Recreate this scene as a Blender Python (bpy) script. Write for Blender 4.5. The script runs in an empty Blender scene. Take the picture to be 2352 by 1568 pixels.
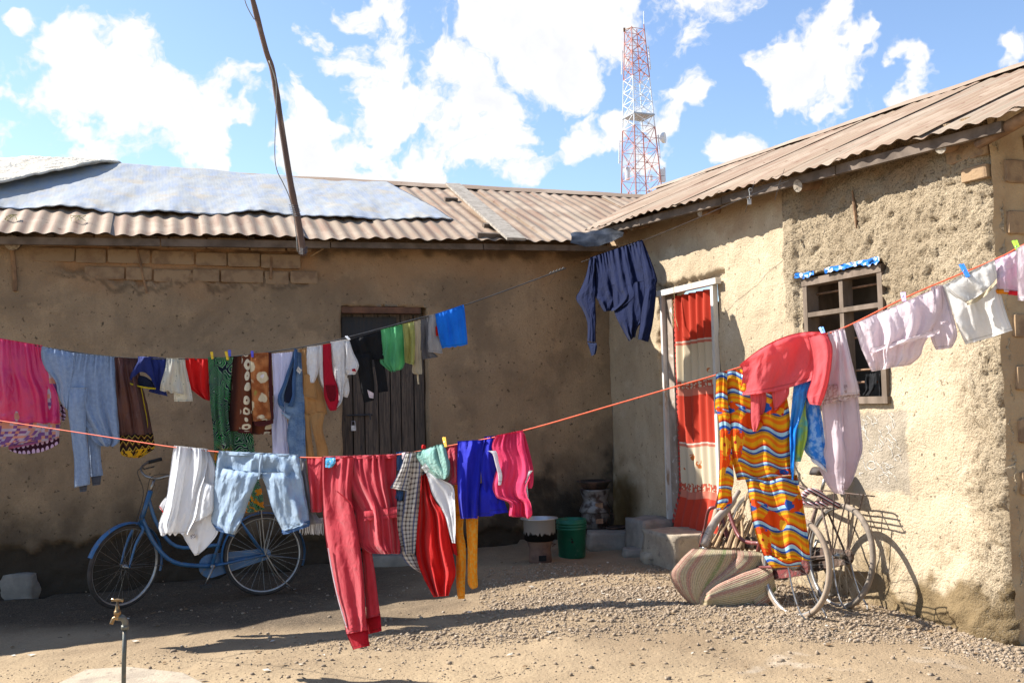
import bpy, bmesh, math, random
import numpy as np
from mathutils import Vector, Matrix, noise
random.seed(7)
C = bpy.context.scene.collection
SC = bpy.context.scene
# ------------------------------------------------------------------ camera
FPX, CXP, CYP = 2300.0, 1176.0, 784.0          # focal length and centre of a 2352 x 1568 picture
PITCH, ROLL, EYE = math.atan(141/2300), 0.0225, 1.5
_f = Vector((0, math.cos(PITCH), math.sin(PITCH))); _u = Vector((0, -math.sin(PITCH), math.cos(PITCH))); _r = Vector((1, 0, 0))
_R = _r*math.cos(ROLL) - _u*math.sin(ROLL); _U = _r*math.sin(ROLL) + _u*math.cos(ROLL)
EYEP = Vector((0, 0, EYE))
cam_d = bpy.data.cameras.new('camera'); cam = bpy.data.objects.new('camera', cam_d); C.objects.link(cam)
cam.matrix_world = Matrix(((_R.x, _U.x, -_f.x, 0), (_R.y, _U.y, -_f.y, 0), (_R.z, _U.z, -_f.z, EYE), (0, 0, 0, 1)))
cam_d.sensor_width = 36; cam_d.lens = 36*FPX/2352; cam_d.clip_end = 2000; cam_d.clip_start = 0.05
SC.camera = cam
def ray(x, y): return _f + _R*((x-CXP)/FPX) - _U*((y-CYP)/FPX)
def atY(x, y, Y):
    d = ray(x, y); return EYEP + d*(Y/d.y)
def onpl(x, y, P, n):
    d = ray(x, y); return EYEP + d*((P-EYEP).dot(n)/d.dot(n))
def gz0(X): return -0.045*max(0.0, 0.3-X) if X > -9 else -0.4185
def ground_pt(x, y):
    z = 0.0
    for _ in range(12):
        p = onpl(x, y, Vector((0, 0, z)), Vector((0, 0, 1))); z = gz0(p.x)
    return p
# ------------------------------------------------------------------ nodes
def nd(t, typ, ins=None, **pr):
    n = t.nodes.new(typ)
    for k, v in pr.items(): setattr(n, k, v)
    for k, v in (ins or {}).items():
        s = n.inputs[k]
        if isinstance(v, bpy.types.NodeSocket): t.links.new(v, s)
        else: s.default_value = v
    return n
def c4(c): return (c[0], c[1], c[2], 1.0)
def mth(t, op, a, b=0.0, c=0.0, clamp=False):
    return nd(t, 'ShaderNodeMath', {0: a, 1: b, 2: c}, operation=op, use_clamp=clamp).outputs[0]
def vmt(t, op, a, b=(0, 0, 0), s=None):
    n = nd(t, 'ShaderNodeVectorMath', {0: a, 1: b}, operation=op)
    if s is not None: n.inputs['Scale'].default_value = s
    return n.outputs['Value'] if op in ('LENGTH', 'DISTANCE', 'DOT_PRODUCT') else n.outputs[0]
def mix(t, f, a, b):
    n = nd(t, 'ShaderNodeMix', data_type='RGBA'); n.clamp_factor = True
    for s, v in ((n.inputs['Factor'], f), (n.inputs[6], a), (n.inputs[7], b)):
        if isinstance(v, bpy.types.NodeSocket): t.links.new(v, s)
        elif isinstance(v, (int, float)): s.default_value = v
        else: s.default_value = c4(v)
    return n.outputs[2]
def smooth(t, v, a, b, lo=0.0, hi=1.0):
    n = nd(t, 'ShaderNodeMapRange', {0: v, 1: a, 2: b, 3: lo, 4: hi}, interpolation_type='SMOOTHSTEP'); return n.outputs[0]
def noi(t, vec, scale, detail=4.0, rough=0.55, dist=0.0, col=False):
    n = nd(t, 'ShaderNodeTexNoise', {'Vector': vec, 'Scale': scale, 'Detail': detail, 'Roughness': rough, 'Distortion': dist})
    return n.outputs['Color' if col else 'Fac']
def sep(t, v): return nd(t, 'ShaderNodeSeparateXYZ', {0: v}).outputs
def comb(t, x, y, z=0.0): return nd(t, 'ShaderNodeCombineXYZ', {0: x, 1: y, 2: z}).outputs[0]
def newmat(name):
    m = bpy.data.materials.new(name); m.use_nodes = True; t = m.node_tree; t.nodes.clear(); return m, t
def finish(t, col, rough=0.85, bump=None, bd=0.004, bs=1.0, metal=0.0, transl=0.0, spec=0.3, sheen=0.0, tcol=None, coat=0.0, alpha=None):
    p = nd(t, 'ShaderNodeBsdfPrincipled', {'Roughness': rough, 'Metallic': metal, 'Specular IOR Level': spec, 'Sheen Weight': sheen, 'Coat Weight': coat})
    if isinstance(col, bpy.types.NodeSocket): t.links.new(col, p.inputs['Base Color'])
    else: p.inputs['Base Color'].default_value = c4(col)
    if alpha is not None: t.links.new(alpha, p.inputs['Alpha'])
    out = p.outputs[0]; nrm = None
    if bump is not None:
        b = nd(t, 'ShaderNodeBump', {'Height': bump, 'Distance': bd, 'Strength': bs}); nrm = b.outputs[0]
        t.links.new(nrm, p.inputs['Normal'])
    if transl > 0:
        tr = nd(t, 'ShaderNodeBsdfTranslucent')
        c = tcol if tcol is not None else col
        if isinstance(c, bpy.types.NodeSocket): t.links.new(c, tr.inputs[0])
        else: tr.inputs[0].default_value = c4(c)
        if nrm: t.links.new(nrm, tr.inputs['Normal'])
        out = nd(t, 'ShaderNodeMixShader', {0: transl, 1: out, 2: tr.outputs[0]}).outputs[0]
    o = nd(t, 'ShaderNodeOutputMaterial', {0: out}); return o
def pos(t): return nd(t, 'ShaderNodeNewGeometry').outputs['Position']
def objc(t): return nd(t, 'ShaderNodeTexCoord').outputs['Object']
def uvc(t): return nd(t, 'ShaderNodeUVMap', uv_map='UVMap').outputs[0]
def simple(name, c1, c2=None, scale=6, rough=0.85, bscale=60, bd=0.002, metal=0.0, spec=0.3, stretch=(1, 1, 1), co='obj', transl=0.0, c3=None, coat=0.0):
    m, t = newmat(name)
    v = objc(t) if co == 'obj' else (pos(t) if co == 'pos' else uvc(t))
    v = vmt(t, 'MULTIPLY', v, stretch)
    c2 = c2 or tuple(x*0.6 for x in c1)
    f = smooth(t, noi(t, v, scale, 6), 0.35, 0.65)
    col = mix(t, f, c1, c2)
    if c3: col = mix(t, smooth(t, noi(t, v, scale*2.7, 5), 0.58, 0.7), col, c3)
    finish(t, col, rough, noi(t, v, bscale, 5) if bd else None, bd, metal=metal, spec=spec, transl=transl, coat=coat)
    return m
# ------------------------------------------------------------------ world
SUN = Vector((1.06, -0.283, -1.0)).normalized()
W = bpy.data.worlds.new('World'); SC.world = W; W.use_nodes = True
t = W.node_tree; t.nodes.clear()
SKYS = 0.075
sky = nd(t, 'ShaderNodeTexSky', sky_type='NISHITA', sun_disc=False, sun_elevation=math.asin(-SUN.z), sun_rotation=math.atan2(-SUN.x, -SUN.y) % (2*math.pi), air_density=1.0, dust_density=0.5, ozone_density=1.2)
dv = nd(t, 'ShaderNodeTexCoord').outputs['Generated']
CL = [(290,215,190),(180,300,150),(410,270,150),(330,120,90),(230,360,120),(440,340,90),(190,90,70),
      (1000,120,230),(850,270,170),(700,300,130),(1150,60,230),(1300,150,170),(1400,30,180),(950,380,120),(1150,340,150),(1290,330,110),(1090,250,150),(650,390,100),(780,170,110),(700,90,80),(1600,-20,120),
      (1560,290,110),(1620,260,90),(1420,290,70),(1840,190,130),(1780,150,80),(1930,200,100),(2120,180,70),(2100,120,60),(2230,180,60),(2330,110,60),(1700,370,90),(1500,390,90),(60,10,50),(1960,110,40)]
dw = vmt(t, 'ADD', dv, vmt(t, 'SCALE', vmt(t, 'SUBTRACT', noi(t, dv, 7.0, 5, 0.6, col=True), (0.5, 0.5, 0.5)), s=0.16))
nz = nd(t, 'ShaderNodeTexNoise', {'Vector': dw, 'Scale': 12.0, 'Detail': 10.0, 'Roughness': 0.58, 'Distortion': 0.1})
acc = None
for (x, y, r) in CL:
    d = ray(x, y).normalized()
    dist = vmt(t, 'DISTANCE', dw, tuple(d))
    f = mth(t, 'MULTIPLY_ADD', dist, -1.0/(r/FPX), 1.0)
    acc = f if acc is None else nd(t, 'ShaderNodeMath', {0: acc, 1: f, 2: 0.25}, operation='SMOOTH_MAX').outputs[0]
acc = mth(t, 'MAXIMUM', acc, -1.5)
far = smooth(t, vmt(t, 'DISTANCE', dv, tuple(ray(1176, 500).normalized())), 0.55, 0.95)
gen = mth(t, 'MULTIPLY_ADD', noi(t, dv, 2.4, 3), 5.0, -3.35)
acc = mth(t, 'ADD', mth(t, 'MULTIPLY', acc, mth(t, 'SUBTRACT', 1.0, far)), mth(t, 'MULTIPLY', gen, far))
dens = mth(t, 'ADD', acc, mth(t, 'MULTIPLY_ADD', nz.outputs['Fac'], 3.2, -1.86))
mask = smooth(t, dens, -0.04, 0.30)
wisp = mth(t, 'MULTIPLY', smooth(t, noi(t, dv, 5.0, 8, 0.6), 0.6, 0.85), 0.2)
mask = mth(t, 'MAXIMUM', mask, wisp)
shade = smooth(t, mth(t, 'ADD', mth(t, 'MULTIPLY', dens, 0.42), mth(t, 'MULTIPLY', noi(t, dv, 4.0, 5), 1.0)), 0.68, 1.45)
CB = 1.0/SKYS
ccol = mix(t, shade, (0.425*CB, 0.427*CB, 0.43*CB), (0.30*CB, 0.312*CB, 0.355*CB))
skyc = nd(t, 'ShaderNodeMix', {'Factor': 1.0, 6: sky.outputs[0], 7: (1.12, 1.17, 1.27, 1)}, data_type='RGBA', blend_type='MULTIPLY').outputs[2]
bg = nd(t, 'ShaderNodeBackground', {0: mix(t, mask, skyc, ccol), 1: SKYS})
nd(t, 'ShaderNodeOutputWorld', {0: bg.outputs[0]})
sd = bpy.data.lights.new('sun', 'SUN'); sun = bpy.data.objects.new('sun', sd); C.objects.link(sun)
sd.energy = 5.0; sd.angle = math.radians(0.53); sd.color = (1.0, 0.965, 0.905)
sun.rotation_euler = SUN.to_track_quat('-Z', 'Y').to_euler(); sun.location = (-10, 5, 12)
SC.view_settings.view_transform = 'Standard'; SC.view_settings.look = 'None'; SC.view_settings.gamma = 1
SC.view_settings.use_curve_mapping = False; SC.view_settings.exposure = 1.3
SC.render.engine = 'CYCLES'
# ------------------------------------------------------------------ objects
def tag(o, label=None, cat=None, group=None, kind=None):
    if label: o['label'] = label
    if cat: o['category'] = cat
    if group: o['group'] = group
    if kind: o['kind'] = kind
    return o
def thing(name, label, cat, loc, group=None):
    o = bpy.data.objects.new(name, None); C.objects.link(o); o.location = loc; o.empty_display_size = 0.1
    return tag(o, label, cat, group)
def wloc(p):
    v = Vector((0, 0, 0))
    while p is not None: v = v + Vector(p.location); p = p.parent
    return v
def mobj(name, verts, faces, mat, parent=None, base=None, smooth=False, uv=None, mats=None, midx=None):
    """verts in world space; the object's origin goes to base (default: its parent's)"""
    pb = wloc(parent)
    b = Vector(base) if base is not None else pb
    me = bpy.data.meshes.new(name)
    V = np.asarray([tuple(v) for v in verts], dtype=float) if not isinstance(verts, np.ndarray) else verts
    V = V - np.array(tuple(b))
    me.from_pydata(V.tolist(), [], faces if isinstance(faces, list) else faces.tolist())
    me.update()
    for m in (mats or [mat]): me.materials.append(m)
    if midx is not None: me.polygons.foreach_set('material_index', midx)
    if smooth: me.polygons.foreach_set('use_smooth', [True]*len(me.polygons))
    if uv is not None:
        l = me.uv_layers.new(name='UVMap')
        li = np.zeros(len(me.loops), dtype=np.int32); me.loops.foreach_get('vertex_index', li)
        l.data.foreach_set('uv', np.asarray(uv, dtype=float)[li].ravel())
    o = bpy.data.objects.new(name, me); C.objects.link(o)
    o.location = b - pb
    if parent: o.parent = parent
    return o
def rand(a, b): return random.uniform(a, b)
class MB:
    def __init__(s): s.v = []; s.f = []; s.T = None
    def add(s, vs, fs):
        n = len(s.v)
        s.v += [(s.T @ Vector(v)) if s.T is not None else Vector(v) for v in vs]
        s.f += [tuple(i+n for i in f) for f in fs]; return s
    def box(s, c, sz, rot=None, jit=0.0):
        x, y, z = sz[0]/2, sz[1]/2, sz[2]/2
        R = rot if rot is not None else Matrix.Identity(3); c = Vector(c)
        vs = [c + R @ Vector((a*x, b*y, d*z)) + Vector((rand(-jit, jit), rand(-jit, jit), rand(-jit, jit))) for a in (-1, 1) for b in (-1, 1) for d in (-1, 1)]
        return s.add(vs, [(0, 1, 3, 2), (4, 6, 7, 5), (0, 4, 5, 1), (2, 3, 7, 6), (0, 2, 6, 4), (1, 5, 7, 3)])
    def bar(s, a, b, w, h, up=(0, 0, 1)):
        a, b = Vector(a), Vector(b); d = (b-a); L = d.length; d.normalize(); u = Vector(up); x = d.cross(u).normalized(); u = x.cross(d)
        return s.box((a+b)/2, (L, w, h), Matrix((d, x, u)).transposed())
    def tube(s, pts, r, seg=8, cap=True):
        pts = [Vector(p) for p in pts]; n = len(pts); rs = r if isinstance(r, (list, tuple)) else [r]*n
        vs = []; fs = []; px = None
        for i, p in enumerate(pts):
            d = (pts[min(i+1, n-1)] - pts[max(i-1, 0)]).normalized()
            if px is None: px = d.orthogonal().normalized()
            px = (px - d*px.dot(d)).normalized(); py = d.cross(px)
            for k in range(seg):
                a = 2*math.pi*k/seg; vs.append(p + (px*math.cos(a) + py*math.sin(a))*rs[i])
        for i in range(n-1):
            for k in range(seg):
                k2 = (k+1) % seg; fs.append((i*seg+k, i*seg+k2, (i+1)*seg+k2, (i+1)*seg+k))
        if cap: fs.append(tuple(range(seg-1, -1, -1))); fs.append(tuple(range((n-1)*seg, n*seg)))
        return s.add(vs, fs)
    def lathe(s, prof, c=(0, 0, 0), seg=24, axis=None):
        R = Vector((0, 0, 1)).rotation_difference(Vector(axis).normalized()).to_matrix() if axis is not None else Matrix.Identity(3)
        c = Vector(c); vs = []; fs = []; n = len(prof)
        for (r, z) in prof:
            for k in range(seg):
                a = 2*math.pi*k/seg; vs.append(c + R @ Vector((max(r, 1e-4)*math.cos(a), max(r, 1e-4)*math.sin(a), z)))
        for i in range(n-1):
            for k in range(seg):
                k2 = (k+1) % seg; fs.append((i*seg+k, i*seg+k2, (i+1)*seg+k2, (i+1)*seg+k))
        return s.add(vs, fs)
    def torus(s, R, r, seg=48, sub=8, sq=1.0, a0=0.0, a1=2*math.pi, c=(0, 0, 0)):
        # ring in the local x-z plane round y
        full = abs(a1-a0-2*math.pi) < 1e-6; n = seg if full else seg+1; vs = []; fs = []
        for i in range(n):
            a = a0 + (a1-a0)*i/seg
            for k in range(sub):
                b = 2*math.pi*k/sub; rr = R + r*math.cos(b)
                vs.append((c[0]+rr*math.cos(a), c[1]+r*sq*math.sin(b), c[2]+rr*math.sin(a)))
        for i in range(seg):
            j = (i+1) % n
            for k in range(sub):
                k2 = (k+1) % sub; fs.append((i*sub+k, j*sub+k, j*sub+k2, i*sub+k2))
        return s.add(vs, fs)
    def build(s, name, mat, parent=None, smooth=False, base=None): return mobj(name, s.v, s.f, mat, parent, base, smooth)
def fbm(x, y, z=0.0, o=4): return noise.fractal(Vector((x, y, z)), 0.6, 2.1, o)
def n1(x, y=0.0, z=0.0): return noise.noise(Vector((x, y, z)))
def sstep(a, b, x):
    if a == b: return 1.0 if x > a else 0.0
    x = min(1.0, max(0.0, (x-a)/(b-a))); return x*x*(3-2*x)
def cr(pts, n):
    """Catmull-Rom through tuples"""
    m = len(pts); out = []
    for i in range(n+1):
        q = i/n*(m-1); k = min(int(q), m-2); f = q-k
        p0, p1, p2, p3 = pts[max(k-1, 0)], pts[k], pts[k+1], pts[min(k+2, m-1)]
        out.append(tuple(0.5*((2*b) + (-a+c)*f + (2*a-5*b+4*c-d)*f*f + (-a+3*b-3*c+d)*f**3) for a, b, c, d in zip(p0, p1, p2, p3)))
    return out
# ================================================================== SETTING
Z3 = Vector((0, 0, 1))
CORN = ground_pt(1414, 1232); CORN.z = 0
LEFT = atY(0, 950, 9.15); LEFT.z = 0
DL = (LEFT-CORN).normalized()                     # along the back wall, away from the corner
NL = Vector((-DL.y, DL.x, 0)); NL = NL if NL.y < 0 else -NL   # out of it, into the yard
DR = Vector((0.341, -0.940, 0)).normalized()      # along the right wall, towards the camera
NR = Vector((-0.940, -0.341, 0)).normalized()     # out of it, into the yard
def Lp(s, z, o=0.0): return CORN + DL*s + Z3*z + NL*o
def Rp(t_, z, o=0.0): return CORN + DR*t_ + Z3*z + NR*o
def Lpx(x, y, o=0.0):
    p = onpl(x, y, CORN+NL*o, NL) - CORN; return p.dot(DL), p.z
def Rpx(x, y, o=0.0):
    p = onpl(x, y, CORN+NR*o, NR) - CORN; return p.dot(DR), p.z
TEND = Rpx(2306, 800)[0]
# ---- materials
def soot_mask(t, P, c, r, soft=0.6, amp=0.5, sc=2.5):
    d = vmt(t, 'DISTANCE', vmt(t, 'MULTIPLY', P, (1, 1, r[1])), (c[0], c[1], c[2]*r[1]))
    d = mth(t, 'ADD', d, mth(t, 'MULTIPLY_ADD', noi(t, P, sc, 6), amp*2, -amp))
    return smooth(t, d, r[0]+soft, r[0]-soft*0.4)
def mud_material(name, base, dark, pale, grit, bscale, rough_amp):
    m, t = newmat(name); P = pos(t)
    at = nd(t, 'ShaderNodeAttribute', attribute_name='zone'); al = at.outputs['Alpha']; at = at.outputs['Color']; zr = nd(t, 'ShaderNodeSeparateColor', {0: at}).outputs
    f = smooth(t, noi(t, P, 1.3, 6, 0.6, 0.4), 0.35, 0.68)
    col = mix(t, f, base, dark)
    col = mix(t, mth(t, 'MULTIPLY', smooth(t, noi(t, vmt(t, 'MULTIPLY', P, (4, 4, 0.7)), 2.0, 5), 0.5, 0.7), 0.35), col, dark)
    col = mix(t, mth(t, 'MULTIPLY', smooth(t, noi(t, P, 4.0, 6, 0.65), 0.52, 0.68), 0.5), col, pale)
    col = mix(t, smooth(t, noi(t, P, 26.0, 3), 0.64, 0.70), col, tuple(c*0.45 for c in dark))
    col = mix(t, mth(t, 'MULTIPLY', smooth(t, noi(t, P, 70.0, 3), 0.4, 0.65), 0.3), col, tuple(c*0.6 for c in base))
    col = mix(t, zr[0], col, (0.30, 0.17, 0.085))        # bare earth and adobe
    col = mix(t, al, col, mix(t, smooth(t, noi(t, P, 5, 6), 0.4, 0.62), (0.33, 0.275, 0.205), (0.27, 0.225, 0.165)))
    col = mix(t, zr[1], col, grit)                        # soot and dampness, also darker foot, top and plaster edge
    b = mth(t, 'ADD', noi(t, P, bscale, 5, 0.6), mth(t, 'MULTIPLY', noi(t, vmt(t, 'MULTIPLY', P, (1, 1, 0.35)), bscale*0.25, 4), 0.8))
    b = mth(t, 'ADD', b, mth(t, 'MULTIPLY', zr[2], mth(t, 'MULTIPLY', noi(t, P, 58, 4, 0.7), 3.2)))
    col = mix(t, mth(t, 'MULTIPLY', zr[2], smooth(t, noi(t, P, 58, 4, 0.7), 0.5, 0.36)), col, tuple(c*0.55 for c in dark))
    finish(t, col, 0.95, b, rough_amp, spec=0.1); return m
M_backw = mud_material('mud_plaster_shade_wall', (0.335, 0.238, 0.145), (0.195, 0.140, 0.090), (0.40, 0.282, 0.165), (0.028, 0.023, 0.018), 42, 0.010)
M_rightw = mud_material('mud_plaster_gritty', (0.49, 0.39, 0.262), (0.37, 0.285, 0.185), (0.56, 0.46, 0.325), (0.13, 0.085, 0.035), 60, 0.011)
def adobe_mat():
    m, t = newmat('adobe_block'); P = pos(t)
    r = nd(t, 'ShaderNodeObjectInfo').outputs['Random']
    col = mix(t, r, (0.24, 0.165, 0.10), (0.32, 0.215, 0.125))
    col = mix(t, smooth(t, noi(t, P, 9, 6), 0.45, 0.65), col, (0.20, 0.13, 0.08))
    finish(t, col, 0.95, noi(t, P, 60, 5), 0.004, spec=0.1); return m
M_adobe = adobe_mat()
def roof_mat():
    m, t = newmat('rusty_corrugated_iron'); P = pos(t); r = nd(t, 'ShaderNodeObjectInfo').outputs['Random']
    col = mix(t, r, (0.29, 0.225, 0.158), (0.29, 0.205, 0.135))
    u = uvc(t)
    st = noi(t, vmt(t, 'MULTIPLY', u, (9, 0.7, 1)), 2.0, 5)
    col = mix(t, smooth(t, st, 0.42, 0.66), col, (0.25, 0.155, 0.10))
    col = mix(t, mth(t, 'MULTIPLY', smooth(t, noi(t, P, 2.2, 5), 0.5, 0.66), 0.6), col, (0.40, 0.31, 0.225))
    col = mix(t, smooth(t, noi(t, P, 13, 6), 0.64, 0.72), col, (0.16, 0.08, 0.045))
    finish(t, col, 0.62, noi(t, P, 90, 4), 0.0012, metal=0.12, spec=0.35); return m
M_roof = roof_mat()
M_timber = simple('weathered_timber', (0.16, 0.12, 0.09), (0.08, 0.058, 0.042), 5, 0.85, 40, 0.002, stretch=(1, 1, 1), co='pos')
M_log = simple('rafter_log_bark', (0.27, 0.16, 0.085), (0.14, 0.08, 0.045), 9, 0.85, 40, 0.003, co='pos')
M_endgrain = simple('cut_log_end', (0.36, 0.31, 0.24), (0.2, 0.16, 0.12), 60, 0.9, 90, 0.002, co='pos')
M_greywood = simple('silvered_board', (0.33, 0.29, 0.24), (0.22, 0.19, 0.155), 14, 0.9, 70, 0.003, co='pos')
M_doorwood = simple('dark_door_plank', (0.125, 0.095, 0.072), (0.06, 0.048, 0.04), 5, 0.8, 30, 0.003, stretch=(12, 12, 0.8), co='pos', c3=(0.02, 0.024, 0.03))
M_doorblk = simple('black_painted_plank', (0.02, 0.022, 0.026), (0.032, 0.028, 0.026), 4, 0.6, 30, 0.002, stretch=(12, 12, 0.8), co='pos')
M_redwood = simple('red_brown_lintel', (0.16, 0.075, 0.042), (0.09, 0.045, 0.028), 8, 0.8, 30, 0.002, co='pos')
M_whitewood = simple('flaking_white_paint', (0.62, 0.60, 0.56), (0.5, 0.46, 0.4), 5, 0.6, 40, 0.003, stretch=(1, 1, 0.3), co='pos', c3=(0.30, 0.22, 0.15))
M_browntrim = simple('worn_primer_wood', (0.34, 0.27, 0.215), (0.22, 0.17, 0.13), 6, 0.75, 40, 0.002, co='pos', c3=(0.5, 0.47, 0.42))
M_conc = simple('worn_concrete', (0.36, 0.30, 0.22), (0.27, 0.22, 0.165), 7, 0.95, 60, 0.006, co='pos', c3=(0.2, 0.16, 0.12))
M_concgrey = simple('grey_cement', (0.28, 0.245, 0.20), (0.2, 0.175, 0.145), 7, 0.95, 60, 0.006, co='pos')
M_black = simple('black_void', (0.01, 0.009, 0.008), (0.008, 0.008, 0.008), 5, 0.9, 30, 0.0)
M_rust = simple('rusty_iron_bar', (0.30, 0.17, 0.10), (0.17, 0.10, 0.06), 20, 0.7, 60, 0.001, metal=0.3)
M_wire = simple('dark_wire', (0.05, 0.05, 0.055), (0.03, 0.03, 0.03), 20, 0.5, 60, 0.0)
# ---- ground
def ground_material():
    m, t = newmat('packed_earth_yard'); P = pos(t)
    f = smooth(t, noi(t, P, 0.9, 6, 0.6, 0.3), 0.38, 0.66)
    col = mix(t, f, (0.30, 0.222, 0.138), (0.215, 0.155, 0.096))
    s = sep(t, P)
    dd = mth(t, 'ADD', mth(t, 'MULTIPLY_ADD', s[0], 0.30, s[1]), mth(t, 'MULTIPLY_ADD', noi(t, P, 1.4, 5), 1.2, -0.6))
    near = smooth(t, dd, 6.3, 5.2)                     # bare pale trodden strip
    col = mix(t, mth(t, 'MULTIPLY', near, 0.7), col, (0.36, 0.27, 0.165))
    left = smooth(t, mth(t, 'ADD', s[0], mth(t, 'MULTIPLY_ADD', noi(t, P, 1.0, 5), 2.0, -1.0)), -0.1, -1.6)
    shade_soil = mth(t, 'MULTIPLY', smooth(t, mth(t, 'MULTIPLY_ADD', s[0], 0.31, s[1]), 6.5, 7.1), left)
    col = mix(t, mth(t, 'MULTIPLY', shade_soil, 0.85), col, (0.040, 0.031, 0.024))   # dark soil tone, painted to deepen the shade by the wall
    white = mth(t, 'MULTIPLY', smooth(t, noi(t, P, 2.2, 6), 0.58, 0.66), smooth(t, vmt(t, 'DISTANCE', P, (1.6, 5.35, 0)), 1.2, 0.4))
    col = mix(t, mth(t, 'MULTIPLY', white, 0.3), col, (0.55, 0.49, 0.41))
    col = mix(t, mth(t, 'MULTIPLY', smooth(t, noi(t, P, 12, 6), 0.55, 0.75), 0.5), col, (0.22, 0.155, 0.095))
    col = mix(t, mth(t, 'MULTIPLY', smooth(t, noi(t, P, 90, 3), 0.45, 0.62), 0.35), col, (0.27, 0.20, 0.13))
    b = mth(t, 'ADD', noi(t, P, 40, 6, 0.65), mth(t, 'MULTIPLY', noi(t, P, 8, 4), 1.4))
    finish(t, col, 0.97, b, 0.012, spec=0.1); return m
def gz(X, Y):
    z = gz0(X) + 0.022*fbm(X*0.9, Y*0.9, 3.1, 3) + 0.006*n1(X*7, Y*7, 1)
    d = (Vector((X, Y, 0))-CORN).dot(NL)               # bank up a little along the back wall
    if 0 < d < 0.5 and X < 1.0: z += 0.05*(1-d/0.5)
    # low gravel heap
    z += 0.035*sstep(1.5, 0.2, math.hypot((X-1.2)*0.55, (Y-7.35)*0.9))
    if X < -11 or X > 8 or Y < 3 or Y > 14: z = gz0(X)
    return z
def build_ground():
    xs = list(np.concatenate([np.linspace(-600, -12, 8), np.arange(-11, -5, 0.25), np.arange(-5, 4.4, 0.04), np.arange(4.5, 9, 0.4), np.linspace(10, 600, 8)]))
    ys = list(np.concatenate([np.linspace(-300, 1, 6), np.arange(1.5, 4.9, 0.25), np.arange(4.9, 9.2, 0.04), np.arange(9.3, 15, 0.25), np.linspace(16, 900, 9)]))
    V = [(x, y, gz(x, y)) for y in ys for x in xs]; nx = len(xs)
    F = [(j*nx+i, j*nx+i+1, (j+1)*nx+i+1, (j+1)*nx+i) for j in range(len(ys)-1) for i in range(nx-1)]
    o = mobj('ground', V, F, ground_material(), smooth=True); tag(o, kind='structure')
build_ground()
# ---- mud walls
def wall_mesh(name, mapf, N, W0, W1, H0, Hf, res, disp, zonef, mat, parent, holes=(), depth=0.22):
    nx = int((W1-W0)/res)+1; nz = int((Hf(W1)-H0)/res)+1
    bm = bmesh.new(); zl = bm.verts.layers.float_color.new('zone'); grid = []
    for j in range(nz):
        row = []
        for i in range(nx):
            a = W0 + (W1-W0)*i/(nx-1); top = Hf(a); z = H0 + (top-H0)*j/(nz-1)
            aa = a + 0.012*n1(a*9, z*9, 5); zz = z + 0.012*n1(a*9, z*9, 9)
            for (h0, h1, g0, g1) in holes:      # snap the grid to the openings
                if g0-res < z < g1+res:
                    if abs(a-h0) < res*0.75: aa = h0 + 0.012*n1(z*5, 2.2)
                    if abs(a-h1) < res*0.75: aa = h1 + 0.012*n1(z*5, 7.2)
                if h0-res < a < h1+res:
                    if abs(z-g0) < res*0.75: zz = g0
                    if abs(z-g1) < res*0.75: zz = g1 + 0.012*n1(a*5, 3.2)
            v = bm.verts.new(mapf(aa, zz, disp(a, z))); v[zl] = zonef(a, z); row.append(v)
        grid.append(row)
    for j in range(nz-1):
        for i in range(nx-1):
            a = W0 + (W1-W0)*(i+0.5)/(nx-1); z = H0 + (Hf(a)-H0)*(j+0.5)/(nz-1)
            if any(h0 < a < h1 and g0 < z < g1 for (h0, h1, g0, g1) in holes): continue
            bm.faces.new((grid[j][i], grid[j][i+1], grid[j+1][i+1], grid[j+1][i]))
    bm.verts.index_update()
    be = []
    for e in bm.edges:
        if len(e.link_faces) == 1:
            c = (e.verts[0].co + e.verts[1].co)/2 - CORN
            a = c.dot(DL) if mapf is Lp else c.dot(DR); z = c.z
            if any(h0-0.08 < a < h1+0.08 and g0-0.08 < z < g1+0.08 for (h0, h1, g0, g1) in holes): be.append(e)
    if be:
        g = bmesh.ops.extrude_edge_only(bm, edges=be)
        for v in g['geom']:
            if isinstance(v, bmesh.types.BMVert): v.co -= N*depth
    for v in [v for v in bm.verts if not v.link_faces]: bm.verts.remove(v)
    bmesh.ops.recalc_face_normals(bm, faces=bm.faces)
    b = wloc(parent); bmesh.ops.translate(bm, verts=bm.verts, vec=-b)
    me = bpy.data.meshes.new(name); bm.to_mesh(me); bm.free(); me.materials.append(mat)
    me.polygons.foreach_set('use_smooth', [True]*len(me.polygons))
    o = bpy.data.objects.new(name, me); C.objects.link(o); o.parent = parent; return o
HB = thing('mud_house', 'long mud brick house at the back with a tarpaulin on its iron roof', 'house', Lp(4, 0))
HR = thing('mud_house', 'mud house on the right with a curtained doorway and a barred window', 'house', Rp(3, 0))
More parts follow.
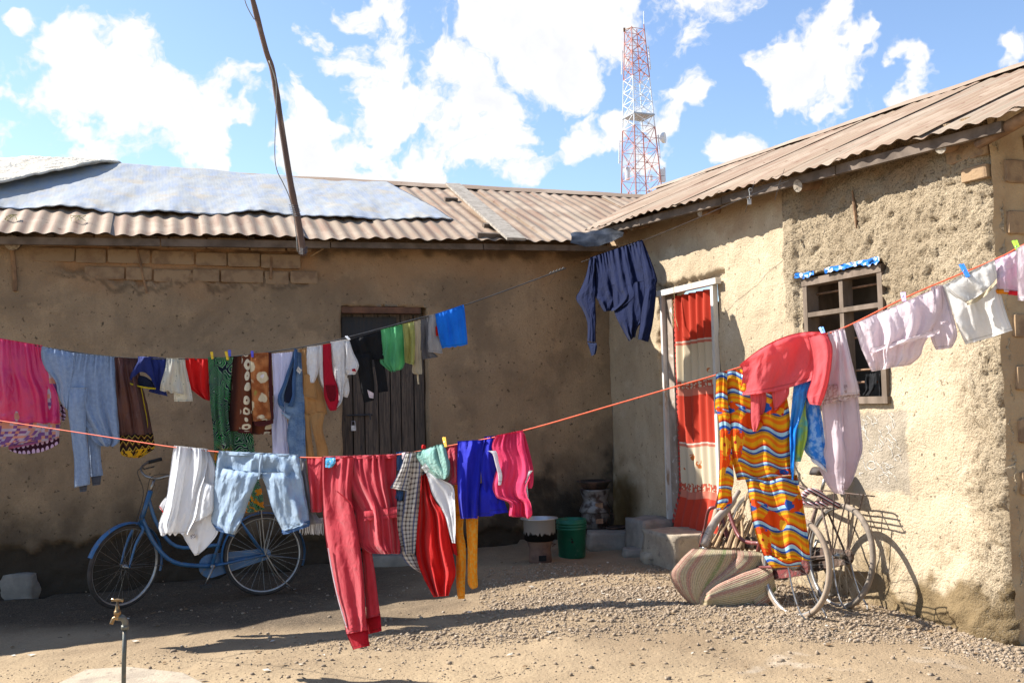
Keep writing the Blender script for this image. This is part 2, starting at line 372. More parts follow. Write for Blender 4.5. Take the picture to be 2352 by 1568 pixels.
# the back wall
dl = Lpx(785, 900)[0]; dr = Lpx(985, 900)[0]; dtop = Lpx(885, 704)[1]
DOORB = (dr, dl, 0.02, dtop)
def edge_plaster(s): return 2.76 + 0.13*fbm(s*2.2, 3.3, 0, 4) + 0.05*n1(s*9, 1) + 0.025*n1(s*25, 6)
S0 = Lpx(730, 600)[0]; S1 = Lpx(140, 600)[0]
def bare_top(s, z):
    m = sstep(S0-0.15, S0+0.1, s)*sstep(S1+0.2, S1-0.1, s)
    return m*sstep(edge_plaster(s)-0.02, edge_plaster(s)+0.03, z)
def bare_low(s, z):
    e = 0.17 + 0.10*fbm(s*2.0, 8.3, 0, 4) + 0.05*n1(s*8, 4) + 0.13*sstep(2.8, 4.8, s) - 0.10*sstep(2.5, 0.5, s)
    return sstep(e+0.03, e-0.03, z)
def dispL(s, z):
    d = 0.022*fbm(s*1.1, z*1.1, 1.7, 3) + 0.004*n1(s*14, z*14) - 0.03*bare_top(s, z) - 0.05*bare_low(s, z)
    if bare_low(s, z) > 0.5: d += 0.022*fbm(s*7, z*7, 2, 3)
    dd = abs(s - Lpx(1030, 700)[0]); d += 0.012*sstep(0.06, 0.0, s-(Lpx(1030, 700)[0]))*0
    return d
def zoneL(s, z):
    r = bare_top(s, z)
    r = max(r, 0.55*sstep(2.55, 3.0, z + 0.25*fbm(s*1.5, z*2, 6, 4))*sstep(6.5, 5.2, s))
    g = 0.92*bare_low(s, z)
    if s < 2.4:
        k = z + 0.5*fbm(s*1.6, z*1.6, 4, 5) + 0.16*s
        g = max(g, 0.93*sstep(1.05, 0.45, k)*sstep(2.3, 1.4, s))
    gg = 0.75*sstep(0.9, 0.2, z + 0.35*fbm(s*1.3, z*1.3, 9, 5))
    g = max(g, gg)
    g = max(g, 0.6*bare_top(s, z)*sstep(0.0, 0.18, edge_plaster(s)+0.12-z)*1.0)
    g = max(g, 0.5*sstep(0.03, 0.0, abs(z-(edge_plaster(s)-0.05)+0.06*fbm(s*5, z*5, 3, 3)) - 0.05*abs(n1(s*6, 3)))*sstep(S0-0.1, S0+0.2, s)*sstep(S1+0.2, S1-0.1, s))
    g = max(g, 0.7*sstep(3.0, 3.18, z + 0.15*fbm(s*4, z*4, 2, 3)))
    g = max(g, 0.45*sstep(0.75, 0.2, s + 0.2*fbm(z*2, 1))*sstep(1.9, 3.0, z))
    return (r, g, 0, 0)
HTL = lambda s: 3.28 + 0.0*s
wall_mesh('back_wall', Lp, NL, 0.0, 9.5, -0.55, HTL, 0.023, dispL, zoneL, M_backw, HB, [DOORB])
# the right wall
w0 = Rpx(1853, 780)[0]; w1 = Rpx(2038, 780)[0]; wz0 = Rpx(1975, 925)[1]; wz1 = Rpx(1950, 612)[1]
WIN = (w0, w1, wz0, wz1)
q0 = Rpx(1535, 900)[0]; q1 = Rpx(1657, 900)[0]; qz1 = Rpx(1590, 655)[1]; qz0 = 0.12
DOORR = (q0, q1, qz0, qz1)
PT = Rpx(1808, 600)[0]
def lump(t_, z):
    a, b = t_+0.03*n1(t_*6, z*6, 1), z+0.03*n1(t_*6, z*6, 2)
    return 0.75*abs(noise.noise(Vector((a*11, b*11, 3)))) + 0.8*abs(noise.noise(Vector((a*24, b*24, 7)))) - 0.55*sstep(0.28, 0.5, noise.noise(Vector((a*7, b*9, 11))))
def rough_zone(t_, z):
    k = sstep(PT-0.03, PT+0.03, t_+0.10*n1(z*3, 2)+0.05*n1(z*11, 5))*sstep(1.95, 2.1, z + 0.25*fbm(t_*2, z*2, 3, 3))
    k = max(k, sstep(TEND-0.45, TEND-0.15, t_ + 0.18*fbm(z*2.5, 4, 0, 3)))
    return k
def dispR(t_, z):
    r = rough_zone(t_, z)
    d = 0.022*fbm(t_*1.3, z*1.3, 11, 3) + (0.004+0.034*r)*lump(t_, z) + 0.0025*n1(t_*45, z*45)
    # thicker plaster rim left of the window and above it, worn edge by the door
    d += 0.035*sstep(PT-0.02, PT+0.02, t_)*sstep(w0-0.05, w0-0.09, t_)*sstep(1.4, 1.5, z)
    e = abs(t_-q0)
    if t_ < q0 and z < 2.45: d -= 0.045*sstep(0.16, 0.08, e + 0.07*fbm(z*4, 2.2, 0, 3))
    if z > qz1-0.02 and q0-0.15 < t_ < q1+0.1: d -= 0.05*sstep(qz1+0.09, qz1+0.04, z + 0.03*fbm(t_*5, 2, 0, 3))
    if z < 0.55: d += 0.05*sstep(0.5, 0.0, z)*(0.6+0.8*fbm(t_*3, z*3, 2, 3))
    r2 = TEND - t_
    if r2 < 0.12: d -= 0.12*(1-r2/0.12)**2*0.5
    return d
cx0, cx1 = Rpx(1962, 1000)[0], Rpx(2082, 1000)[0]; cz0, cz1 = Rpx(2020, 1122)[1], Rpx(2020, 945)[1]
def zoneR(t_, z):
    r = 0.0
    if t_ < q0 and z < 2.45: r = 0.7*sstep(0.16, 0.08, abs(t_-q0) + 0.07*fbm(z*4, 2.2, 0, 3))
    r = max(r, 0.45*sstep(2.95, 3.12, z + 0.2*fbm(t_*2, z*2, 1, 4)))
    g = 0.85*sstep(0.42, 0.22, z + 0.30*fbm(t_*2.2, z*2.2, 8, 4))*sstep(Rpx(1900, 1300)[0], Rpx(2080, 1300)[0], t_)
    g = max(g, 0.35*sstep(0.22, 0.08, z+0.1*fbm(t_*3, z*3, 8, 4)))
    k = z + 0.45*fbm(t_*1.6, z*1.6, 5, 4) + 0.15*t_
    g = max(g, 1.0*sstep(1.0, 0.4, k)*sstep(0.9, 0.35, t_))
    b = rough_zone(t_, z)
    em = fbm(t_*5, z*5, 4, 4)*0.16
    al = sstep(0.10, -0.02, max(abs((t_-(cx0+cx1)/2)/((cx1-cx0)/2))-1, abs((z-(cz0+cz1)/2)/((cz1-cz0)/2))-1) + em)
    return (r, g, b, al)
HTR = lambda t_: 3.44 - 0.042*t_
wall_mesh('front_wall', Rp, NR, 0.0, TEND, -0.1, HTR, 0.0165, dispR, zoneR, M_rightw, HR, [WIN, DOORR], 0.13)
# plain rear and gable walls of both houses
ENDP = Rp(TEND, 0); DG = -NR
def Gp(a, z, o=0.0): return ENDP + DG*a + Z3*z + DR*o
def gable():
    mb = MB(); n = 40
    for (a0, a1) in ((0.0, 4.0),):
        for i in range(n):
            for j in range(30):
                pass
    vs = []; fs = []; nx, nz_ = 90, 66
    for j in range(nz_+1):
        for i in range(nx+1):
            a = 3.9*i/nx; zt = 3.21 + 0.42*min(a, 3.9-a); z = -0.1 + (zt+0.1)*j/nz_
            vs.append(Gp(a, z, 0.02*fbm(a*2, z*2, 5, 3) + 0.02*lump(a, z) - (0.03*(1-a/0.12)**2 if a < 0.12 else 0)))
    for j in range(nz_):
        for i in range(nx): fs.append((j*(nx+1)+i, j*(nx+1)+i+1, (j+1)*(nx+1)+i+1, (j+1)*(nx+1)+i))
    return mobj('gable_wall', vs, fs, simple('gable_mud', (0.42, 0.30, 0.17), (0.30, 0.2, 0.11), 3, 0.95, 60, 0.006, co='pos'), HR, smooth=True)
gable()
mb = MB(); mb.add([Rp(-1, -0.1, -3.9), Rp(TEND, -0.1, -3.9), Rp(TEND, 3.2, -3.9), Rp(-1, 3.2, -3.9)], [(0, 1, 2, 3)]); mb.build('rear_wall', M_rightw, HR)
mb = MB(); mb.add([Lp(-3, -0.1, -4.4), Lp(9.5, -0.1, -4.4), Lp(9.5, 3.1, -4.4), Lp(-3, 3.1, -4.4)], [(0, 1, 2, 3)])
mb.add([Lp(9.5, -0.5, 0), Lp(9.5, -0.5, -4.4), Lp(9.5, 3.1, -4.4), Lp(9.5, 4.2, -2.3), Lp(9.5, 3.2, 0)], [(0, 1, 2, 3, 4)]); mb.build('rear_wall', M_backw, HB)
# exposed adobe blocks
def block(mapf, a, z, w, h, proud, parent, dep=0.06, mat=None):
    vs = []; 
    bm = bmesh.new(); bmesh.ops.create_cube(bm, size=1.0)
    bmesh.ops.bevel(bm, geom=bm.edges, offset=0.06, segments=1, affect='EDGES')
    P = []
    for v in bm.verts:
        x, y, q = v.co
        P.append(mapf(a + x*w + 0.006*n1(x*3+a*7, q*3), z + q*h + 0.006*n1(q*3+z*7, x*3+a), proud - dep/2 + y*dep + 0.004*n1(x*4+a*5, q*4, 2)))
    F = [tuple(l.vert.index for l in f.loops) for f in bm.faces]; bm.free()
    return mobj('adobe_brick', P, F, mat or M_adobe, parent)
random.seed(3)
for (r0, r1, off) in ((2.74, 2.88, 0.0), (2.90, 3.05, 0.17), (3.07, 3.2, 0.05)):
    s = S0 + off
    while s < S1-0.1:
        w = rand(0.24, 0.42)
        if bare_top(s+w/2, (r0+r1)/2) > 0.3 or r0 > 2.85: block(Lp, s+w/2, (r0+r1)/2+rand(-0.008, 0.008), w-rand(0.010, 0.022), (r1-r0)-rand(0.008, 0.024), rand(-0.004, 0.016), HB)
        s += w
for i in range(14):                    # gable corner where the plaster has fallen
    z = 0.95 + i*0.158; a = 0.03 + (0.16 if i % 2 else 0.0)
    for k in range(3):
        block(Gp, a+0.20+k*0.34, z, 0.325, 0.145, 0.022+rand(0, 0.018), HR, 0.09)
for (x, y, w, h) in ((2230, 345, 0.32, 0.12), (2268, 392, 0.20, 0.09), (2318, 300, 0.28, 0.11), (2285, 330, 0.22, 0.10)):
    a, z = Rpx(x, y); block(Rp, min(a, TEND-w/2-0.04), z, w, h, 0.03, HR, 0.09)
# ---- roofs
ES = Vector((0, 0, 0))
def roofL(s, w, o=0.0):
    off = 0.30 + (-2.4-0.30)*w; ze = 3.245 - 0.018*max(s, 0); zr = 4.36; z = ze + (zr-ze)*w
    return CORN + DL*s + NL*off + Z3*(z + o)
def roofR(t_, w, o=0.0):
    e0 = 0.37 - 0.033*t_; off = e0 + (-2.0-e0)*w; ze = 3.375 - 0.046*t_; z = ze + (4.39-0.050*t_-ze)*w
    return CORN + DR*t_ + NR*off + Z3*(z + o)
def xline(p, d, q, e):
    den = d.x*e.y - d.y*e.x; k = ((q.x-p.x)*e.y - (q.y-p.y)*e.x)/den; return p + d*k
VE = xline(roofL(0, 0), DL, roofR(0, 0), DR); VR = xline(roofL(0, 1), DL, roofR(0, 1), DR)
VD = (VR-VE); VD.z = 0; VD.normalize(); VN = Vector((VD.y, -VD.x, 0))       # to the right of the valley
PER = 0.148
def sheet(fn, s0, s1, w0_, w1_, parent, lift, seed, sgn=0, warp=0.012, nw=9, mat=None, torn=0.0, kind=None):
    nu = int(round((s1-s0)/PER*8)); vs = []; uv = []; fs = []
    for j in range(nw+1):
        w = w0_ + (w1_-w0_)*j/nw
        for i in range(nu+1):
            s = s0 + (s1-s0)*i/nu
            h = 0.0100*math.sin(2*math.pi*s/PER + 0.5*n1(s*0.8, seed)) + lift + warp*fbm(s*1.1, w*2.5, seed, 3)
            if j == 0 and w0_ < 0.1: h += torn*n1(s*5, seed)*0.9 - 0.006
            ww = w + (0.012*n1(s*3, seed, 4) if j == 0 and w0_ < 0.1 else 0)
            vs.append(fn(s, ww, h)); uv.append((s, w*2.6))
    for j in range(nw):
        for i in range(nu): fs.append((j*(nu+1)+i, j*(nu+1)+i+1, (j+1)*(nu+1)+i+1, (j+1)*(nu+1)+i))
    if sgn:
        d = [(Vector(v)-VE).dot(VN)*sgn for v in vs]
        if all(x > 0.05 for x in d): return None
        if any(x > -0.05 for x in d):
            bm = bmesh.new(); ul = bm.verts.layers.float_vector.new('u'); bv = [bm.verts.new(v) for v in vs]
            for v_, u_ in zip(bv, uv): v_[ul] = (u_[0], u_[1], 0)
            for f in fs: bm.faces.new([bv[k] for k in f])
            bmesh.ops.bisect_plane(bm, geom=bm.verts[:]+bm.edges[:]+bm.faces[:], plane_co=VE+VN*sgn*0.03, plane_no=VN*sgn, clear_outer=True)
            bm.verts.index_update(); vs = [v.co.copy() for v in bm.verts]; uv = [tuple(v[ul])[:2] for v in bm.verts]
            fs = [tuple(l.vert.index for l in f.loops) for f in bm.faces]; bm.free()
            if not fs: return None
    return mobj('roof_sheet', vs, fs, mat or M_roof, parent, smooth=True, uv=uv)
random.seed(11)
k = 0; s = -5*PER*5.0
while s < 9.6:
    wd = PER*6; l = 0.004 if k % 2 else 0.016
    sheet(roofL, s, s+wd+PER*0.6, -0.015+rand(-0.01, 0.01), 0.99, HB, l, k*3.7, sgn=1, torn=0.014)
    s += wd; k += 1
k = 0; s = -4.6
while s < TEND+0.75:
    wd = PER*5; l = 0.004 if k % 2 else 0.014
    sheet(roofR, s, s+wd+PER*0.6, -0.012+rand(-0.01, 0.01), 0.99, HR, l, 50+k*3.7, sgn=-1, warp=0.008, torn=0.010)
    s += wd; k += 1
def roofL2(s, w, o=0.0):
    p = roofL(s, 1, o); return p - NL*2.2*w - Z3*1.15*w
def roofR2(s, w, o=0.0):
    p = roofR(s, 1, o); return p - NR*2.2*w - Z3*1.2*w
for i in range(4): sheet(roofL2, -3.5+i*3.3, -3.5+(i+1)*3.3+0.05, 0.0, 1.0, HB, 0.004*(i % 2), 90+i, nw=4)
for i in range(3): sheet(roofR2, -1.5+i*2.6, -1.5+(i+1)*2.6+0.05, 0.0, 1.0, HR, 0.004*(i % 2), 95+i, nw=4)
def ridge(fn, dirn, a, b, parent, nside):
    vs = []; fs = []; n = int((b-a)/0.2)
    for i in range(n+1):
        s = a + (b-a)*i/n; p = fn(s, 1); zz = 0.028 + 0.012*n1(s*1.7, 2)
        for (o, dz) in ((0.20, -0.085), (0.05, 0.0), (0, 0.012), (-0.05, 0.0), (-0.20, -0.085)): vs.append(p + nside*o + Z3*(zz+dz))
    for i in range(n):
        for q in range(4): fs.append((i*5+q, i*5+q+1, (i+1)*5+q+1, (i+1)*5+q))
    return mobj('ridge_cap', vs, fs, M_roof, parent, smooth=True, uv=[(0, 0)]*len(vs))
sR = (VR-roofL(0, 1)).dot(DL); ridge(roofL, DL, sR-0.2, 9.5, HB, NL)
tR = (VR-roofR(0, 1)).dot(DR); ridge(roofR, DR, tR-0.1, TEND+0.75, HR, NR)
# eaves timbers
mb = MB(); 
for i in range(6):
    a, b = -0.05+i*1.6, -0.05+(i+1)*1.6-0.01
    mb.add([], []); m1 = MB(); m1.bar(roofL(a, 0.0, -0.075)-NL*0.07, roofL(b, 0.0, -0.075)-NL*0.07, 0.05, 0.06+rand(-0.01, 0.01)); m1.build('eaves_board', M_timber, HB)
for i in range(4):
    a = -0.1+i*1.45; b = a+1.44
    m1 = MB(); m1.bar(roofR(a, 0.0, -0.06)-NR*0.05, roofR(b, 0.0, -0.06+rand(-0.005, 0.005))-NR*0.05, 0.045, 0.066); m1.build('eaves_board', M_timber, HR)
for s in np.arange(0.3, 9.4, 0.9):       # roof timbers under the sheets
    m1 = MB(); m1.bar(roofL(s, 0.05, -0.1), roofL(s, 0.97, -0.1), 0.05, 0.08); m1.build('rafter', M_timber, HB)
for s in np.arange(0.2, 5.2, 0.9):
    m1 = MB(); m1.bar(roofR(s, 0.07, -0.1), roofR(s, 0.97, -0.1), 0.05, 0.08); m1.build('rafter', M_timber, HR)
def log_end(p, d, L, r, parent, mat=M_log):
    d = Vector(d).normalized(); pts = [p - d*L, p - d*L*0.5 + Z3*0.006, p]
    m1 = MB(); m1.tube(pts, [r*1.15, r*1.07, r], 14, cap=False); o = m1.build('rafter_log', mat, parent, smooth=True)
    vs = [p + d*0.002 + Z3*0]; rr = []; x = d.orthogonal().normalized(); y = d.cross(x)
    for q in range(14):
        a = 2*math.pi*q/14; rr.append(p + (x*math.cos(a)+y*math.sin(a))*r*(1+0.05*n1(q, 3)))
    mobj('end_grain', vs+rr, [(0, q+1, (q+1) % 14+1) for q in range(14)], M_endgrain, o)
def logR(x, y, r, off=0.22, L=0.34, tilt=0.12):
    p = onpl(x, y+7, CORN+NR*off, NR); log_end(p, NR + Z3*-0.18 + DR*tilt, L, r, HR)
logR(1607, 482, 0.034, L=0.3); logR(1832, 420, 0.048, L=0.42); logR(2160, 330, 0.045, off=0.16, L=0.3); logR(1450, 517, 0.025, L=0.3); logR(1398, 530, 0.03, L=0.3)
p = onpl(2322, 300, CORN+NR*0.1, NR)
m1 = MB(); m1.tube([p - DR*0.25 + Z3*-0.02, p-DR*0.05+Z3*0.02, p + DR*0.5 + Z3*0.12], [0.03, 0.04, 0.045], 12); m1.build('rafter_log', M_log, HR, smooth=True)
for (x, y, r) in ((28, 557, 0.07), (314, 553, 0.055), (1033, 567, 0.035)):
    p = onpl(x, y, CORN+NL*0.10, NL); log_end(p, NL + Z3*-0.1, 0.28, r, HB, M_timber)
# vertical cracks filled by sticks in the back wall plaster
for (pts, r) in (([(314, 572), (322, 600), (330, 640), (338, 672)], 0.012), ([(28, 575), (33, 620), (35, 668)], 0.02), ([(623, 590), (622, 640)], 0.014)):
    m1 = MB(); m1.tube([onpl(x, y, CORN+NL*0.012, NL) for x, y in pts], r, 6); m1.build('wall_stick', M_log, HB)
m1 = MB(); m1.tube([onpl(x, y, CORN+NR*0.03, NR) for x, y in ((1957, 438), (1962, 470), (1966, 505), (1967, 525))], [0.006, 0.012, 0.012, 0.005], 6); m1.build('wall_stick', M_log, HR)
# board lying on the back roof, its blocks
def rplane(x, y, o=0.0):
    a = roofL(0, 0); b = roofL(3, 0); c = roofL(0, 1); n = (b-a).cross(c-a).normalized(); n = n if n.z > 0 else -n
    return onpl(x, y, a+n*o, n), n
BD = thing('roof_board', 'long silvered board lying slantwise on the iron roof near the valley', 'board', rplane(1100, 480)[0])
a, nn = rplane(1040, 423, 0.06); b, _ = rplane(1186, 549, 0.06)
m1 = MB(); m1.bar(a, b, 0.20, 0.028, nn); m1.build('board', M_greywood, BD)
for (x, y) in ((1032, 458), (1122, 518)):
    p, nn = rplane(x, y, 0.03); m1 = MB(); m1.bar(p-DL*0.10, p+DL*0.06, 0.07, 0.045, nn); m1.build('batten', M_timber, BD)
p, nn = rplane(1138, 541, 0.02); m1 = MB(); m1.bar(p+DL*0.2, p-DL*0.2, 0.05, 0.05, nn); m1.build('batten', M_timber, BD)
# black plastic tucked under the eaves in the corner
m, t = newmat('black_sheeting'); P = pos(t); finish(t, mix(t, smooth(t, noi(t, P, 5, 4), 0.4, 0.6), (0.012, 0.013, 0.016), (0.03, 0.033, 0.04)), 0.45, noi(t, P, 12, 4), 0.01)
vs = []; fs = []
for j in range(9):
    for i in range(25):
        u, v = i/24, j/8; x = 1310 + 120*u; y = 536 - 14*u + v*(22+14*math.sin(u*math.pi))
        q = atY(x, y, 10.3 - 0.25*v); q += NL*0.03*math.sin(v*math.pi) + Z3*0.02*n1(u*5, v*3); vs.append(q)
for j in range(8):
    for i in range(24): fs.append((j*25+i, j*25+i+1, (j+1)*25+i+1, (j+1)*25+i))
tag(mobj('plastic_sheet', vs, fs, m, None, base=vs[0], smooth=True), 'black plastic sheeting tucked under the eaves where the two roofs meet', 'sheet')
# ---- tarpaulins on the back roof
def ridge_(x, y): return max(0.0, 0.5-3.0*abs(noise.noise(Vector((x, y, 4.4)))))
def tarp(name, label, fn, nu, nv, mat, wr=0.018, seed=0, th=0.006):
    vs = []; uv = []; fs = []
    for j in range(nv+1):
        for i in range(nu+1):
            u, v = i/nu, j/nv; s, w, o = fn(u, v)
            h = 0.045 + o + wr*fbm(s*2.2+seed, w*5, 2, 4) + 1.3*wr*ridge_(s*1.5+w*1.2+seed, w*1.0) + 0.7*wr*abs(n1(s*5+w*7, w*5, seed)) 
            if w > 1: p = roofL(s, 1, h) - NL*(w-1)*2.6 - Z3*(w-1)*1.1
            else: p = roofL(s, w, h)
            vs.append(p); uv.append((s, w*2.7))
    for j in range(nv):
        for i in range(nu): fs.append((j*(nu+1)+i, j*(nu+1)+i+1, (j+1)*(nu+1)+i+1, (j+1)*(nu+1)+i))
    o = mobj(name, vs, fs, mat, None, base=vs[0], smooth=True, uv=uv)
    md = o.modifiers.new('thickness', 'SOLIDIFY'); md.thickness = th; md.offset = 1
    return tag(o, label, 'tarpaulin')
def s_at(x, y): return (rplane(x, y)[0]-CORN).dot(DL)
def w_at(x, y):
    p = rplane(x, y)[0]; off = (p-CORN).dot(NL); return (0.30-off)/2.7
m, t = newmat('bluish_white_tarpaulin'); u = uvc(t)
col = mix(t, smooth(t, noi(t, vmt(t, 'MULTIPLY', u, (3, 0.7, 1)), 3, 6), 0.42, 0.62), (0.35, 0.355, 0.345), (0.30, 0.33, 0.38))
col = mix(t, mth(t, 'MULTIPLY', smooth(t, noi(t, u, 3.3, 5), 0.5, 0.7), 0.75), col, (0.40, 0.345, 0.26))
wv = nd(t, 'ShaderNodeTexWave', {'Vector': u, 'Scale': 9.0, 'Distortion': 1.5, 'Detail': 2.0}).outputs['Fac']
finish(t, col, 0.6, mth(t, 'ADD', mth(t, 'MULTIPLY', noi(t, vmt(t, 'MULTIPLY', u, (1, 0.4, 1)), 6, 4), 0.8), mth(t, 'MULTIPLY', wv, 0.02)), 0.010, spec=0.2); M_tarp = m
m, t = newmat('cream_hessian_cover'); u = uvc(t)
col = mix(t, smooth(t, noi(t, u, 9, 6), 0.42, 0.62), (0.62, 0.57, 0.48), (0.54, 0.48, 0.39))
finish(t, col, 0.9, noi(t, u, 24, 7, 0.65), 0.03, spec=0.1); M_tarp2 = m
sA, sB, wb = s_at(1036, 508), 9.3, w_at(600, 503)
sT = s_at(866, 412)
def tf(u, v):
    w = wb + (1.06-wb)*v
    s = (sA + (sT-sA)*min(1, v*1.06)) * (1-u) + sB*u
    bot = 0.02*math.sin(s*PER*290)*0
    if v < 0.12: w -= (1-v/0.12)*(0.02*math.sin(s*2.7+1)+0.025*n1(s*1.9, 4)+0.015)
    o = 0.012*math.sin(s*1.3+0.6)*sstep(0.6, 1, v) + 0.03*sstep(3.0, 4.6, s)*sstep(6.6, 5.0, s)*sstep(0.5, 1.0, v)
    o += 0.010*math.sin(2*math.pi*s/PER)*sstep(0.12, 0, v)*0.5 + 0.02*math.sin(s*7+v*4)*sstep(0.5, 0, v)
    return s, w, o
tarp('tarpaulin', 'bluish white tarpaulin spread over the left half of the back roof', tf, 300, 60, M_tarp, 0.008, 1)
c0 = s_at(278, 402); c1 = 7.6
def tf2(u, v):
    s = c0 + (c1-c0)*u
    wlow = 1.0 - u*1.25
    w = max(-0.05, wlow) + (1.08-max(-0.05, wlow))*v
    return s, w, 0.06 + 0.06*sstep(0.35, 0, v)*sstep(0.0, 0.1, u) + 0.02*math.sin(u*9)*v + 0.015*fbm(s*3, v*4, 1)
tarp('tarpaulin', 'cream quilted cover folded over the tarpaulin at the roof\'s left end', tf2, 160, 60, M_tarp2, 0.014, 5, 0.02)
M_straw = simple('straw_string', (0.45, 0.38, 0.18), (0.35, 0.3, 0.15), 10, 0.9, 40, 0)
for (x, y, lab) in ((183, 512, 'tangle of straw string tied at the eaves under the tarpaulin edge'), (35, 510, 'bit of straw string tied to the eaves at the picture\'s left edge')):
    m1 = MB(); p0, nn = rplane(x, y-14, 0.06)
    for i in range(9):
        q = p0 + Vector((rand(-.05, .05), -0.04+rand(-.02, .02), -0.03)); m1.tube([p0+Vector((rand(-.02, .02), 0, 0.01)), (p0+q)/2+Vector((rand(-.06, .06), -0.02, 0.02)), q + Vector((rand(-.07, .07), -0.03, rand(-.05, .01)))], 0.003, 5)
    tag(m1.build('straw_knot', M_straw, None, base=p0), lab, 'string')
# ---- back door
DB = thing('plank_door', 'dark old plank door with bolt and padlock in the shaded back wall', 'door', Lp((dl+dr)/2, 0.02, -0.12))
wid = dl-dr; npl = 7; random.seed(5); a = dr+0.01
ws = [0.9, 1.1, 0.9, 1.0, 1.15, 0.95, 1.0]; tot = sum(ws)
for i in range(npl):
    w = (wid-0.02)*ws[i]/tot; zt = dtop-0.07
    m1 = MB(); m1.T = None
    c = Lp(a+w/2, (0.04+zt)/2, -0.15+rand(-0.006, 0.006)); R = Matrix((DL, NL, Z3)).transposed()
    m1.box(c, (w-0.012, 0.03, zt-0.04), R); m1.build('plank', M_doorwood, DB)
    a += w
m1 = MB(); m1.box(Lp((dl+dr)/2+0.14, dtop-0.36, -0.125), (wid-0.34, 0.012, 0.52), Matrix((DL, NL, Z3)).transposed()); m1.build('black_panel', M_doorblk, DB)
m1 = MB(); m1.box(Lp((dl+dr)/2+0.03, dtop-0.035, -0.06), (wid-0.08, 0.10, 0.065), Matrix((DL, NL, Z3)).transposed()); m1.build('lintel', M_redwood, DB)
bs, bz = Lpx(826, 953, -0.12)
m1 = MB(); m1.tube([Lp(bs+0.13, bz, -0.11), Lp(bs-0.13, bz, -0.11)], 0.009, 8); m1.tube([Lp(bs-0.10, bz, -0.11), Lp(bs-0.10, bz, -0.07), Lp(bs-0.10, bz-0.05, -0.06)], 0.008, 6)
bolt = m1.build('bolt', M_wire, DB)
M_steel = simple('dull_steel', (0.35, 0.36, 0.42), (0.2, 0.2, 0.24), 30, 0.35, 60, 0, metal=0.8)
m1 = MB(); m1.box(Lp(bs+0.07, bz-0.13, -0.10), (0.05, 0.025, 0.055), Matrix((DL, NL, Z3)).transposed()); m1.tube([Lp(bs+0.09, bz-0.11, -0.10), Lp(bs+0.085, bz-0.06, -0.10), Lp(bs+0.055, bz-0.06, -0.10), Lp(bs+0.05, bz-0.11, -0.10)], 0.005, 6)
m1.build('padlock', M_steel, DB)
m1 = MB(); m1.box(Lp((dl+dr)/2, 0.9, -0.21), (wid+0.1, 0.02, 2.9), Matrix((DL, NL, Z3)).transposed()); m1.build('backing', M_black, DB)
# ---- right doorway with its frame and curtain
RB = Matrix((DR, NR, Z3)).transposed()
FR = thing('door_frame', 'white painted wooden door frame around the curtained doorway', 'door frame', Rp((q0+q1)/2, 0.12))
m1 = MB(); m1.box(Rp((q0+q1)/2-0.03, qz1-0.02, 0.035), ((q1-q0)+0.20, 0.06, 0.055), RB); m1.build('head_rail', M_whitewood, FR)
m1 = MB(); m1.box(Rp(q0+0.02, (0.30+qz1-0.05)/2, 0.035), (0.036, 0.06, qz1-0.05-0.30), RB); m1.build('jamb', M_whitewood, FR)
m1 = MB(); m1.box(Rp(q0+0.105, (0.30+qz1-0.05)/2, 0.0), (0.125, 0.045, qz1-0.05-0.30), RB); m1.build('inner_jamb', M_browntrim, FR)
m1 = MB(); m1.box(Rp(q1-0.02, (0.30+qz1-0.05)/2, 0.03), (0.045, 0.05, qz1-0.05-0.30), RB); m1.build('jamb', M_whitewood, FR)
m1 = MB(); m1.box(Rp((q0+q1)/2, 0.8, -0.16), (q1-q0+0.2, 0.02, 3.2), RB); m1.build('backing', M_black, FR)
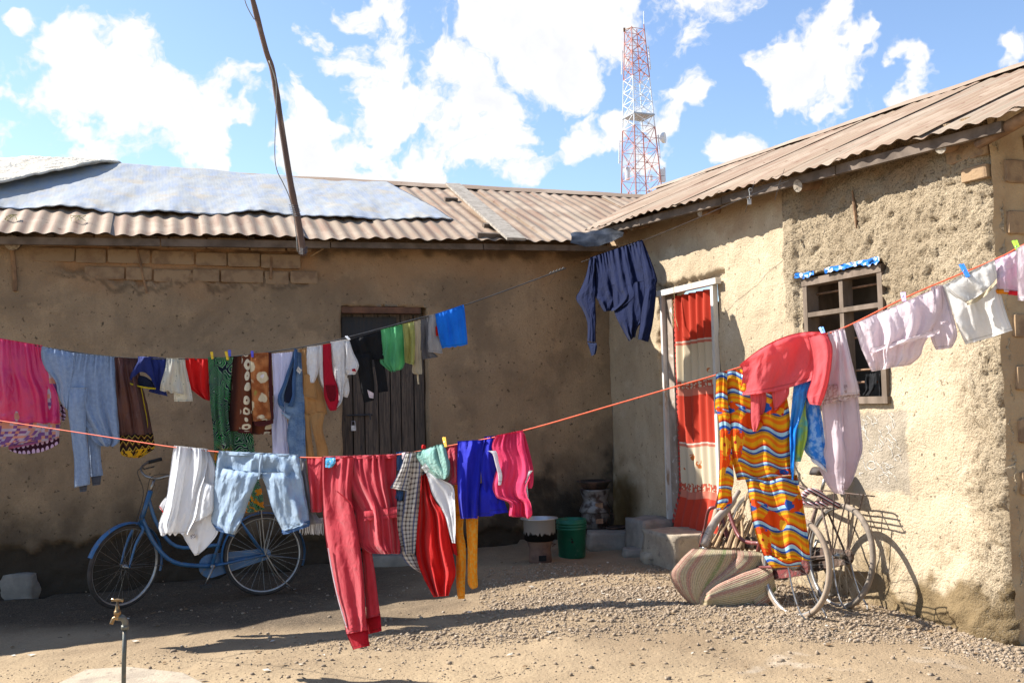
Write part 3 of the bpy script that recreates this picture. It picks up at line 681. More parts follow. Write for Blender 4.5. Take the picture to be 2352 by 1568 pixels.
# curtain material: red and cream bands with key border and flowers
def curtain_mat():
    m, t = newmat('red_cream_curtain'); u = uvc(t); s = sep(t, u); U_, V_ = s[0], s[1]
    red, cream, pink = (0.58, 0.060, 0.030), (0.68, 0.57, 0.40), (0.62, 0.20, 0.13)
    wave = mth(t, 'MULTIPLY', noi(t, u, 3, 3), 0.0)
    f = mth(t, 'FRACT', mth(t, 'ADD', mth(t, 'MULTIPLY', V_, 1/0.97), 0.0))
    # 0-.40 red, .40-.43 pink line, .43-.86 cream, .86-.93 key, .93-1 pink
    col = mix(t, mth(t, 'GREATER_THAN', f, 0.47), red, cream)
    col = mix(t, mth(t, 'MULTIPLY', mth(t, 'GREATER_THAN', f, 0.46), mth(t, 'LESS_THAN', f, 0.475)), col, (0.75, 0.62, 0.5))
    col = mix(t, mth(t, 'MULTIPLY', mth(t, 'GREATER_THAN', f, 0.475), mth(t, 'LESS_THAN', f, 0.50)), col, pink)
    fl = nd(t, 'ShaderNodeTexVoronoi', {'Vector': u, 'Scale': 6.0, 'Randomness': 0.8}, feature='F1').outputs['Distance']
    ring = mth(t, 'MULTIPLY', mth(t, 'LESS_THAN', fl, 0.30), mth(t, 'GREATER_THAN', noi(t, u, 30, 2), 0.47))
    inb = mth(t, 'MULTIPLY', mth(t, 'GREATER_THAN', f, 0.56), mth(t, 'LESS_THAN', f, 0.86))
    col = mix(t, mth(t, 'MULTIPLY', ring, inb), col, (0.52, 0.15, 0.04))
    k = mth(t, 'MULTIPLY', mth(t, 'GREATER_THAN', f, 0.86), mth(t, 'LESS_THAN', f, 0.93))
    ca = mth(t, 'FLOOR', mth(t, 'MULTIPLY', U_, 75.0)); cb = mth(t, 'FLOOR', mth(t, 'MULTIPLY', V_, 75.0))
    wn = nd(t, 'ShaderNodeTexWhiteNoise', {0: comb(t, ca, cb)}, noise_dimensions='2D').outputs[0]
    line = mth(t, 'MAXIMUM', mth(t, 'GREATER_THAN', wn, 0.55), mth(t, 'LESS_THAN', mth(t, 'MODULO', ca, 3.0), 0.5))
    col = mix(t, k, col, mix(t, line, cream, (0.55, 0.11, 0.06)))
    col = mix(t, mth(t, 'GREATER_THAN', f, 0.93), col, pink)
    finish(t, col, 0.9, noi(t, u, 160, 3), 0.001, transl=0.25, sheen=0.1, spec=0.1); return m
vs = []; uv = []; fs = []; nu, nv = 90, 120
zt, zb = qz1-0.07, Rpx(1600, 1222)[1]
for j in range(nv+1):
    for i in range(nu+1):
        u_, v_ = i/nu, j/nv
        flare = 0.08*sstep(0.80, 1.0, v_)
        x = q0+0.20 + (q1-q0-0.25)*u_ - flare*(1-u_)*0.9 + 0.03*v_
        z = zt + (zb-zt)*v_ - 0.02*math.sin(u_*7)*v_
        o = 0.0 + 0.022*math.sin(u_*2*math.pi*5.5 + 1.2*math.sin(v_*2.2) + 0.8*n1(u_*3, v_*2))*(1-0.35*v_) + 0.008*n1(u_*9, v_*5) + flare*0.8
        vs.append(Rp(x, z, o)); uv.append((u_*0.8, v_*(zt-zb)))
for j in range(nv):
    for i in range(nu): fs.append((j*(nu+1)+i, j*(nu+1)+i+1, (j+1)*(nu+1)+i+1, (j+1)*(nu+1)+i))
CUR = mobj('door_curtain', vs, fs, curtain_mat(), None, base=vs[0], smooth=True, uv=uv)
tag(CUR, 'red and cream banded curtain hanging in the right hand doorway', 'curtain')
# scalloped edge of the curtain
vs = []; fs = []
M_redcloth = simple('curtain_trim_red', (0.45, 0.045, 0.03), (0.38, 0.035, 0.025), 10, 0.9, 60, 0)
for k in range(int((zt-zb-0.05)/0.05)):
    z = zt - 0.03 - k*0.05; x0 = q0+0.205 - 0.08*sstep(0.8, 1, (zt-z)/(zt-zb))*0.9; n0 = len(vs)
    o = 0.012 + 0.065*sstep(0.8, 1, (zt-z)/(zt-zb))*0.9
    vs.append(Rp(x0+0.02, z, o))
    for q in range(7):
        a = math.pi/2 + math.pi*q/6; vs.append(Rp(x0 + 0.022*math.cos(a), z + 0.024*math.sin(a), o+0.002))
    fs += [(n0, n0+1+q, n0+2+q) for q in range(6)]
mobj('scalloped_trim', vs, fs, M_redcloth, CUR)
# string and tassel over the doorway
p = Rp(q0+0.32, qz1-0.0, 0.08)
m1 = MB(); m1.tube([p, p-Z3*0.1+DR*0.01, p-Z3*0.3+DR*0.02, p - Z3*0.42+DR*0.07], 0.003, 5)
for i in range(10): m1.tube([p-Z3*(0.12+0.025*i)-DR*0.015, p-Z3*(0.15+0.027*i)+DR*rand(-0.035, 0.0)+NR*0.01], 0.004, 5)
tag(m1.build('hanging_string', M_straw, None, base=p), 'frayed straw coloured string dangling in front of the red curtain top', 'string')
# ---- window
WN = thing('barred_window', 'small wooden window frame with iron bars in the sunlit mud wall', 'window', Rp((w0+w1)/2, wz0))
M_winwood = simple('sunbleached_window_wood', (0.20, 0.15, 0.112), (0.12, 0.088, 0.062), 9, 0.85, 50, 0.002, stretch=(1, 1, 0.4), co='pos')
wz1b = wz1-0.03
def wbar(a0, z0, a1, z1, w, d, o=-0.03, name='frame_rail'):
    m1 = MB(); m1.bar(Rp(a0, z0, o), Rp(a1, z1, o), d, w, Z3 if abs(a1-a0) > abs(z1-z0) else DR); return m1.build(name, M_winwood, WN)
wbar(w0+0.03, wz0, w0+0.03, wz1b, 0.05, 0.11); wbar(w1-0.025, wz0, w1-0.025, wz1b, 0.05, 0.11)
wbar(w0, wz1b-0.03, w1, wz1b-0.03, 0.055, 0.12); wbar(w0-0.02, wz0+0.02, w1+0.02, wz0+0.02, 0.05, 0.14, name='sill')
wm = (w0+w1)/2; wbar(wm, wz0+0.04, wm, wz1b-0.05, 0.045, 0.09, -0.028, 'mullion')
zm = Rpx(1940, 712)[1]; wbar(w0+0.05, zm, w1-0.04, zm, 0.035, 0.085, -0.02, 'crossbar')
for z_ in (Rpx(1900, 668)[1], Rpx(1990, 848)[1], Rpx(2000, 915)[1]+0.12, Rpx(1900, 780)[1]):
    m1 = MB(); m1.tube([Rp(w0+0.04, z_, -0.075), Rp(w1-0.03, z_, -0.075)], 0.009, 8); m1.build('iron_bar', M_rust, WN, smooth=True)
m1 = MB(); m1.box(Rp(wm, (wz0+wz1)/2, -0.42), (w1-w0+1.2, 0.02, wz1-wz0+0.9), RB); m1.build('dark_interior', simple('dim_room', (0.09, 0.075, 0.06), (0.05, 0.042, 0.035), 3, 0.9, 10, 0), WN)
m1 = MB()
for a in (w0-0.05, w1+0.05): m1.box(Rp(a, (wz0+wz1)/2, -0.27), (0.02, 0.30, wz1-wz0+0.9), RB)
m1.build('room_wall', M_winwood, WN)
for (a, w_) in ((w0+0.17, 0.05), (w1-0.16, 0.035)):
    m1 = MB(); m1.box(Rp(a, (wz0+wz1)/2, -0.22), (w_, 0.02, wz1-wz0), RB); m1.build('shutter_board', M_winwood, WN)
m, t = newmat('blue_plastic_strip'); u = objc(t); finish(t, mix(t, smooth(t, noi(t, u, 22, 4), 0.52, 0.6), (0.02, 0.16, 0.55), (0.6, 0.62, 0.62)), 0.4, noi(t, u, 30, 4), 0.006)
vs = []; fs = []; n = 60
for i in range(n+1):
    u_ = i/n; a = w0-0.05 + (w1-w0+0.07)*u_
    for j in range(5):
        v_ = j/4; z = wz1+0.015 - v_*(0.03+0.045*abs(n1(u_*14, 2))) + 0.012*n1(u_*12, v_*3); vs.append(Rp(a, z, 0.055+0.02*n1(u_*16, v_*4)))
for i in range(n):
    if 0.24 < i/n < 0.38: continue
    for j in range(4): fs.append((i*5+j, (i+1)*5+j, (i+1)*5+j+1, i*5+j+1))
mobj('plastic_strip', vs, fs, m, WN, smooth=True)
# grey cement repair with chalk scribbles
m, t = newmat('cement_patch'); P = pos(t)
col = mix(t, smooth(t, noi(t, P, 6, 6), 0.4, 0.62), (0.34, 0.295, 0.225), (0.28, 0.235, 0.17))
vs = []; fs = []; nu = 30
for j in range(nu+1):
    for i in range(nu+1):
        a = 2*i/nu-1; b = 2*j/nu-1
        rr = math.hypot(a*math.sqrt(1-b*b/2), b*math.sqrt(1-a*a/2)); k = 1+0.10*fbm(a*2, b*2, 3, 3)
        x = (cx0+cx1)/2 + (cx1-cx0)/2*a*math.sqrt(1-b*b/2.6)*k; z = (cz0+cz1)/2 + (cz1-cz0)/2*b*math.sqrt(1-a*a/2.6)*k
        vs.append(Rp(x, z, dispR(x, z)*0.4 + 0.016*math.sqrt(max(0, 1-rr*rr))+0.004*fbm(x*4, z*4, 1, 2) + (0.006 if rr < 0.96 else -0.03)))
for j in range(nu):
    for i in range(nu): fs.append((j*(nu+1)+i, j*(nu+1)+i+1, (j+1)*(nu+1)+i+1, (j+1)*(nu+1)+i))
finish(t, col, 0.9, noi(t, P, 25, 6), 0.005, spec=0.2)

M_chalk = simple('chalk', (0.75, 0.73, 0.68), (0.6, 0.58, 0.52), 40, 0.95, 60, 0)
m1 = MB(); random.seed(21)
for i in range(46):
    a = cx0 + (cx1-cx0)*rand(0.14, 0.86); z = cz0 + (cz1-cz0)*rand(0.1, 0.92); L = rand(0.02, 0.08); an = rand(-2, 2)
    pts = []
    for q in range(6):
        aa = a + L*0.5*math.cos(an + q*rand(0.3, 0.9)); zz = z + L*(q/5-0.5)*1.6*math.sin(an+1)
        pts.append(Rp(aa, zz, dispR(aa, zz) + 0.003))
    m1.tube(pts, 0.0013, 4)
ca, cz = cx0+(cx1-cx0)*0.35, cz0+(cz1-cz0)*0.30
m1.tube([Rp(ca+0.045*math.cos(q*0.5), cz+0.03*math.sin(q*0.5), dispR(ca, cz)+0.004) for q in range(13)], 0.0018, 4)
m1.build('chalk_scribble', M_chalk, HR)
# ---- steps and loose stones
def stone(name, label, c, sz, mat, rz=0.0, seed=0, flat=0.6, cat='stone', group=None, sub=3, par=None):
    bm = bmesh.new(); bmesh.ops.create_cube(bm, size=2.0); bmesh.ops.subdivide_edges(bm, edges=bm.edges[:], cuts=7, use_grid_fill=True)
    R = Matrix.Rotation(rz, 3, 'Z'); V = []
    for v in bm.verts:
        p = v.co.copy(); q = p.normalized()*1.25; p = p.lerp(q, 1-flat)
        p *= 1 + 0.07*fbm(p.x*1.3+seed, p.y*1.3, p.z*1.3, 3)
        V.append(Vector(c) + R @ Vector((p.x*sz[0]/2, p.y*sz[1]/2, p.z*sz[2]/2)))
    F = [tuple(l.vert.index for l in f.loops) for f in bm.faces]; bm.free()
    o = mobj(name, V, F, mat, par, base=c if par is None else None, smooth=True); 
    if label: tag(o, label, cat, group)
    return o
angR = math.atan2(DR.y, DR.x)
g = ground_pt(1570, 1262); 
a_ = Rpx(1618, 1200)[0]; stone('door_step', 'pale concrete step below the curtained doorway', Rp(a_, 0.12, 0.24), (0.62, 0.50, 0.34), M_conc, angR, 2, 0.92, 'step')
stone('door_step', 'higher grey cement step in shade against the door frame', Rp(Rpx(1540, 1200)[0]-0.05, 0.15, 0.20), (0.40, 0.36, 0.38), M_concgrey, angR, 5, 0.9, 'step')
for (x, y, w, d, h, lab, mt) in ((1532, 1292, 0.42, 0.30, 0.12, 'flat sunlit stone between the concrete step and the mat', M_conc), (1475, 1278, 0.34, 0.24, 0.10, 'flat stone in shade left of the door step', M_concgrey), (1405, 1262, 0.46, 0.34, 0.20, 'cement block in the corner carrying the stacked stoves', M_concgrey),
                         (20, 1388, 0.42, 0.30, 0.30, 'grey stone block by the back wall at the picture\'s left edge', M_concgrey), (896, 1302, 0.42, 0.22, 0.14, 'cement doorstep block in front of the plank door', M_concgrey)):
    g = ground_pt(x, y); stone('stone_block', lab, g+Vector((0, d/2, h/2-0.03)), (w, d, h), mt, 0.3*n1(x), x, 0.75)
# concrete slab by the tap
pts = [(60, 1600), (205, 1522), (330, 1512), (440, 1536), (560, 1600)]
vs = []; top = [ground_pt(x, y) + Z3*0.0 for x, y in [(70, 1640), (100, 1604), (150, 1580), (206, 1552), (300, 1546), (424, 1560), (470, 1584), (500, 1620)]]
n = len(top); b0 = [Vector((p.x, p.y, p.z-0.05)) for p in top]; b1 = [Vector((p.x+(0.0), p.y-0.02, p.z+0.055)) for p in top]
near = [Vector((p.x*0.98+0.1*(0.5-i/n), 3.9, p.z+0.055)) for i, p in enumerate(top)]
V = b0+b1+near; F = [(i, i+1, n+i+1, n+i) for i in range(n-1)] + [(n+i, n+i+1, 2*n+i+1, 2*n+i) for i in range(n-1)]
o = mobj('concrete_slab', V, F, M_conc, None, base=V[0]); tag(o, 'low concrete washing slab around the foot of the tap', 'slab')
md = o.modifiers.new('b', 'BEVEL'); md.width = 0.02; md.segments = 2
# ---- gravel
def pebbles(name, pts, rs, mat, kind='stuff'):
    ico = bmesh.new(); bmesh.ops.create_icosphere(ico, subdivisions=1, radius=1.0); iv = np.array([tuple(v.co) for v in ico.verts]); iff = np.array([[l.vert.index for l in f.loops] for f in ico.faces]); ico.free()
    n = len(pts); rng = np.random.default_rng(4); P = np.asarray(pts); r = np.asarray(rs)[:, None, None]
    sc = rng.uniform(0.6, 1.3, (n, 1, 3)); sc[:, :, 2] *= 0.7; jit = rng.uniform(0.8, 1.2, (n, len(iv), 1))
    an = rng.uniform(0, 6.28, n); ca, sa = np.cos(an), np.sin(an)
    V = iv[None]*sc*jit*r; X = V[..., 0]*ca[:, None]-V[..., 1]*sa[:, None]; Y = V[..., 0]*sa[:, None]+V[..., 1]*ca[:, None]
    V = np.stack([X, Y, V[..., 2]], -1) + P[:, None, :]
    F = (iff[None] + (np.arange(n)*len(iv))[:, None, None]).reshape(-1, 3)
    me = bpy.data.meshes.new(name); V = V.reshape(-1, 3)
    me.vertices.add(len(V)); me.vertices.foreach_set('co', V.ravel()); me.loops.add(len(F)*3); me.loops.foreach_set('vertex_index', F.ravel().astype(np.int32))
    me.polygons.add(len(F)); me.polygons.foreach_set('loop_start', np.arange(0, len(F)*3, 3, dtype=np.int32)); me.polygons.foreach_set('loop_total', np.full(len(F), 3, dtype=np.int32)); me.update(calc_edges=True); me.validate()
    me.materials.append(mat); o = bpy.data.objects.new(name, me); C.objects.link(o); o['kind'] = kind; return o
m, t = newmat('gravel_stone'); P = pos(t); col = mix(t, noi(t, P, 22, 2), (0.37, 0.285, 0.195), (0.15, 0.11, 0.078))
col = mix(t, smooth(t, noi(t, P, 35, 2), 0.6, 0.7), col, (0.46, 0.39, 0.31)); finish(t, col, 0.95, noi(t, P, 150, 3), 0.002, spec=0.15); M_grav = m
rng = np.random.default_rng(9); pts = []; rs = []
def gdens(X, Y):
    d = 0.03
    a = math.hypot((X-1.15)/1.5, (Y-7.45)/0.75); d = max(d, sstep(1.15, 0.55, a))
    b = math.hypot((X-2.4)/1.3, (Y-6.55)/0.42); d = max(d, 0.9*sstep(1.2, 0.6, b))
    c = math.hypot((X-0.1)/1.6, (Y-6.75)/0.35); d = max(d, 0.55*sstep(1.2, 0.4, c))
    e = abs((Vector((X, Y, 0))-CORN).dot(NR)-0.25); d = max(d, 0.8*sstep(0.35, 0.1, e)*sstep(6.9, 6.0, Y))
    f = math.hypot((X-0.6)/2.2, (Y-8.4)/1.0); d = max(d, 0.25*sstep(1.2, 0.5, f))
    if X < -0.3: d *= 1-0.93*sstep(6.9, 7.3, Y-0.315*(X+1.8)+0.0)
    return d*(0.75+0.6*n1(X*3, Y*3, 4))
while len(pts) < 62000:
    X, Y = rng.uniform(-4.2, 3.4), rng.uniform(5.0, 9.6)
    if rng.random() > gdens(X, Y): continue
    if (Vector((X, Y, 0))-CORN).dot(NR) < 0.02 or (Vector((X, Y, 0))-CORN).dot(NL) < 0.02: continue
    r = 0.0022 + 0.0042*rng.random()**1.6 + 0.015*rng.random()**16; pts.append((X, Y, gz(X, Y)+r*0.25)); rs.append(r)
pebbles('gravel', pts, rs, M_grav)
pts = []; rs = []
for i in range(4200):
    X, Y = rng.uniform(-4.5, 3.4), rng.uniform(4.9, 9.0)
    if (Vector((X, Y, 0))-CORN).dot(NR) < 0.05 or (Vector((X, Y, 0))-CORN).dot(NL) < 0.05: continue
    if Y-0.315*(X+1.8) > 7.1 and rng.random() < 0.85: continue
    
    if n1(X*1.6, Y*2.4, 7)+0.5*n1(X*6, Y*6, 2) < rng.uniform(-0.35, 0.45): continue
    r = 0.0022 + 0.007*rng.random()**3 + (0.017*rng.random()**9); pts.append((X, Y, gz(X, Y)+r*0.2)); rs.append(r)
pebbles('pebbles', pts, rs, M_grav)

# bits of litter and dead leaves trodden into the yard
random.seed(31); vs = []; fs = []
for i in range(170):
    X, Y = rand(-4.0, 3.0), rand(5.2, 9.6)
    if (Vector((X, Y, 0))-CORN).dot(NR) < 0.1 or (Vector((X, Y, 0))-CORN).dot(NL) < 0.1: continue
    z = gz(X, Y)+0.006; r = rand(0.008, 0.022); a = rand(0, 6); n = len(vs)
    for q in range(6): vs.append((X+r*math.cos(a+q)*(1.6 if q % 3 == 0 else 0.7), Y+r*math.sin(a+q), z+rand(0, 0.010)))
    fs.append(tuple(range(n, n+6)))
m, t = newmat('dead_leaf_litter'); P = pos(t); finish(t, mix(t, smooth(t, noi(t, P, 2.5, 2), 0.48, 0.54), (0.16, 0.10, 0.05), (0.45, 0.42, 0.36)), 0.9)
o = mobj('litter', vs, fs, m); o['kind'] = 'stuff'
vs = MB(); random.seed(32)
for i in range(60):
    X, Y = rand(-4.0, 3.0), rand(5.2, 8.5); z = gz(X, Y)+0.004; a = rand(0, 6); L = rand(0.02, 0.09)
    vs.tube([(X, Y, z), (X+L*0.5*math.cos(a), Y+L*0.5*math.sin(a), z+0.004), (X+L*math.cos(a+0.3), Y+L*math.sin(a+0.3), z)], rand(0.0012, 0.003), 4)
o = vs.build('twigs', M_timber); o['kind'] = 'stuff'
# ================================================================== CLOTHES LINES
# places in the enlarged crops of the photograph -> picture coordinates
REG = {'V': (0, 0, 1), 'A': (0, 734.7, 4), 'B': (440.8, 734.7, 4), 'C': (244.9, 955.1, 4), 'D': (673.5, 955.1, 4), 'E': (1530.6, 734.7, 4),
       'F': (1493.9, 1089.8, 4), 'G': (1285.7, 514.3, 4), 'H': (1775.5, 538.8, 4), 'K': (673.5, 1224.5, 4), 'J': (759.2, 673.5, 3.94), 'P': (2142.9, 551, 7.53)}
def zr(r, x, y): a, b, k = REG[r]; return a + x/k, b + y/k
class Line:
    def __init__(s, a, b):
        s.P = Vector((a[0], a[1], 0)); d = Vector((b[0]-a[0], b[1]-a[1], 0)); s.D = d.normalized(); s.N = Vector((s.D.y, -s.D.x, 0))
        if s.N.y > 0: s.N = -s.N
    def pt(s, x, y, o=0.0): return onpl(x, y, s.P + s.N*o, s.N)
_a = atY(0, 950, 7.35); _b = atY(1815, 415, 8.30); LA = Line(_a, _b)
_a = atY(0, 950, 6.9); _b = atY(2352, 900, 3.9); LB = Line(_a, _b)
def ridged(x, y, z): return 1.0 - 2.0*abs(noise.noise(Vector((x, y, z))))
def panel(acc, line, reg, rows, n=4, a=0.018, th=0.018, off=0.0, seed=0.0, bow=0.0, bowb=0.0, hem=0.0, res=0.010, wr=1.0, gather=0.35, curl=0.0):
    R = []
    for r in rows:
        x0, y0 = zr(reg, r[0], r[1]); x1, y1 = zr(reg, r[2], r[3]); R.append((x0, y0, x1, y1))
    P0 = line.pt(R[0][0], R[0][1]); P1 = line.pt(R[-1][0], R[-1][1]); Q0 = line.pt(R[0][2], R[0][3]); Q1 = line.pt(R[-1][2], R[-1][3])
    m = len(R)//2; W_ = max((Q0-P0).length, (line.pt(*R[m][2:])-line.pt(*R[m][:2])).length, (Q1-P1).length); H_ = max((P1-P0).length, (Q1-Q0).length, 0.02)
    nu = max(10, min(110, int(W_/res))); nv = max(6, min(150, int(H_/(res*1.25))))
    rr = cr(R, nv); k = REG[reg][2]
    V, F, UV = acc; EDG = _ed(acc); th = th*0.62
    for side in (1, -1):
        n0 = len(V)
        for j in range(nv+1):
            x0, y0, x1, y1 = rr[j]; v = j/nv
            for i in range(nu+1):
                u = i/nu
                par = 4*u*(1-u)
                x = x0+(x1-x0)*u; y = y0+(y1-y0)*u + par*(bow/k*(1-v) + bowb/k*v)
                env = gather + (1-gather)*sstep(0, 0.45, v)
                ph = u*n*(0.8+0.2*math.sin(seed*9)) + 0.6*n1(u*2.2+seed, v*0.8, seed) + 0.05*math.sin(v*3+seed)
                md = 0.55 + 0.9*abs(n1(u*n*0.7+seed*3, v*1.3, 7.7))
                s1 = math.sin(2*math.pi*ph); 
                big = 2.1*n1(u*n*0.85+0.35*v+seed*5.1, v*0.6+seed, 3.3) + 0.9*n1(u*n*2.1-0.5*v+seed*2.3, v*0.7, 8.1)
                rdg = ridged(u*n*0.8+0.25*v*math.sin(seed)+seed*4.7, v*0.6+seed*0.3, 5.5)
                f = a*1.25*env*(0.24*md*s1 + 0.85*big + 0.50*max(0.0, rdg)**2*2.0)
                f += (1-sstep(0, 0.30, v))*a*0.40*math.sin(2*math.pi*(u*n*2.3 + n1(u*4+seed, 1.1)))
                w = wr*(0.0055*n1(u*W_*16+seed, v*H_*9, seed) + 0.008*ridged(u*W_*6+v*H_*3+seed, v*H_*4, seed)*(0.5+0.5*n1(u*3, v*3, seed+5)) + 0.0018*n1(u*W_*50, v*H_*38, seed))
                lens = math.sqrt(max(0.0, 1-(2*u-1)**2)) * (0.25+0.75*sstep(0, 0.15, v))
                fb = f*(1.0 if side > 0 else 0.6) + (w if side > 0 else 0.7*w)
                if j == nv: y += hem/k*math.sin(2*math.pi*ph)
                y += 2.2*n1(u*3.5+seed, 3.3)*sstep(0.75, 1, v)*min(1.0, W_*3) + 0.7*n1(u*11+seed, 6.3)*sstep(0.9, 1, v)
                x += (2*u-1)**3*(2.2*n1(v*4*max(H_, .3)+seed, 2.2+side*0.0, 9) + 0.8*n1(v*13+seed, 5.2))*sstep(0, 0.15, v)*min(1.0, W_*4)
                o = off + fb + side*(0.0035 + th*lens) + curl*v*v
                V.append(line.pt(x, y, o)); UV.append((u*W_, v*H_)); EDG.append(((1-v)*H_, min(u, 1-u)*W_))
        for j in range(nv):
            for i in range(nu):
                q = (n0+j*(nu+1)+i, n0+j*(nu+1)+i+1, n0+(j+1)*(nu+1)+i+1, n0+(j+1)*(nu+1)+i)
                F.append(q if side < 0 else q[::-1])
        if side < 0:
            h = (nu+1)*(nv+1)
            for i in range(nu): F.append((n0-h+i, n0+i, n0+i+1, n0-h+i+1))                 # over the line
            for j in range(nv):
                F.append((n0-h+j*(nu+1), n0-h+(j+1)*(nu+1), n0+(j+1)*(nu+1), n0+j*(nu+1)))
                F.append((n0-h+j*(nu+1)+nu, n0+j*(nu+1)+nu, n0+(j+1)*(nu+1)+nu, n0-h+(j+1)*(nu+1)+nu))
_EDS = {}
def _ed(acc): return _EDS.setdefault(id(acc[0]), [])
def edge_uv(o, acc):
    l = o.data.uv_layers.new(name='Edge'); li = np.zeros(len(o.data.loops), dtype=np.int32); o.data.loops.foreach_get('vertex_index', li)
    l.data.foreach_set('uv', np.asarray(_EDS[id(acc[0])], dtype=float)[li].ravel()); KEEP.append(acc)
KEEP = []
def garment(name, label, cat, line, panels, mat, group, parts=()):
    acc = ([], [], [])
    for i, (reg, rows, kw) in enumerate(panels): panel(acc, line, reg, rows, **{**dict(seed=(hash_(name)+i*1.7) % 37), **kw})
    base = line.pt(*zr(panels[0][0], (panels[0][1][0][0]+panels[0][1][0][2])/2, (panels[0][1][0][1]+panels[0][1][0][3])/2))
    o = mobj(name, acc[0], acc[1], mat, None, base=base, smooth=True, uv=acc[2]); tag(o, label, cat, group); edge_uv(o, acc)
    for i, (pn, reg, rows, kw, pm) in enumerate(parts):
        acc = ([], [], []); panel(acc, line, reg, rows, **{**dict(seed=(hash_(pn)+i) % 31), **kw})
        edge_uv(mobj(pn, acc[0], acc[1], pm, o, smooth=True, uv=acc[2]), acc)
    return o
def hash_(s): return sum(ord(c)*(i+1) for i, c in enumerate(s)) % 97
def rope(name, line, pts, r, mat, label, n=90):
    P = [line.pt(x, y) for x, y in cr(pts, n)]
    mb = MB(); mb.tube(P, r, 8); o = mb.build(name, mat, None, smooth=True, base=P[0]); return tag(o, label, 'clothesline')
# ---- cloth materials
def cloth_detail(t, u, col, c, bs, bd):
    e = sep(t, nd(t, 'ShaderNodeUVMap', uv_map='Edge').outputs[0])
    line = mth(t, 'MULTIPLY', mth(t, 'GREATER_THAN', e[0], 0.017), mth(t, 'LESS_THAN', e[0], 0.0225))
    side = mth(t, 'MULTIPLY', mth(t, 'GREATER_THAN', e[1], 0.009), mth(t, 'LESS_THAN', e[1], 0.013))
    st = mth(t, 'MAXIMUM', line, mth(t, 'MULTIPLY', side, 0.6))
    dk = nd(t, 'ShaderNodeMix', {'Factor': mth(t, 'MULTIPLY', st, 0.45)}, data_type='RGBA', blend_type='MULTIPLY')
    t.links.new(col, dk.inputs[6]); dk.inputs[7].default_value = (0.35, 0.35, 0.35, 1)
    w = vmt(t, 'ADD', vmt(t, 'MULTIPLY', u, (1, 0.6, 1)), vmt(t, 'SCALE', noi(t, u, 5, 2, col=True), s=0.10))
    cr1 = mth(t, 'ABSOLUTE', mth(t, 'SUBTRACT', noi(t, w, 9.0, 3, 0.5), 0.5)); cr2 = mth(t, 'ABSOLUTE', mth(t, 'SUBTRACT', noi(t, w, 23.0, 3, 0.5), 0.5))
    h = mth(t, 'ADD', mth(t, 'MULTIPLY', smooth(t, cr1, 0.0, 0.22), 0.40), mth(t, 'MULTIPLY', smooth(t, cr2, 0.0, 0.2), 0.12))
    h = mth(t, 'SUBTRACT', h, mth(t, 'MULTIPLY', st, 0.15))
    h = mth(t, 'ADD', h, mth(t, 'MULTIPLY', noi(t, u, bs, 3), bd/0.010))
    return dk.outputs[2], h
def fab(name, c, c2=None, scale=5, tr=0.38, rough=0.9, sheen=0.15, bs=220, bd=0.0006, spec=0.15, tc=None):
    m, t = newmat(name); u = uvc(t)
    c2 = c2 or tuple(x*0.82 for x in c)
    col = mix(t, smooth(t, noi(t, u, scale, 4), 0.35, 0.65), c, c2)
    col = mix(t, mth(t, 'MULTIPLY', smooth(t, noi(t, u, 2.3, 5, 0.65), 0.45, 0.7), 0.22), col, tuple(min(0.85, x*1.22+0.002) for x in c))
    col, hgt = cloth_detail(t, u, col, c, bs, bd)
    finish(t, col, rough, hgt, 0.010, transl=tr, sheen=sheen, spec=spec, tcol=tc); return m
def fab_fn(name, fn, tr=0.38, rough=0.9, bs=220, bd=0.0006, spec=0.15):
    m, t = newmat(name); u = uvc(t); col, hgt = cloth_detail(t, u, fn(t, u), None, bs, bd); finish(t, col, rough, hgt, 0.010, transl=tr, sheen=0.1, spec=spec); return m
def fleece(name, c, c2): return fab(name, c, c2, 40, 0.15, 1.0, 0.5, 90, 0.006, 0.05)
F_hot = fab('hot_pink_satin', (0.62, 0.015, 0.12), (0.55, 0.012, 0.12), 4, 0.25, 0.33, 0.1, 300, 0.0003, 0.6)
F_fleece = fleece('blue_grey_fleece', (0.23, 0.31, 0.46), (0.19, 0.26, 0.40))
F_cuffg = fab('grey_rib_cuff', (0.10, 0.11, 0.14))
F_brown = fab('dark_brown_satin', (0.085, 0.024, 0.014), (0.06, 0.017, 0.011), 5, 0.18, 0.5, 0.1, 260, 0.0004, 0.35)
F_navyb = fab('navy_blue_cotton', (0.030, 0.045, 0.20), (0.02, 0.03, 0.15))
F_yel = fab('yellow_trim', (0.6, 0.45, 0.02))
F_red = fab('red_cotton', (0.62, 0.012, 0.010), (0.52, 0.010, 0.010), 5, 0.3)
F_white = fab('white_cotton', (0.82, 0.82, 0.83), (0.77, 0.78, 0.80), 4, 0.45, 0.9)
F_lilac = fab('white_sheet_cotton', (0.66, 0.66, 0.80), (0.60, 0.60, 0.76), 4, 0.4)
F_wfleece = fleece('white_fleece', (0.74, 0.72, 0.70), (0.66, 0.64, 0.63))
F_crim = fab('crimson_rib', (0.50, 0.012, 0.035), (0.42, 0.01, 0.03))
F_tan = fab('tan_drill', (0.42, 0.225, 0.085), (0.34, 0.175, 0.065), 6, 0.2)
F_black = fab('black_jersey', (0.006, 0.006, 0.007), (0.009, 0.009, 0.010), 6, 0.03, 0.75, 0.0)
F_green = fab('mint_green_cotton', (0.13, 0.46, 0.20), (0.10, 0.38, 0.17), 6, 0.35)
F_olive = fab('yellow_olive_cotton', (0.42, 0.42, 0.13), (0.34, 0.33, 0.10), 6, 0.35)
F_beige = fab('beige_cotton', (0.52, 0.44, 0.30), (0.42, 0.35, 0.24), 6, 0.3)
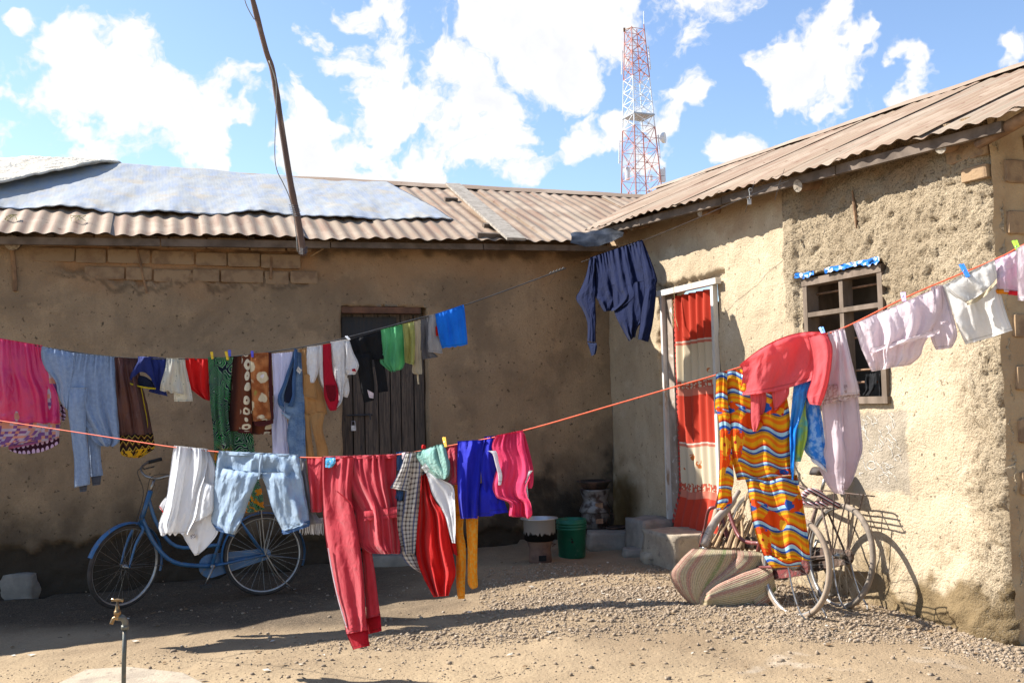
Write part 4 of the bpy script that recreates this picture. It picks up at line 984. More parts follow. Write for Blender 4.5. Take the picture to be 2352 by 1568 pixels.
F_dgrey = fab('dark_grey_jersey', (0.13, 0.125, 0.13), (0.10, 0.095, 0.10), 6, 0.2)
F_lgrey = fab('light_grey_jersey', (0.36, 0.345, 0.34), (0.30, 0.29, 0.285), 6, 0.25)
F_azure = fab('azure_blue_cotton', (0.012, 0.20, 0.72), (0.01, 0.16, 0.62), 6, 0.3)
F_navy = fab('navy_sweatshirt', (0.004, 0.008, 0.034), (0.005, 0.010, 0.042), 6, 0.03, 0.95, 0.03)
F_salmon = fab('salmon_red_sweat', (0.56, 0.045, 0.065), (0.50, 0.035, 0.052), 5, 0.32, 0.95, 0.3)
F_salcuff = fab('red_rib_cuff', (0.46, 0.008, 0.022), (0.38, 0.006, 0.018))
F_royal = fab('royal_blue_cotton', (0.012, 0.018, 0.46), (0.01, 0.014, 0.38), 5, 0.25, 0.7)
F_pink = fab('bubblegum_pink_cotton', (0.80, 0.055, 0.16), (0.74, 0.06, 0.17), 5, 0.4)
F_hood = fab('coral_pink_cotton', (0.84, 0.15, 0.16), (0.82, 0.13, 0.145), 5, 0.5)
F_pale = fab('pale_pink_cotton', (0.80, 0.68, 0.70), (0.76, 0.62, 0.65), 5, 0.55)
F_wpink = fab('whitish_pink_cotton', (0.84, 0.74, 0.76), (0.80, 0.68, 0.71), 5, 0.48)
F_creamw = fab('cream_white_cotton', (0.82, 0.80, 0.76), (0.77, 0.74, 0.70), 5, 0.45)
F_teal = fleece('teal_towelling', (0.17, 0.36, 0.30), (0.22, 0.42, 0.36))
F_rterry = fleece('rose_red_terry', (0.55, 0.04, 0.07), (0.46, 0.03, 0.06))
F_bterry = fab_fn('blue_white_terry', lambda t, u: mix(t, smooth(t, noi(t, u, 38, 4), 0.42, 0.6), (0.04, 0.24, 0.72), (0.30, 0.52, 0.85)), 0.25, 1.0, 120, 0.004)
F_orange = fab_fn('amber_lace', lambda t, u: mix(t, smooth(t, noi(t, u, 60, 3), 0.45, 0.6), (0.80, 0.30, 0.01), (0.72, 0.40, 0.06)), 0.4, 0.6, 140, 0.002)
F_plastic = fab('thin_blue_plastic', (0.015, 0.24, 0.75), (0.02, 0.33, 0.80), 9, 0.4, 0.22, 0.0, 60, 0.004, 0.6)
F_lime = fab_fn('lime_blue_towel', lambda t, u: mix(t, smooth(t, noi(t, u, 10, 4), 0.45, 0.6), (0.45, 0.62, 0.10), (0.12, 0.50, 0.52)), 0.3, 1.0, 120, 0.004)
def f_denim(name, a, b, tr=0.12):
    def fn(t, u):
        c = mix(t, smooth(t, noi(t, u, 7, 6, 0.6), 0.38, 0.62), a, b)
        return mix(t, mth(t, 'MULTIPLY', smooth(t, noi(t, vmt(t, 'MULTIPLY', u, (1, 3, 1)), 60, 3), 0.4, 0.65), 0.35), c, tuple(x*1.35 for x in b))
    return fab_fn(name, fn, tr, 0.95, 260, 0.001)
F_ljean = f_denim('pale_washed_denim', (0.31, 0.40, 0.50), (0.22, 0.30, 0.40)); F_cuffn = f_denim('blue_denim_hem', (0.035, 0.085, 0.20), (0.05, 0.11, 0.24))
F_djean = f_denim('mid_blue_denim', (0.07, 0.13, 0.24), (0.16, 0.24, 0.36)); F_dark = fab('dark_hollow', (0.008, 0.012, 0.03), tr=0.02)  # near-black stands in for shade inside open garments
def f_tiles(t, u):
    s = sep(t, u); g = 38.0
    a = mth(t, 'FLOOR', mth(t, 'MULTIPLY', s[0], g)); b = mth(t, 'FLOOR', mth(t, 'MULTIPLY', s[1], g))
    w = nd(t, 'ShaderNodeTexWhiteNoise', {0: comb(t, a, b)}, noise_dimensions='2D').outputs[0]
    c = mix(t, mth(t, 'GREATER_THAN', w, 0.38), (0.20, 0.085, 0.26), (0.62, 0.30, 0.22)); c = mix(t, mth(t, 'GREATER_THAN', w, 0.68), c, (0.50, 0.42, 0.52))
    return c
F_tiles = fab_fn('purple_orange_tile_print', f_tiles); F_mauve = fab('mauve_band', (0.36, 0.10, 0.22))
def f_dots(t, u, bg=(0.05, 0.012, 0.03), fg=(0.58, 0.42, 0.60), g=30.0, r=0.36):
    v = nd(t, 'ShaderNodeTexVoronoi', {'Vector': u, 'Scale': g, 'Randomness': 0.15}, feature='F1').outputs['Distance']
    return mix(t, mth(t, 'LESS_THAN', v, r), bg, fg)
F_dots = fab_fn('dark_dotted_hem', f_dots)
def f_zig(t, u):
    s = sep(t, u); z = mth(t, 'PINGPONG', mth(t, 'MULTIPLY', s[0], 1.0), 0.022)
    f = mth(t, 'FRACT', mth(t, 'MULTIPLY', mth(t, 'ADD', s[1], mth(t, 'MULTIPLY', z, 1.3)), 24.0))
    c = mix(t, mth(t, 'LESS_THAN', f, 0.16), (0.018, 0.008, 0.006), (0.55, 0.38, 0.06))
    c = mix(t, mth(t, 'MULTIPLY', mth(t, 'GREATER_THAN', f, 0.16), mth(t, 'LESS_THAN', f, 0.45)), c, (0.10, 0.035, 0.015))
    return mix(t, mth(t, 'MULTIPLY', mth(t, 'GREATER_THAN', s[1], 0.117), mth(t, 'GREATER_THAN', noi(t, u, 26, 2), 0.47)), c, (0.62, 0.36, 0.015))
F_zig = fab_fn('zigzag_border_print', f_zig)
def f_flor(t, u):
    v = nd(t, 'ShaderNodeTexVoronoi', {'Vector': u, 'Scale': 34.0, 'Randomness': 0.9}, feature='F1').outputs['Distance']
    return mix(t, mth(t, 'LESS_THAN', v, 0.17), (0.66, 0.63, 0.54), (0.22, 0.30, 0.26))
F_flor = fab_fn('cream_sprigged_cotton', f_flor)
def f_kit(t, u):
    w = vmt(t, 'ADD', u, vmt(t, 'SCALE', noi(t, u, 7, 2, col=True), s=0.11))
    d = nd(t, 'ShaderNodeTexVoronoi', {'Vector': w, 'Scale': 11.0}, feature='DISTANCE_TO_EDGE').outputs[0]
    f = mth(t, 'FRACT', mth(t, 'MULTIPLY', d, 11.0))
    c = mix(t, smooth(t, noi(t, u, 7, 3), 0.4, 0.6), (0.02, 0.33, 0.055), (0.015, 0.16, 0.04))
    c = mix(t, mth(t, 'LESS_THAN', f, 0.42), c, (0.012, 0.02, 0.035))
    c = mix(t, mth(t, 'MULTIPLY', mth(t, 'GREATER_THAN', f, 0.46), mth(t, 'LESS_THAN', f, 0.60)), c, (0.55, 0.62, 0.56))
    s = sep(t, u); low = smooth(t, s[1], 0.60, 0.75)
    return mix(t, mth(t, 'MULTIPLY', low, mth(t, 'GREATER_THAN', noi(t, u, 13, 3), 0.54)), c, (0.62, 0.26, 0.02))
F_kit = fab_fn('green_wax_print', f_kit)
def f_blank(t, u):
    w = vmt(t, 'ADD', u, vmt(t, 'SCALE', noi(t, u, 8, 3, col=True), s=0.09))
    d = nd(t, 'ShaderNodeTexVoronoi', {'Vector': w, 'Scale': 9.0}, feature='F1').outputs['Distance']
    c = mix(t, smooth(t, noi(t, u, 9, 4), 0.42, 0.58), (0.26, 0.075, 0.022), (0.42, 0.16, 0.055))
    c = mix(t, smooth(t, d, 0.40, 0.33), c, (0.62, 0.52, 0.34))
    c = mix(t, smooth(t, noi(t, u, 5, 3), 0.58, 0.63), c, (0.28, 0.21, 0.05))
    return mix(t, smooth(t, d, 0.16, 0.10), c, (0.70, 0.64, 0.66))
F_blank = fab_fn('brown_floral_fleece', f_blank, 0.1, 1.0, 90, 0.004)
def f_orn(t, u):
    s = sep(t, u)
    w = vmt(t, 'ADD', u, vmt(t, 'SCALE', noi(t, u, 10, 2, col=True), s=0.05))
    d = nd(t, 'ShaderNodeTexVoronoi', {'Vector': w, 'Scale': 13.0, 'Randomness': 0.3}, feature='F1').outputs['Distance']
    ring = mth(t, 'MULTIPLY', mth(t, 'LESS_THAN', d, 0.42), mth(t, 'GREATER_THAN', d, 0.18))
    m_ = mth(t, 'MULTIPLY', ring, smooth(t, s[0], 0.085, 0.10))
    return mix(t, m_, mix(t, smooth(t, s[0], 0.03, 0.08), (0.035, 0.011, 0.008), (0.12, 0.035, 0.016)), (0.66, 0.58, 0.42))
F_orn = fab_fn('dark_brown_ornament_fleece', f_orn, 0.1, 1.0, 90, 0.004); F_maroon = fab('maroon_binding', (0.10, 0.022, 0.022))
def f_plaid(t, u):
    s = sep(t, u); g = 42.0
    a = mth(t, 'FRACT', mth(t, 'MULTIPLY', s[0], g)); b = mth(t, 'FRACT', mth(t, 'MULTIPLY', s[1], g))
    la = mth(t, 'LESS_THAN', a, 0.38); lb = mth(t, 'LESS_THAN', b, 0.38)
    c = mix(t, mth(t, 'MULTIPLY', mth(t, 'ADD', la, lb), 0.5), (0.62, 0.58, 0.52), (0.075, 0.055, 0.06))
    return mix(t, mth(t, 'MULTIPLY', mth(t, 'LESS_THAN', mth(t, 'FRACT', mth(t, 'MULTIPLY', s[0], g/3)), 0.14), 0.7), c, (0.10, 0.14, 0.30))
F_plaid = fab_fn('brown_white_check', f_plaid)
def f_wave(t, u):
    s = sep(t, u)
    ph = mth(t, 'ADD', mth(t, 'MULTIPLY', s[1], 13.5), mth(t, 'ADD', mth(t, 'MULTIPLY', mth(t, 'SINE', mth(t, 'MULTIPLY', s[0], 50.0)), 0.13), mth(t, 'ADD', mth(t, 'MULTIPLY', s[0], -1.2), mth(t, 'MULTIPLY', noi(t, u, 4, 2), 0.9))))
    f = mth(t, 'FRACT', ph)
    cr_ = nd(t, 'ShaderNodeValToRGB', {0: f}); e = cr_.color_ramp; e.interpolation = 'CONSTANT'
    stops = [(0, (0.85, 0.20, 0.008)), (0.16, (0.80, 0.42, 0.01)), (0.34, (0.85, 0.20, 0.008)), (0.44, (0.42, 0.012, 0.012)), (0.52, (0.40, 0.66, 0.78)), (0.68, (0.02, 0.09, 0.40)), (0.79, (0.50, 0.28, 0.03)), (0.9, (0.85, 0.42, 0.01))]
    while len(e.elements) < len(stops): e.elements.new(0.5)
    for q, (p_, c_) in enumerate(stops): e.elements[q].position = p_; e.elements[q].color = c4(c_)
    reg = smooth(t, noi(t, u, 5.0, 2), 0.53, 0.535)
    v = nd(t, 'ShaderNodeTexVoronoi', {'Vector': u, 'Scale': 19.0, 'Randomness': 0.6}, feature='F1'); d = v.outputs['Distance']; rnd = sep(t, v.outputs['Color'])[0]
    pet = mth(t, 'MULTIPLY_ADD', noi(t, u, 75, 2), 0.5, 0.20)
    fl = mix(t, mth(t, 'GREATER_THAN', rnd, 0.5), (0.02, 0.10, 0.42), (0.80, 0.40, 0.02)); fl = mix(t, mth(t, 'LESS_THAN', d, 0.12), fl, (0.5, 0.02, 0.02))
    flor = mix(t, mth(t, 'LESS_THAN', d, pet), (0.80, 0.085, 0.006), fl)
    return mix(t, reg, cr_.outputs[0], flor)
F_wave = fab_fn('orange_wave_wax_print', f_wave, 0.32)
F_lace = fab_fn('pale_pink_lace', lambda t, u: mix(t, smooth(t, noi(t, u, 90, 3), 0.44, 0.56), (0.78, 0.68, 0.68), (0.55, 0.40, 0.38)), 0.5, 0.9, 120, 0.003)
F_wtag = fab('white_label', (0.7, 0.7, 0.68)); F_oran = fab('orange_edging', (0.85, 0.30, 0.02)); F_redb = fab('red_edging', (0.75, 0.03, 0.05))
F_sky = fab_fn('sky_blue_print', lambda t, u: mix(t, smooth(t, noi(t, u, 60, 3), 0.5, 0.6), (0.08, 0.42, 0.72), (0.5, 0.7, 0.8)), 0.2)
M_orl = simple('orange_nylon_line', (0.70, 0.11, 0.04), (0.6, 0.09, 0.03), 40, 0.6, 60, 0)
GA = 'clothes on the dark wire line nearer the back wall'; GB = 'clothes on the orange nylon line nearer the camera'
M_chain = simple('bare_twisted_wire', (0.07, 0.07, 0.07), (0.05, 0.05, 0.05), 60, 0.7, 60, 0)
# ---- lines
rope('wire_clothesline', LA, [(-260, 722), (-100, 758), (0, 777), (100, 797), (265, 820), (400, 824), (480, 824), (620, 808), (720, 792), (800, 774), (935, 738), (1070, 700), (1300, 616)], 0.0042, M_wire, 'dark wire clothesline sagging in front of the shaded back wall')
_b = onpl(1815, 415, CORN+NR*0.27, NR); _a = atY(1338, 600, 9.95); LS = Line(_a, _b)
P = [LS.pt(x, y) for x, y in cr([(1338, 601), (1348, 597), (1480, 551), (1600, 502), (1700, 458), (1812, 415)], 40)]
mb = MB(); mb.tube(P, 0.0018, 6)
mb3 = MB()
for i in range(5): mb3.tube([LA.pt(1262+i*7, 629-i*2.5), LA.pt(1266+i*7, 624-i*2.5, 0.008), LA.pt(1270+i*7, 628-i*2.5)], 0.004, 5)
mb3.tube([LA.pt(1278, 625), LA.pt(1270, 640), LA.pt(1262, 652)], 0.0012, 4)
mb3.build('splice', M_chain, [o for o in bpy.data.objects if o.name == 'wire_clothesline'][0])
mb2 = MB(); mb2.tube([LA.pt(1299, 616), LA.pt(1310, 611), LA.pt(1318, 600)], 0.002, 4)
for q in ((1722, 450), (1790, 422)): mb.tube([LS.pt(q[0], q[1]), LS.pt(q[0]-4, q[1]+14), LS.pt(q[0]-10, q[1]+38)], 0.002, 4); mb.tube([LS.pt(q[0], q[1]), LS.pt(q[0]+6, q[1]-16), LS.pt(q[0]+12, q[1]-34)], 0.002, 4)
tag(mb.build('tie_wire', M_wire, None, base=P[0]), 'thin wire carrying the navy sweatshirt up to the right hand eaves', 'wire')
OL = [(-60, 958), (0, 966), (200, 996), (395, 1026), (500, 1037), (600, 1046), (700, 1050), (820, 1050), (910, 1044), (1040, 1022), (1200, 989), (1400, 932), (1540, 891), (1650, 859), (1780, 815), (1890, 771), (1955, 745), (2100, 674), (2290, 594), (2352, 562), (2480, 505)]
rope('nylon_clothesline', LB, OL, 0.0032, M_orl, 'bright orange nylon clothesline running across the whole yard', 140)
# ---- garments on the wire line
garment('skirt', 'purple and orange tile print skirt with dotted hem under the hot pink satin', 'skirt', LA,
    [('A', [(-200, 300, 500, 330), (-200, 700, 535, 720), (-195, 1000, 545, 985), (-190, 1190, 320, 1135)], dict(n=5, a=0.02, off=-0.03)), ('A', [(300, 900, 545, 900), (310, 1020, 548, 1010), (320, 1135, 540, 1085)], dict(n=2, off=-0.028)),
     ], F_tiles, GA, [('hem_band', 'A', [(80, 1175, 545, 1075), (90, 1200, 550, 1125)], dict(n=3, a=0.012, off=-0.025, th=0.01, bowb=60), F_dots), ('hem_stripe', 'A', [(78, 1160, 470, 1078), (80, 1188, 475, 1100)], dict(n=3, a=0.012, off=-0.012, th=0.008), F_mauve), ('side_fold', 'A', [(550, 760, 590, 800), (560, 860, 605, 880), (570, 930, 590, 925)], dict(n=1, a=0.01, off=-0.05, th=0.01), F_dots)])
garment('skirt', 'shiny hot pink satin skirt at the left end of the wire line', 'skirt', LA,
    [('A', [(-220, 130, 395, 235), (-230, 400, 445, 500), (-235, 620, 525, 680), (-240, 800, 548, 860), (-240, 900, 553, 950)], dict(n=6, a=0.024, th=0.03, hem=4, bowb=15))], F_hot, GA)
garment('pullover', 'fluffy blue grey fleece pullover hanging folded beside the hot pink skirt', 'pullover', LA,
    [('A', [(790, 900, 950, 900), (812, 1200, 925, 1200), (828, 1438, 948, 1425)], dict(n=1, a=0.012, th=0.03, off=-0.035)),
     ('A', [(385, 240, 680, 300), (380, 330, 690, 400), (415, 450, 680, 480), (505, 560, 660, 620), (530, 680, 640, 740), (570, 780, 625, 830)], dict(n=2.2, a=0.018, th=0.045, gather=0.7)),
     ('A', [(675, 298, 1060, 340), (640, 480, 1068, 500), (625, 650, 1082, 680), (640, 800, 1092, 850), (770, 980, 1098, 1020), (850, 1110, 1104, 1110), (930, 1160, 1040, 1160)], dict(n=5.5, a=0.024, th=0.03, off=0.005)),
     ('A', [(618, 620, 800, 620), (620, 820, 790, 820), (655, 1060, 795, 1060), (682, 1300, 818, 1300), (680, 1500, 828, 1485), (682, 1540, 820, 1510)], dict(n=1.3, a=0.014, th=0.04, off=0.03, gather=1))],
    F_fleece, GA, [('cuff', 'A', [(835, 1435, 935, 1425), (850, 1522, 922, 1512)], dict(n=2, a=0.004, th=0.015, off=-0.03), F_cuffg), ('cuff', 'A', [(725, 1520, 800, 1515), (735, 1580, 795, 1572)], dict(n=2, a=0.004, th=0.015, off=0.025), F_cuffg)])
garment('wrap_skirt', 'dark brown wrap skirt with a black and yellow zigzag border', 'skirt', LA,
    [('A', [(1050, 343, 1265, 353), (1060, 560, 1300, 560), (1078, 800, 1355, 800), (1098, 1060, 1405, 1050)], dict(n=4.5, a=0.026, th=0.02))], F_brown, GA,
    [('zigzag_border', 'A', [(1096, 1052, 1406, 1040), (1104, 1120, 1412, 1105), (1110, 1230, 1418, 1180), (1190, 1265, 1300, 1262)], dict(n=4.5, a=0.022, th=0.02, off=0.002, gather=1), F_zig),
     ('yellow_cord', 'A', [(1292, 620, 1300, 620), (1318, 760, 1326, 760), (1345, 900, 1353, 900), (1356, 990, 1362, 990)], dict(n=1, a=0.003, th=0.004, off=0.035), F_yel)])
garment('shorts', 'small navy blue frilled shorts with yellow trim', 'shorts', LA,
    [('A', [(1368, 333, 1532, 350), (1400, 450, 1532, 450), (1385, 600, 1520, 620), (1365, 660, 1540, 700)], dict(n=3.5, a=0.02, th=0.02, off=-0.025)),
     ('A', [(1265, 332, 1395, 340), (1262, 385, 1390, 390), (1212, 480, 1412, 470), (1192, 560, 1432, 600), (1215, 575, 1430, 640)], dict(n=3, a=0.016, th=0.05, bowb=-140))], F_navyb, GA,
    [('dark_leg_hollow', 'A', [(1200, 535, 1425, 590), (1215, 590, 1425, 640)], dict(n=1, a=0.004, th=0.02, off=0.0, bow=-50), F_dark), ('trim', 'A', [(1192, 574, 1432, 622), (1195, 590, 1430, 640)], dict(n=1, a=0.004, th=0.008, off=0.045, bow=10, bowb=10), F_yel)])  # dark panel paints the shaded inside of the open leg
garment('shorts', 'cream sprigged shorts with frilled legs between navy shorts and red top', 'shorts', LA,
    [('A', [(1620, 350, 1706, 352), (1640, 500, 1725, 500), (1600, 620, 1755, 640), (1600, 750, 1772, 745)], dict(n=3, a=0.02, th=0.02, off=-0.02)),
     ('A', [(1530, 350, 1640, 352), (1512, 470, 1650, 490), (1482, 580, 1670, 600), (1470, 640, 1690, 690)], dict(n=3.5, a=0.024, th=0.03, hem=10))], F_flor, GA)
garment('top', 'small bright red top between cream shorts and green print cloth', 'top', LA,
    [('A', [(1702, 350, 1915, 356), (1712, 480, 1920, 480), (1730, 610, 1925, 620), (1790, 665, 1926, 690), (1870, 725, 1925, 745)], dict(n=4, a=0.026, th=0.02))], F_red, GA)
garment('print_cloth', 'green wax print cloth with black scrolls held by yellow pegs', 'cloth', LA,
    [('B', [(150, 500, 400, 480), (180, 800, 480, 800), (215, 1080, 560, 1060), (230, 1400, 590, 1380), (330, 1600, 650, 1600), (470, 1775, 665, 1740)], dict(n=5, a=0.022, th=0.015, off=-0.045)),
     ('B', [(146, 340, 378, 342), (158, 560, 352, 560), (172, 780, 330, 800), (190, 980, 350, 1000), (205, 1180, 370, 1190), (210, 1340, 250, 1330)], dict(n=4, a=0.026, th=0.02)),], F_kit, GA)
garment('blanket', 'brown fleece blanket with cream flowers and maroon binding', 'blanket', LA,
    [('B', [(375, 332, 545, 318), (362, 600, 548, 600), (340, 850, 552, 860), (322, 1015, 552, 1025)], dict(n=1.6, a=0.018, th=0.02, off=-0.012))], F_orn, GA,
    [('front_fold', 'B', [(532, 308, 702, 296), (540, 500, 705, 500), (550, 750, 712, 750), (562, 930, 735, 910)], dict(n=1.5, a=0.012, th=0.03, off=0.025), F_blank),
     ('back_fold', 'B', [(520, 600, 745, 600), (530, 980, 745, 960), (540, 1048, 728, 1052)], dict(n=1.5, a=0.01, th=0.02, off=-0.045), F_orn),
     ('binding', 'B', [(700, 300, 732, 298), (703, 500, 735, 500), (712, 750, 745, 750), (728, 915, 752, 905)], dict(n=1, a=0.004, th=0.014, off=0.022), F_maroon),
     ('binding', 'B', [(560, 925, 750, 905), (580, 968, 745, 948)], dict(n=1, a=0.005, th=0.014, off=0.04, bow=14, bowb=14), F_maroon),
     ('binding', 'B', [(420, 992, 552, 1002), (424, 1026, 552, 1036)], dict(n=1, a=0.005, th=0.014, off=0.0, bow=8, bowb=8), F_maroon)])
garment('sheet', 'long white cotton sheet between the brown blanket and the jeans', 'sheet', LA,
    [('B', [(733, 308, 925, 292), (748, 520, 900, 520), (752, 780, 865, 800), (733, 980, 882, 1000), (738, 1150, 885, 1150), (745, 1290, 900, 1290)], dict(n=4, a=0.022, th=0.018))], F_lilac, GA)
garment('jeans', 'mid blue jeans hung up by one side of the waistband', 'jeans', LA,
    [('B', [(930, 285, 1005, 300), (900, 420, 1012, 440), (850, 560, 1018, 580), (792, 700, 1030, 700), (800, 790, 1034, 780), (880, 880, 1034, 880), (888, 930, 1040, 950), (872, 1080, 1042, 1080), (890, 1180, 1045, 1180), (895, 1290, 1048, 1290)], dict(n=2, a=0.022, th=0.04, off=0.01, wr=2.2))], F_djean, GA,
    [('dark_inside', 'B', [(925, 440, 955, 440), (885, 560, 935, 560), (850, 680, 925, 690), (850, 750, 900, 770)], dict(n=1, a=0.003, th=0.012, off=0.05), F_dark),  # dark panel paints the shaded inside of the open waist
     ('waistband', 'B', [(940, 262, 972, 268), (935, 420, 962, 420), (920, 560, 955, 560), (918, 700, 950, 700), (880, 790, 930, 800)], dict(n=1, a=0.004, th=0.016, off=0.055), F_cuffn),
     ('waistband', 'B', [(925, 340, 945, 350), (880, 450, 905, 460), (838, 580, 868, 590), (790, 700, 822, 710), (800, 780, 850, 800)], dict(n=1, a=0.004, th=0.014, off=0.05), F_cuffn),
     ('care_tag', 'B', [(975, 425, 1012, 460), (958, 465, 990, 497)], dict(n=1, a=0.002, th=0.002, off=0.075), F_wtag),
     ('pale_pocket', 'B', [(812, 840, 905, 880), (870, 905, 900, 915)], dict(n=1, a=0.005, th=0.01, off=0.06), F_ljean)])
garment('cargo_trousers', 'tan cargo trousers between the blue jeans and the white hooded top', 'trousers', LA,
    [('B', [(985, 270, 1068, 258), (1010, 500, 1140, 500), (1015, 700, 1215, 700), (1025, 860, 1242, 870)], dict(n=2, a=0.014, th=0.03, off=-0.01, wr=1.6)),
     ('B', [(1010, 840, 1085, 850), (1030, 980, 1092, 980), (1045, 1130, 1105, 1130), (1052, 1290, 1130, 1290)], dict(n=1, a=0.010, th=0.03, wr=1.8)),
     ('B', [(1075, 840, 1228, 850), (1100, 980, 1200, 990), (1135, 1110, 1225, 1110), (1150, 1200, 1250, 1200), (1150, 1290, 1255, 1290)], dict(n=1.3, a=0.012, th=0.03, off=0.01, wr=1.8))], F_tan, GA,
    [('leg_pocket', 'B', [(1030, 500, 1130, 490), (1030, 700, 1150, 735)], dict(n=1, a=0.003, th=0.014, off=0.035), F_tan)])
garment('hoodie', 'white fleece hooded top with a wide crimson stripe', 'hooded top', LA,
    [('B', [(1150, 232, 1215, 228), (1160, 420, 1215, 420), (1165, 500, 1218, 560), (1190, 600, 1225, 640)], dict(n=1, a=0.008, th=0.03)),
     ('B', [(1380, 530, 1435, 530), (1375, 640, 1447, 640), (1372, 700, 1430, 712)], dict(n=1, a=0.006, th=0.03, off=-0.02)),
     ('B', [(1270, 200, 1440, 172), (1285, 380, 1445, 350), (1300, 500, 1430, 520), (1335, 640, 1400, 620), (1345, 740, 1380, 740), (1290, 815, 1340, 800)], dict(n=2.5, a=0.016, th=0.04)),
     ('B', [(1058, 245, 1160, 235), (1052, 350, 1168, 350), (1058, 450, 1162, 470), (1065, 540, 1140, 540), (1085, 578, 1125, 575)], dict(n=1.5, a=0.010, th=0.05, off=0.02)),
     ('B', [(1405, 190, 1445, 178), (1415, 300, 1480, 290), (1412, 400, 1528, 390), (1412, 460, 1530, 440), (1425, 502, 1500, 500)], dict(n=1.3, a=0.010, th=0.05, off=0.03))], F_wfleece, GA,
    [('crimson_stripe', 'B', [(1203, 225, 1277, 214), (1202, 350, 1285, 350), (1205, 480, 1300, 490), (1210, 600, 1335, 600), (1215, 700, 1350, 700), (1245, 790, 1345, 770), (1270, 835, 1325, 830)], dict(n=1.2, a=0.008, th=0.03, off=0.02), F_crim),
     ('sleeve_lining', 'B', [(1470, 450, 1500, 445), (1470, 470, 1510, 475)], dict(n=1, a=0.001, th=0.006, off=0.085), F_crim),
     ('hood_lining', 'B', [(1225, 600, 1320, 600), (1245, 700, 1325, 690), (1270, 750, 1310, 745)], dict(n=1, a=0.002, th=0.008, off=0.052), fab('dark_crimson', (0.2, 0.006, 0.015)))])
garment('trousers', 'black jersey trousers in front of the plank door', 'trousers', LA,
    [('B', [(1440, 188, 1735, 95), (1470, 290, 1750, 240), (1500, 380, 1765, 360)], dict(n=4, a=0.016, th=0.02)),
     ('B', [(1660, 300, 1755, 280), (1685, 450, 1772, 440), (1702, 560, 1790, 555), (1715, 668, 1803, 655)], dict(n=1.5, a=0.010, th=0.03, off=-0.02, gather=1)),
     ('B', [(1490, 300, 1650, 300), (1522, 450, 1660, 450), (1545, 600, 1678, 600), (1580, 760, 1670, 740)], dict(n=1.5, a=0.012, th=0.035, off=0.01, gather=1))], F_black, GA,
    [('pink_patch', 'B', [(1612, 640, 1668, 670), (1628, 712, 1668, 720)], dict(n=1, a=0.002, th=0.004, off=0.06), F_wpink)])
garment('top', 'mint green top bunched on the line before the plank door', 'top', LA,
    [('B', [(1735, 90, 1935, 38), (1748, 240, 1950, 200), (1722, 380, 1962, 350), (1775, 440, 1935, 440), (1830, 475, 1880, 470)], dict(n=4.5, a=0.026, th=0.025, hem=8))], F_green, GA)
garment('shorts', 'small yellow olive shorts next to the mint green top', 'shorts', LA,
    [('B', [(1932, 38, 2040, 12), (1948, 200, 2052, 180), (1955, 390, 2042, 415)], dict(n=3.5, a=0.022, th=0.02))], F_olive, GA)
garment('vest', 'crumpled beige vest with a dangling strap between olive and grey clothes', 'vest', LA,
    [('B', [(2030, 18, 2100, -5), (2050, 150, 2112, 140), (2045, 300, 2108, 340), (2022, 470, 2115, 480), (2070, 500, 2105, 498)], dict(n=2.5, a=0.02, th=0.02)),
     ('B', [(2065, 480, 2085, 480), (2068, 530, 2084, 530), (2076, 590, 2090, 588)], dict(n=1, a=0.003, th=0.006))], F_beige, GA)
garment('t_shirt', 'dark grey t-shirt folded next to the beige vest', 't-shirt', LA,
    [('J', [(792, 240, 905, 200), (812, 400, 900, 380), (812, 500, 905, 500), (815, 600, 980, 575)], dict(n=3.5, a=0.018, th=0.02, off=-0.015))], F_dgrey, GA)
garment('t_shirt', 'light grey t-shirt with a red and white edge beside the azure shorts', 't-shirt', LA,
    [('J', [(888, 202, 955, 182), (885, 350, 965, 330), (880, 430, 990, 430), (878, 528, 1018, 545)], dict(n=2, a=0.014, th=0.03))], F_lgrey, GA, [('red_edge', 'J', [(950, 300, 966, 300), (955, 385, 975, 385)], dict(n=1, a=0.002, th=0.01, off=0.012), F_red)])
garment('shorts', 'azure blue shorts at the upper end of the wire line', 'shorts', LA,
    [('V', [(1000, 721, 1065, 699), (1003, 745, 1069, 730), (1008, 770, 1072, 765), (1015, 800, 1074, 792)], dict(n=4, a=0.018, th=0.025, hem=1.0))], F_azure, GA)
garment('sweatshirt', 'navy blue sweatshirt hanging alone by its hem in the corner of the yard', 'sweatshirt', LS,
    [('G', [(278, 308, 755, 143), (300, 480, 800, 330), (320, 640, 850, 500), (360, 720, 870, 640), (410, 808, 600, 780)], dict(n=6, a=0.024, th=0.03, gather=0.5)),
     ('G', [(480, 560, 790, 520), (500, 780, 800, 700), (540, 900, 790, 860), (600, 1020, 720, 950), (640, 1075, 690, 1040)], dict(n=2.5, a=0.02, th=0.035, off=0.015, gather=1)),
     ('G', [(268, 330, 325, 310), (245, 460, 320, 460), (195, 600, 325, 600), (150, 685, 328, 700), (210, 790, 330, 800), (248, 900, 335, 900), (248, 1080, 335, 1085)], dict(n=1, a=0.01, th=0.04, off=0.03, gather=1)),
     ('G', [(730, 160, 762, 150), (745, 300, 820, 290), (760, 430, 895, 500), (775, 560, 890, 560), (780, 620, 880, 700), (750, 800, 862, 860), (735, 950, 840, 980), (718, 1055, 812, 1085)], dict(n=1.5, a=0.016, th=0.04, off=0.03, gather=1))], F_navy, None,
    [('cuff', 'G', [(250, 1085, 335, 1090), (265, 1130, 345, 1130), (292, 1212, 330, 1195)], dict(n=2, a=0.005, th=0.02, off=0.03), fab('navy_rib', (0.02, 0.03, 0.08), sheen=0.03))])
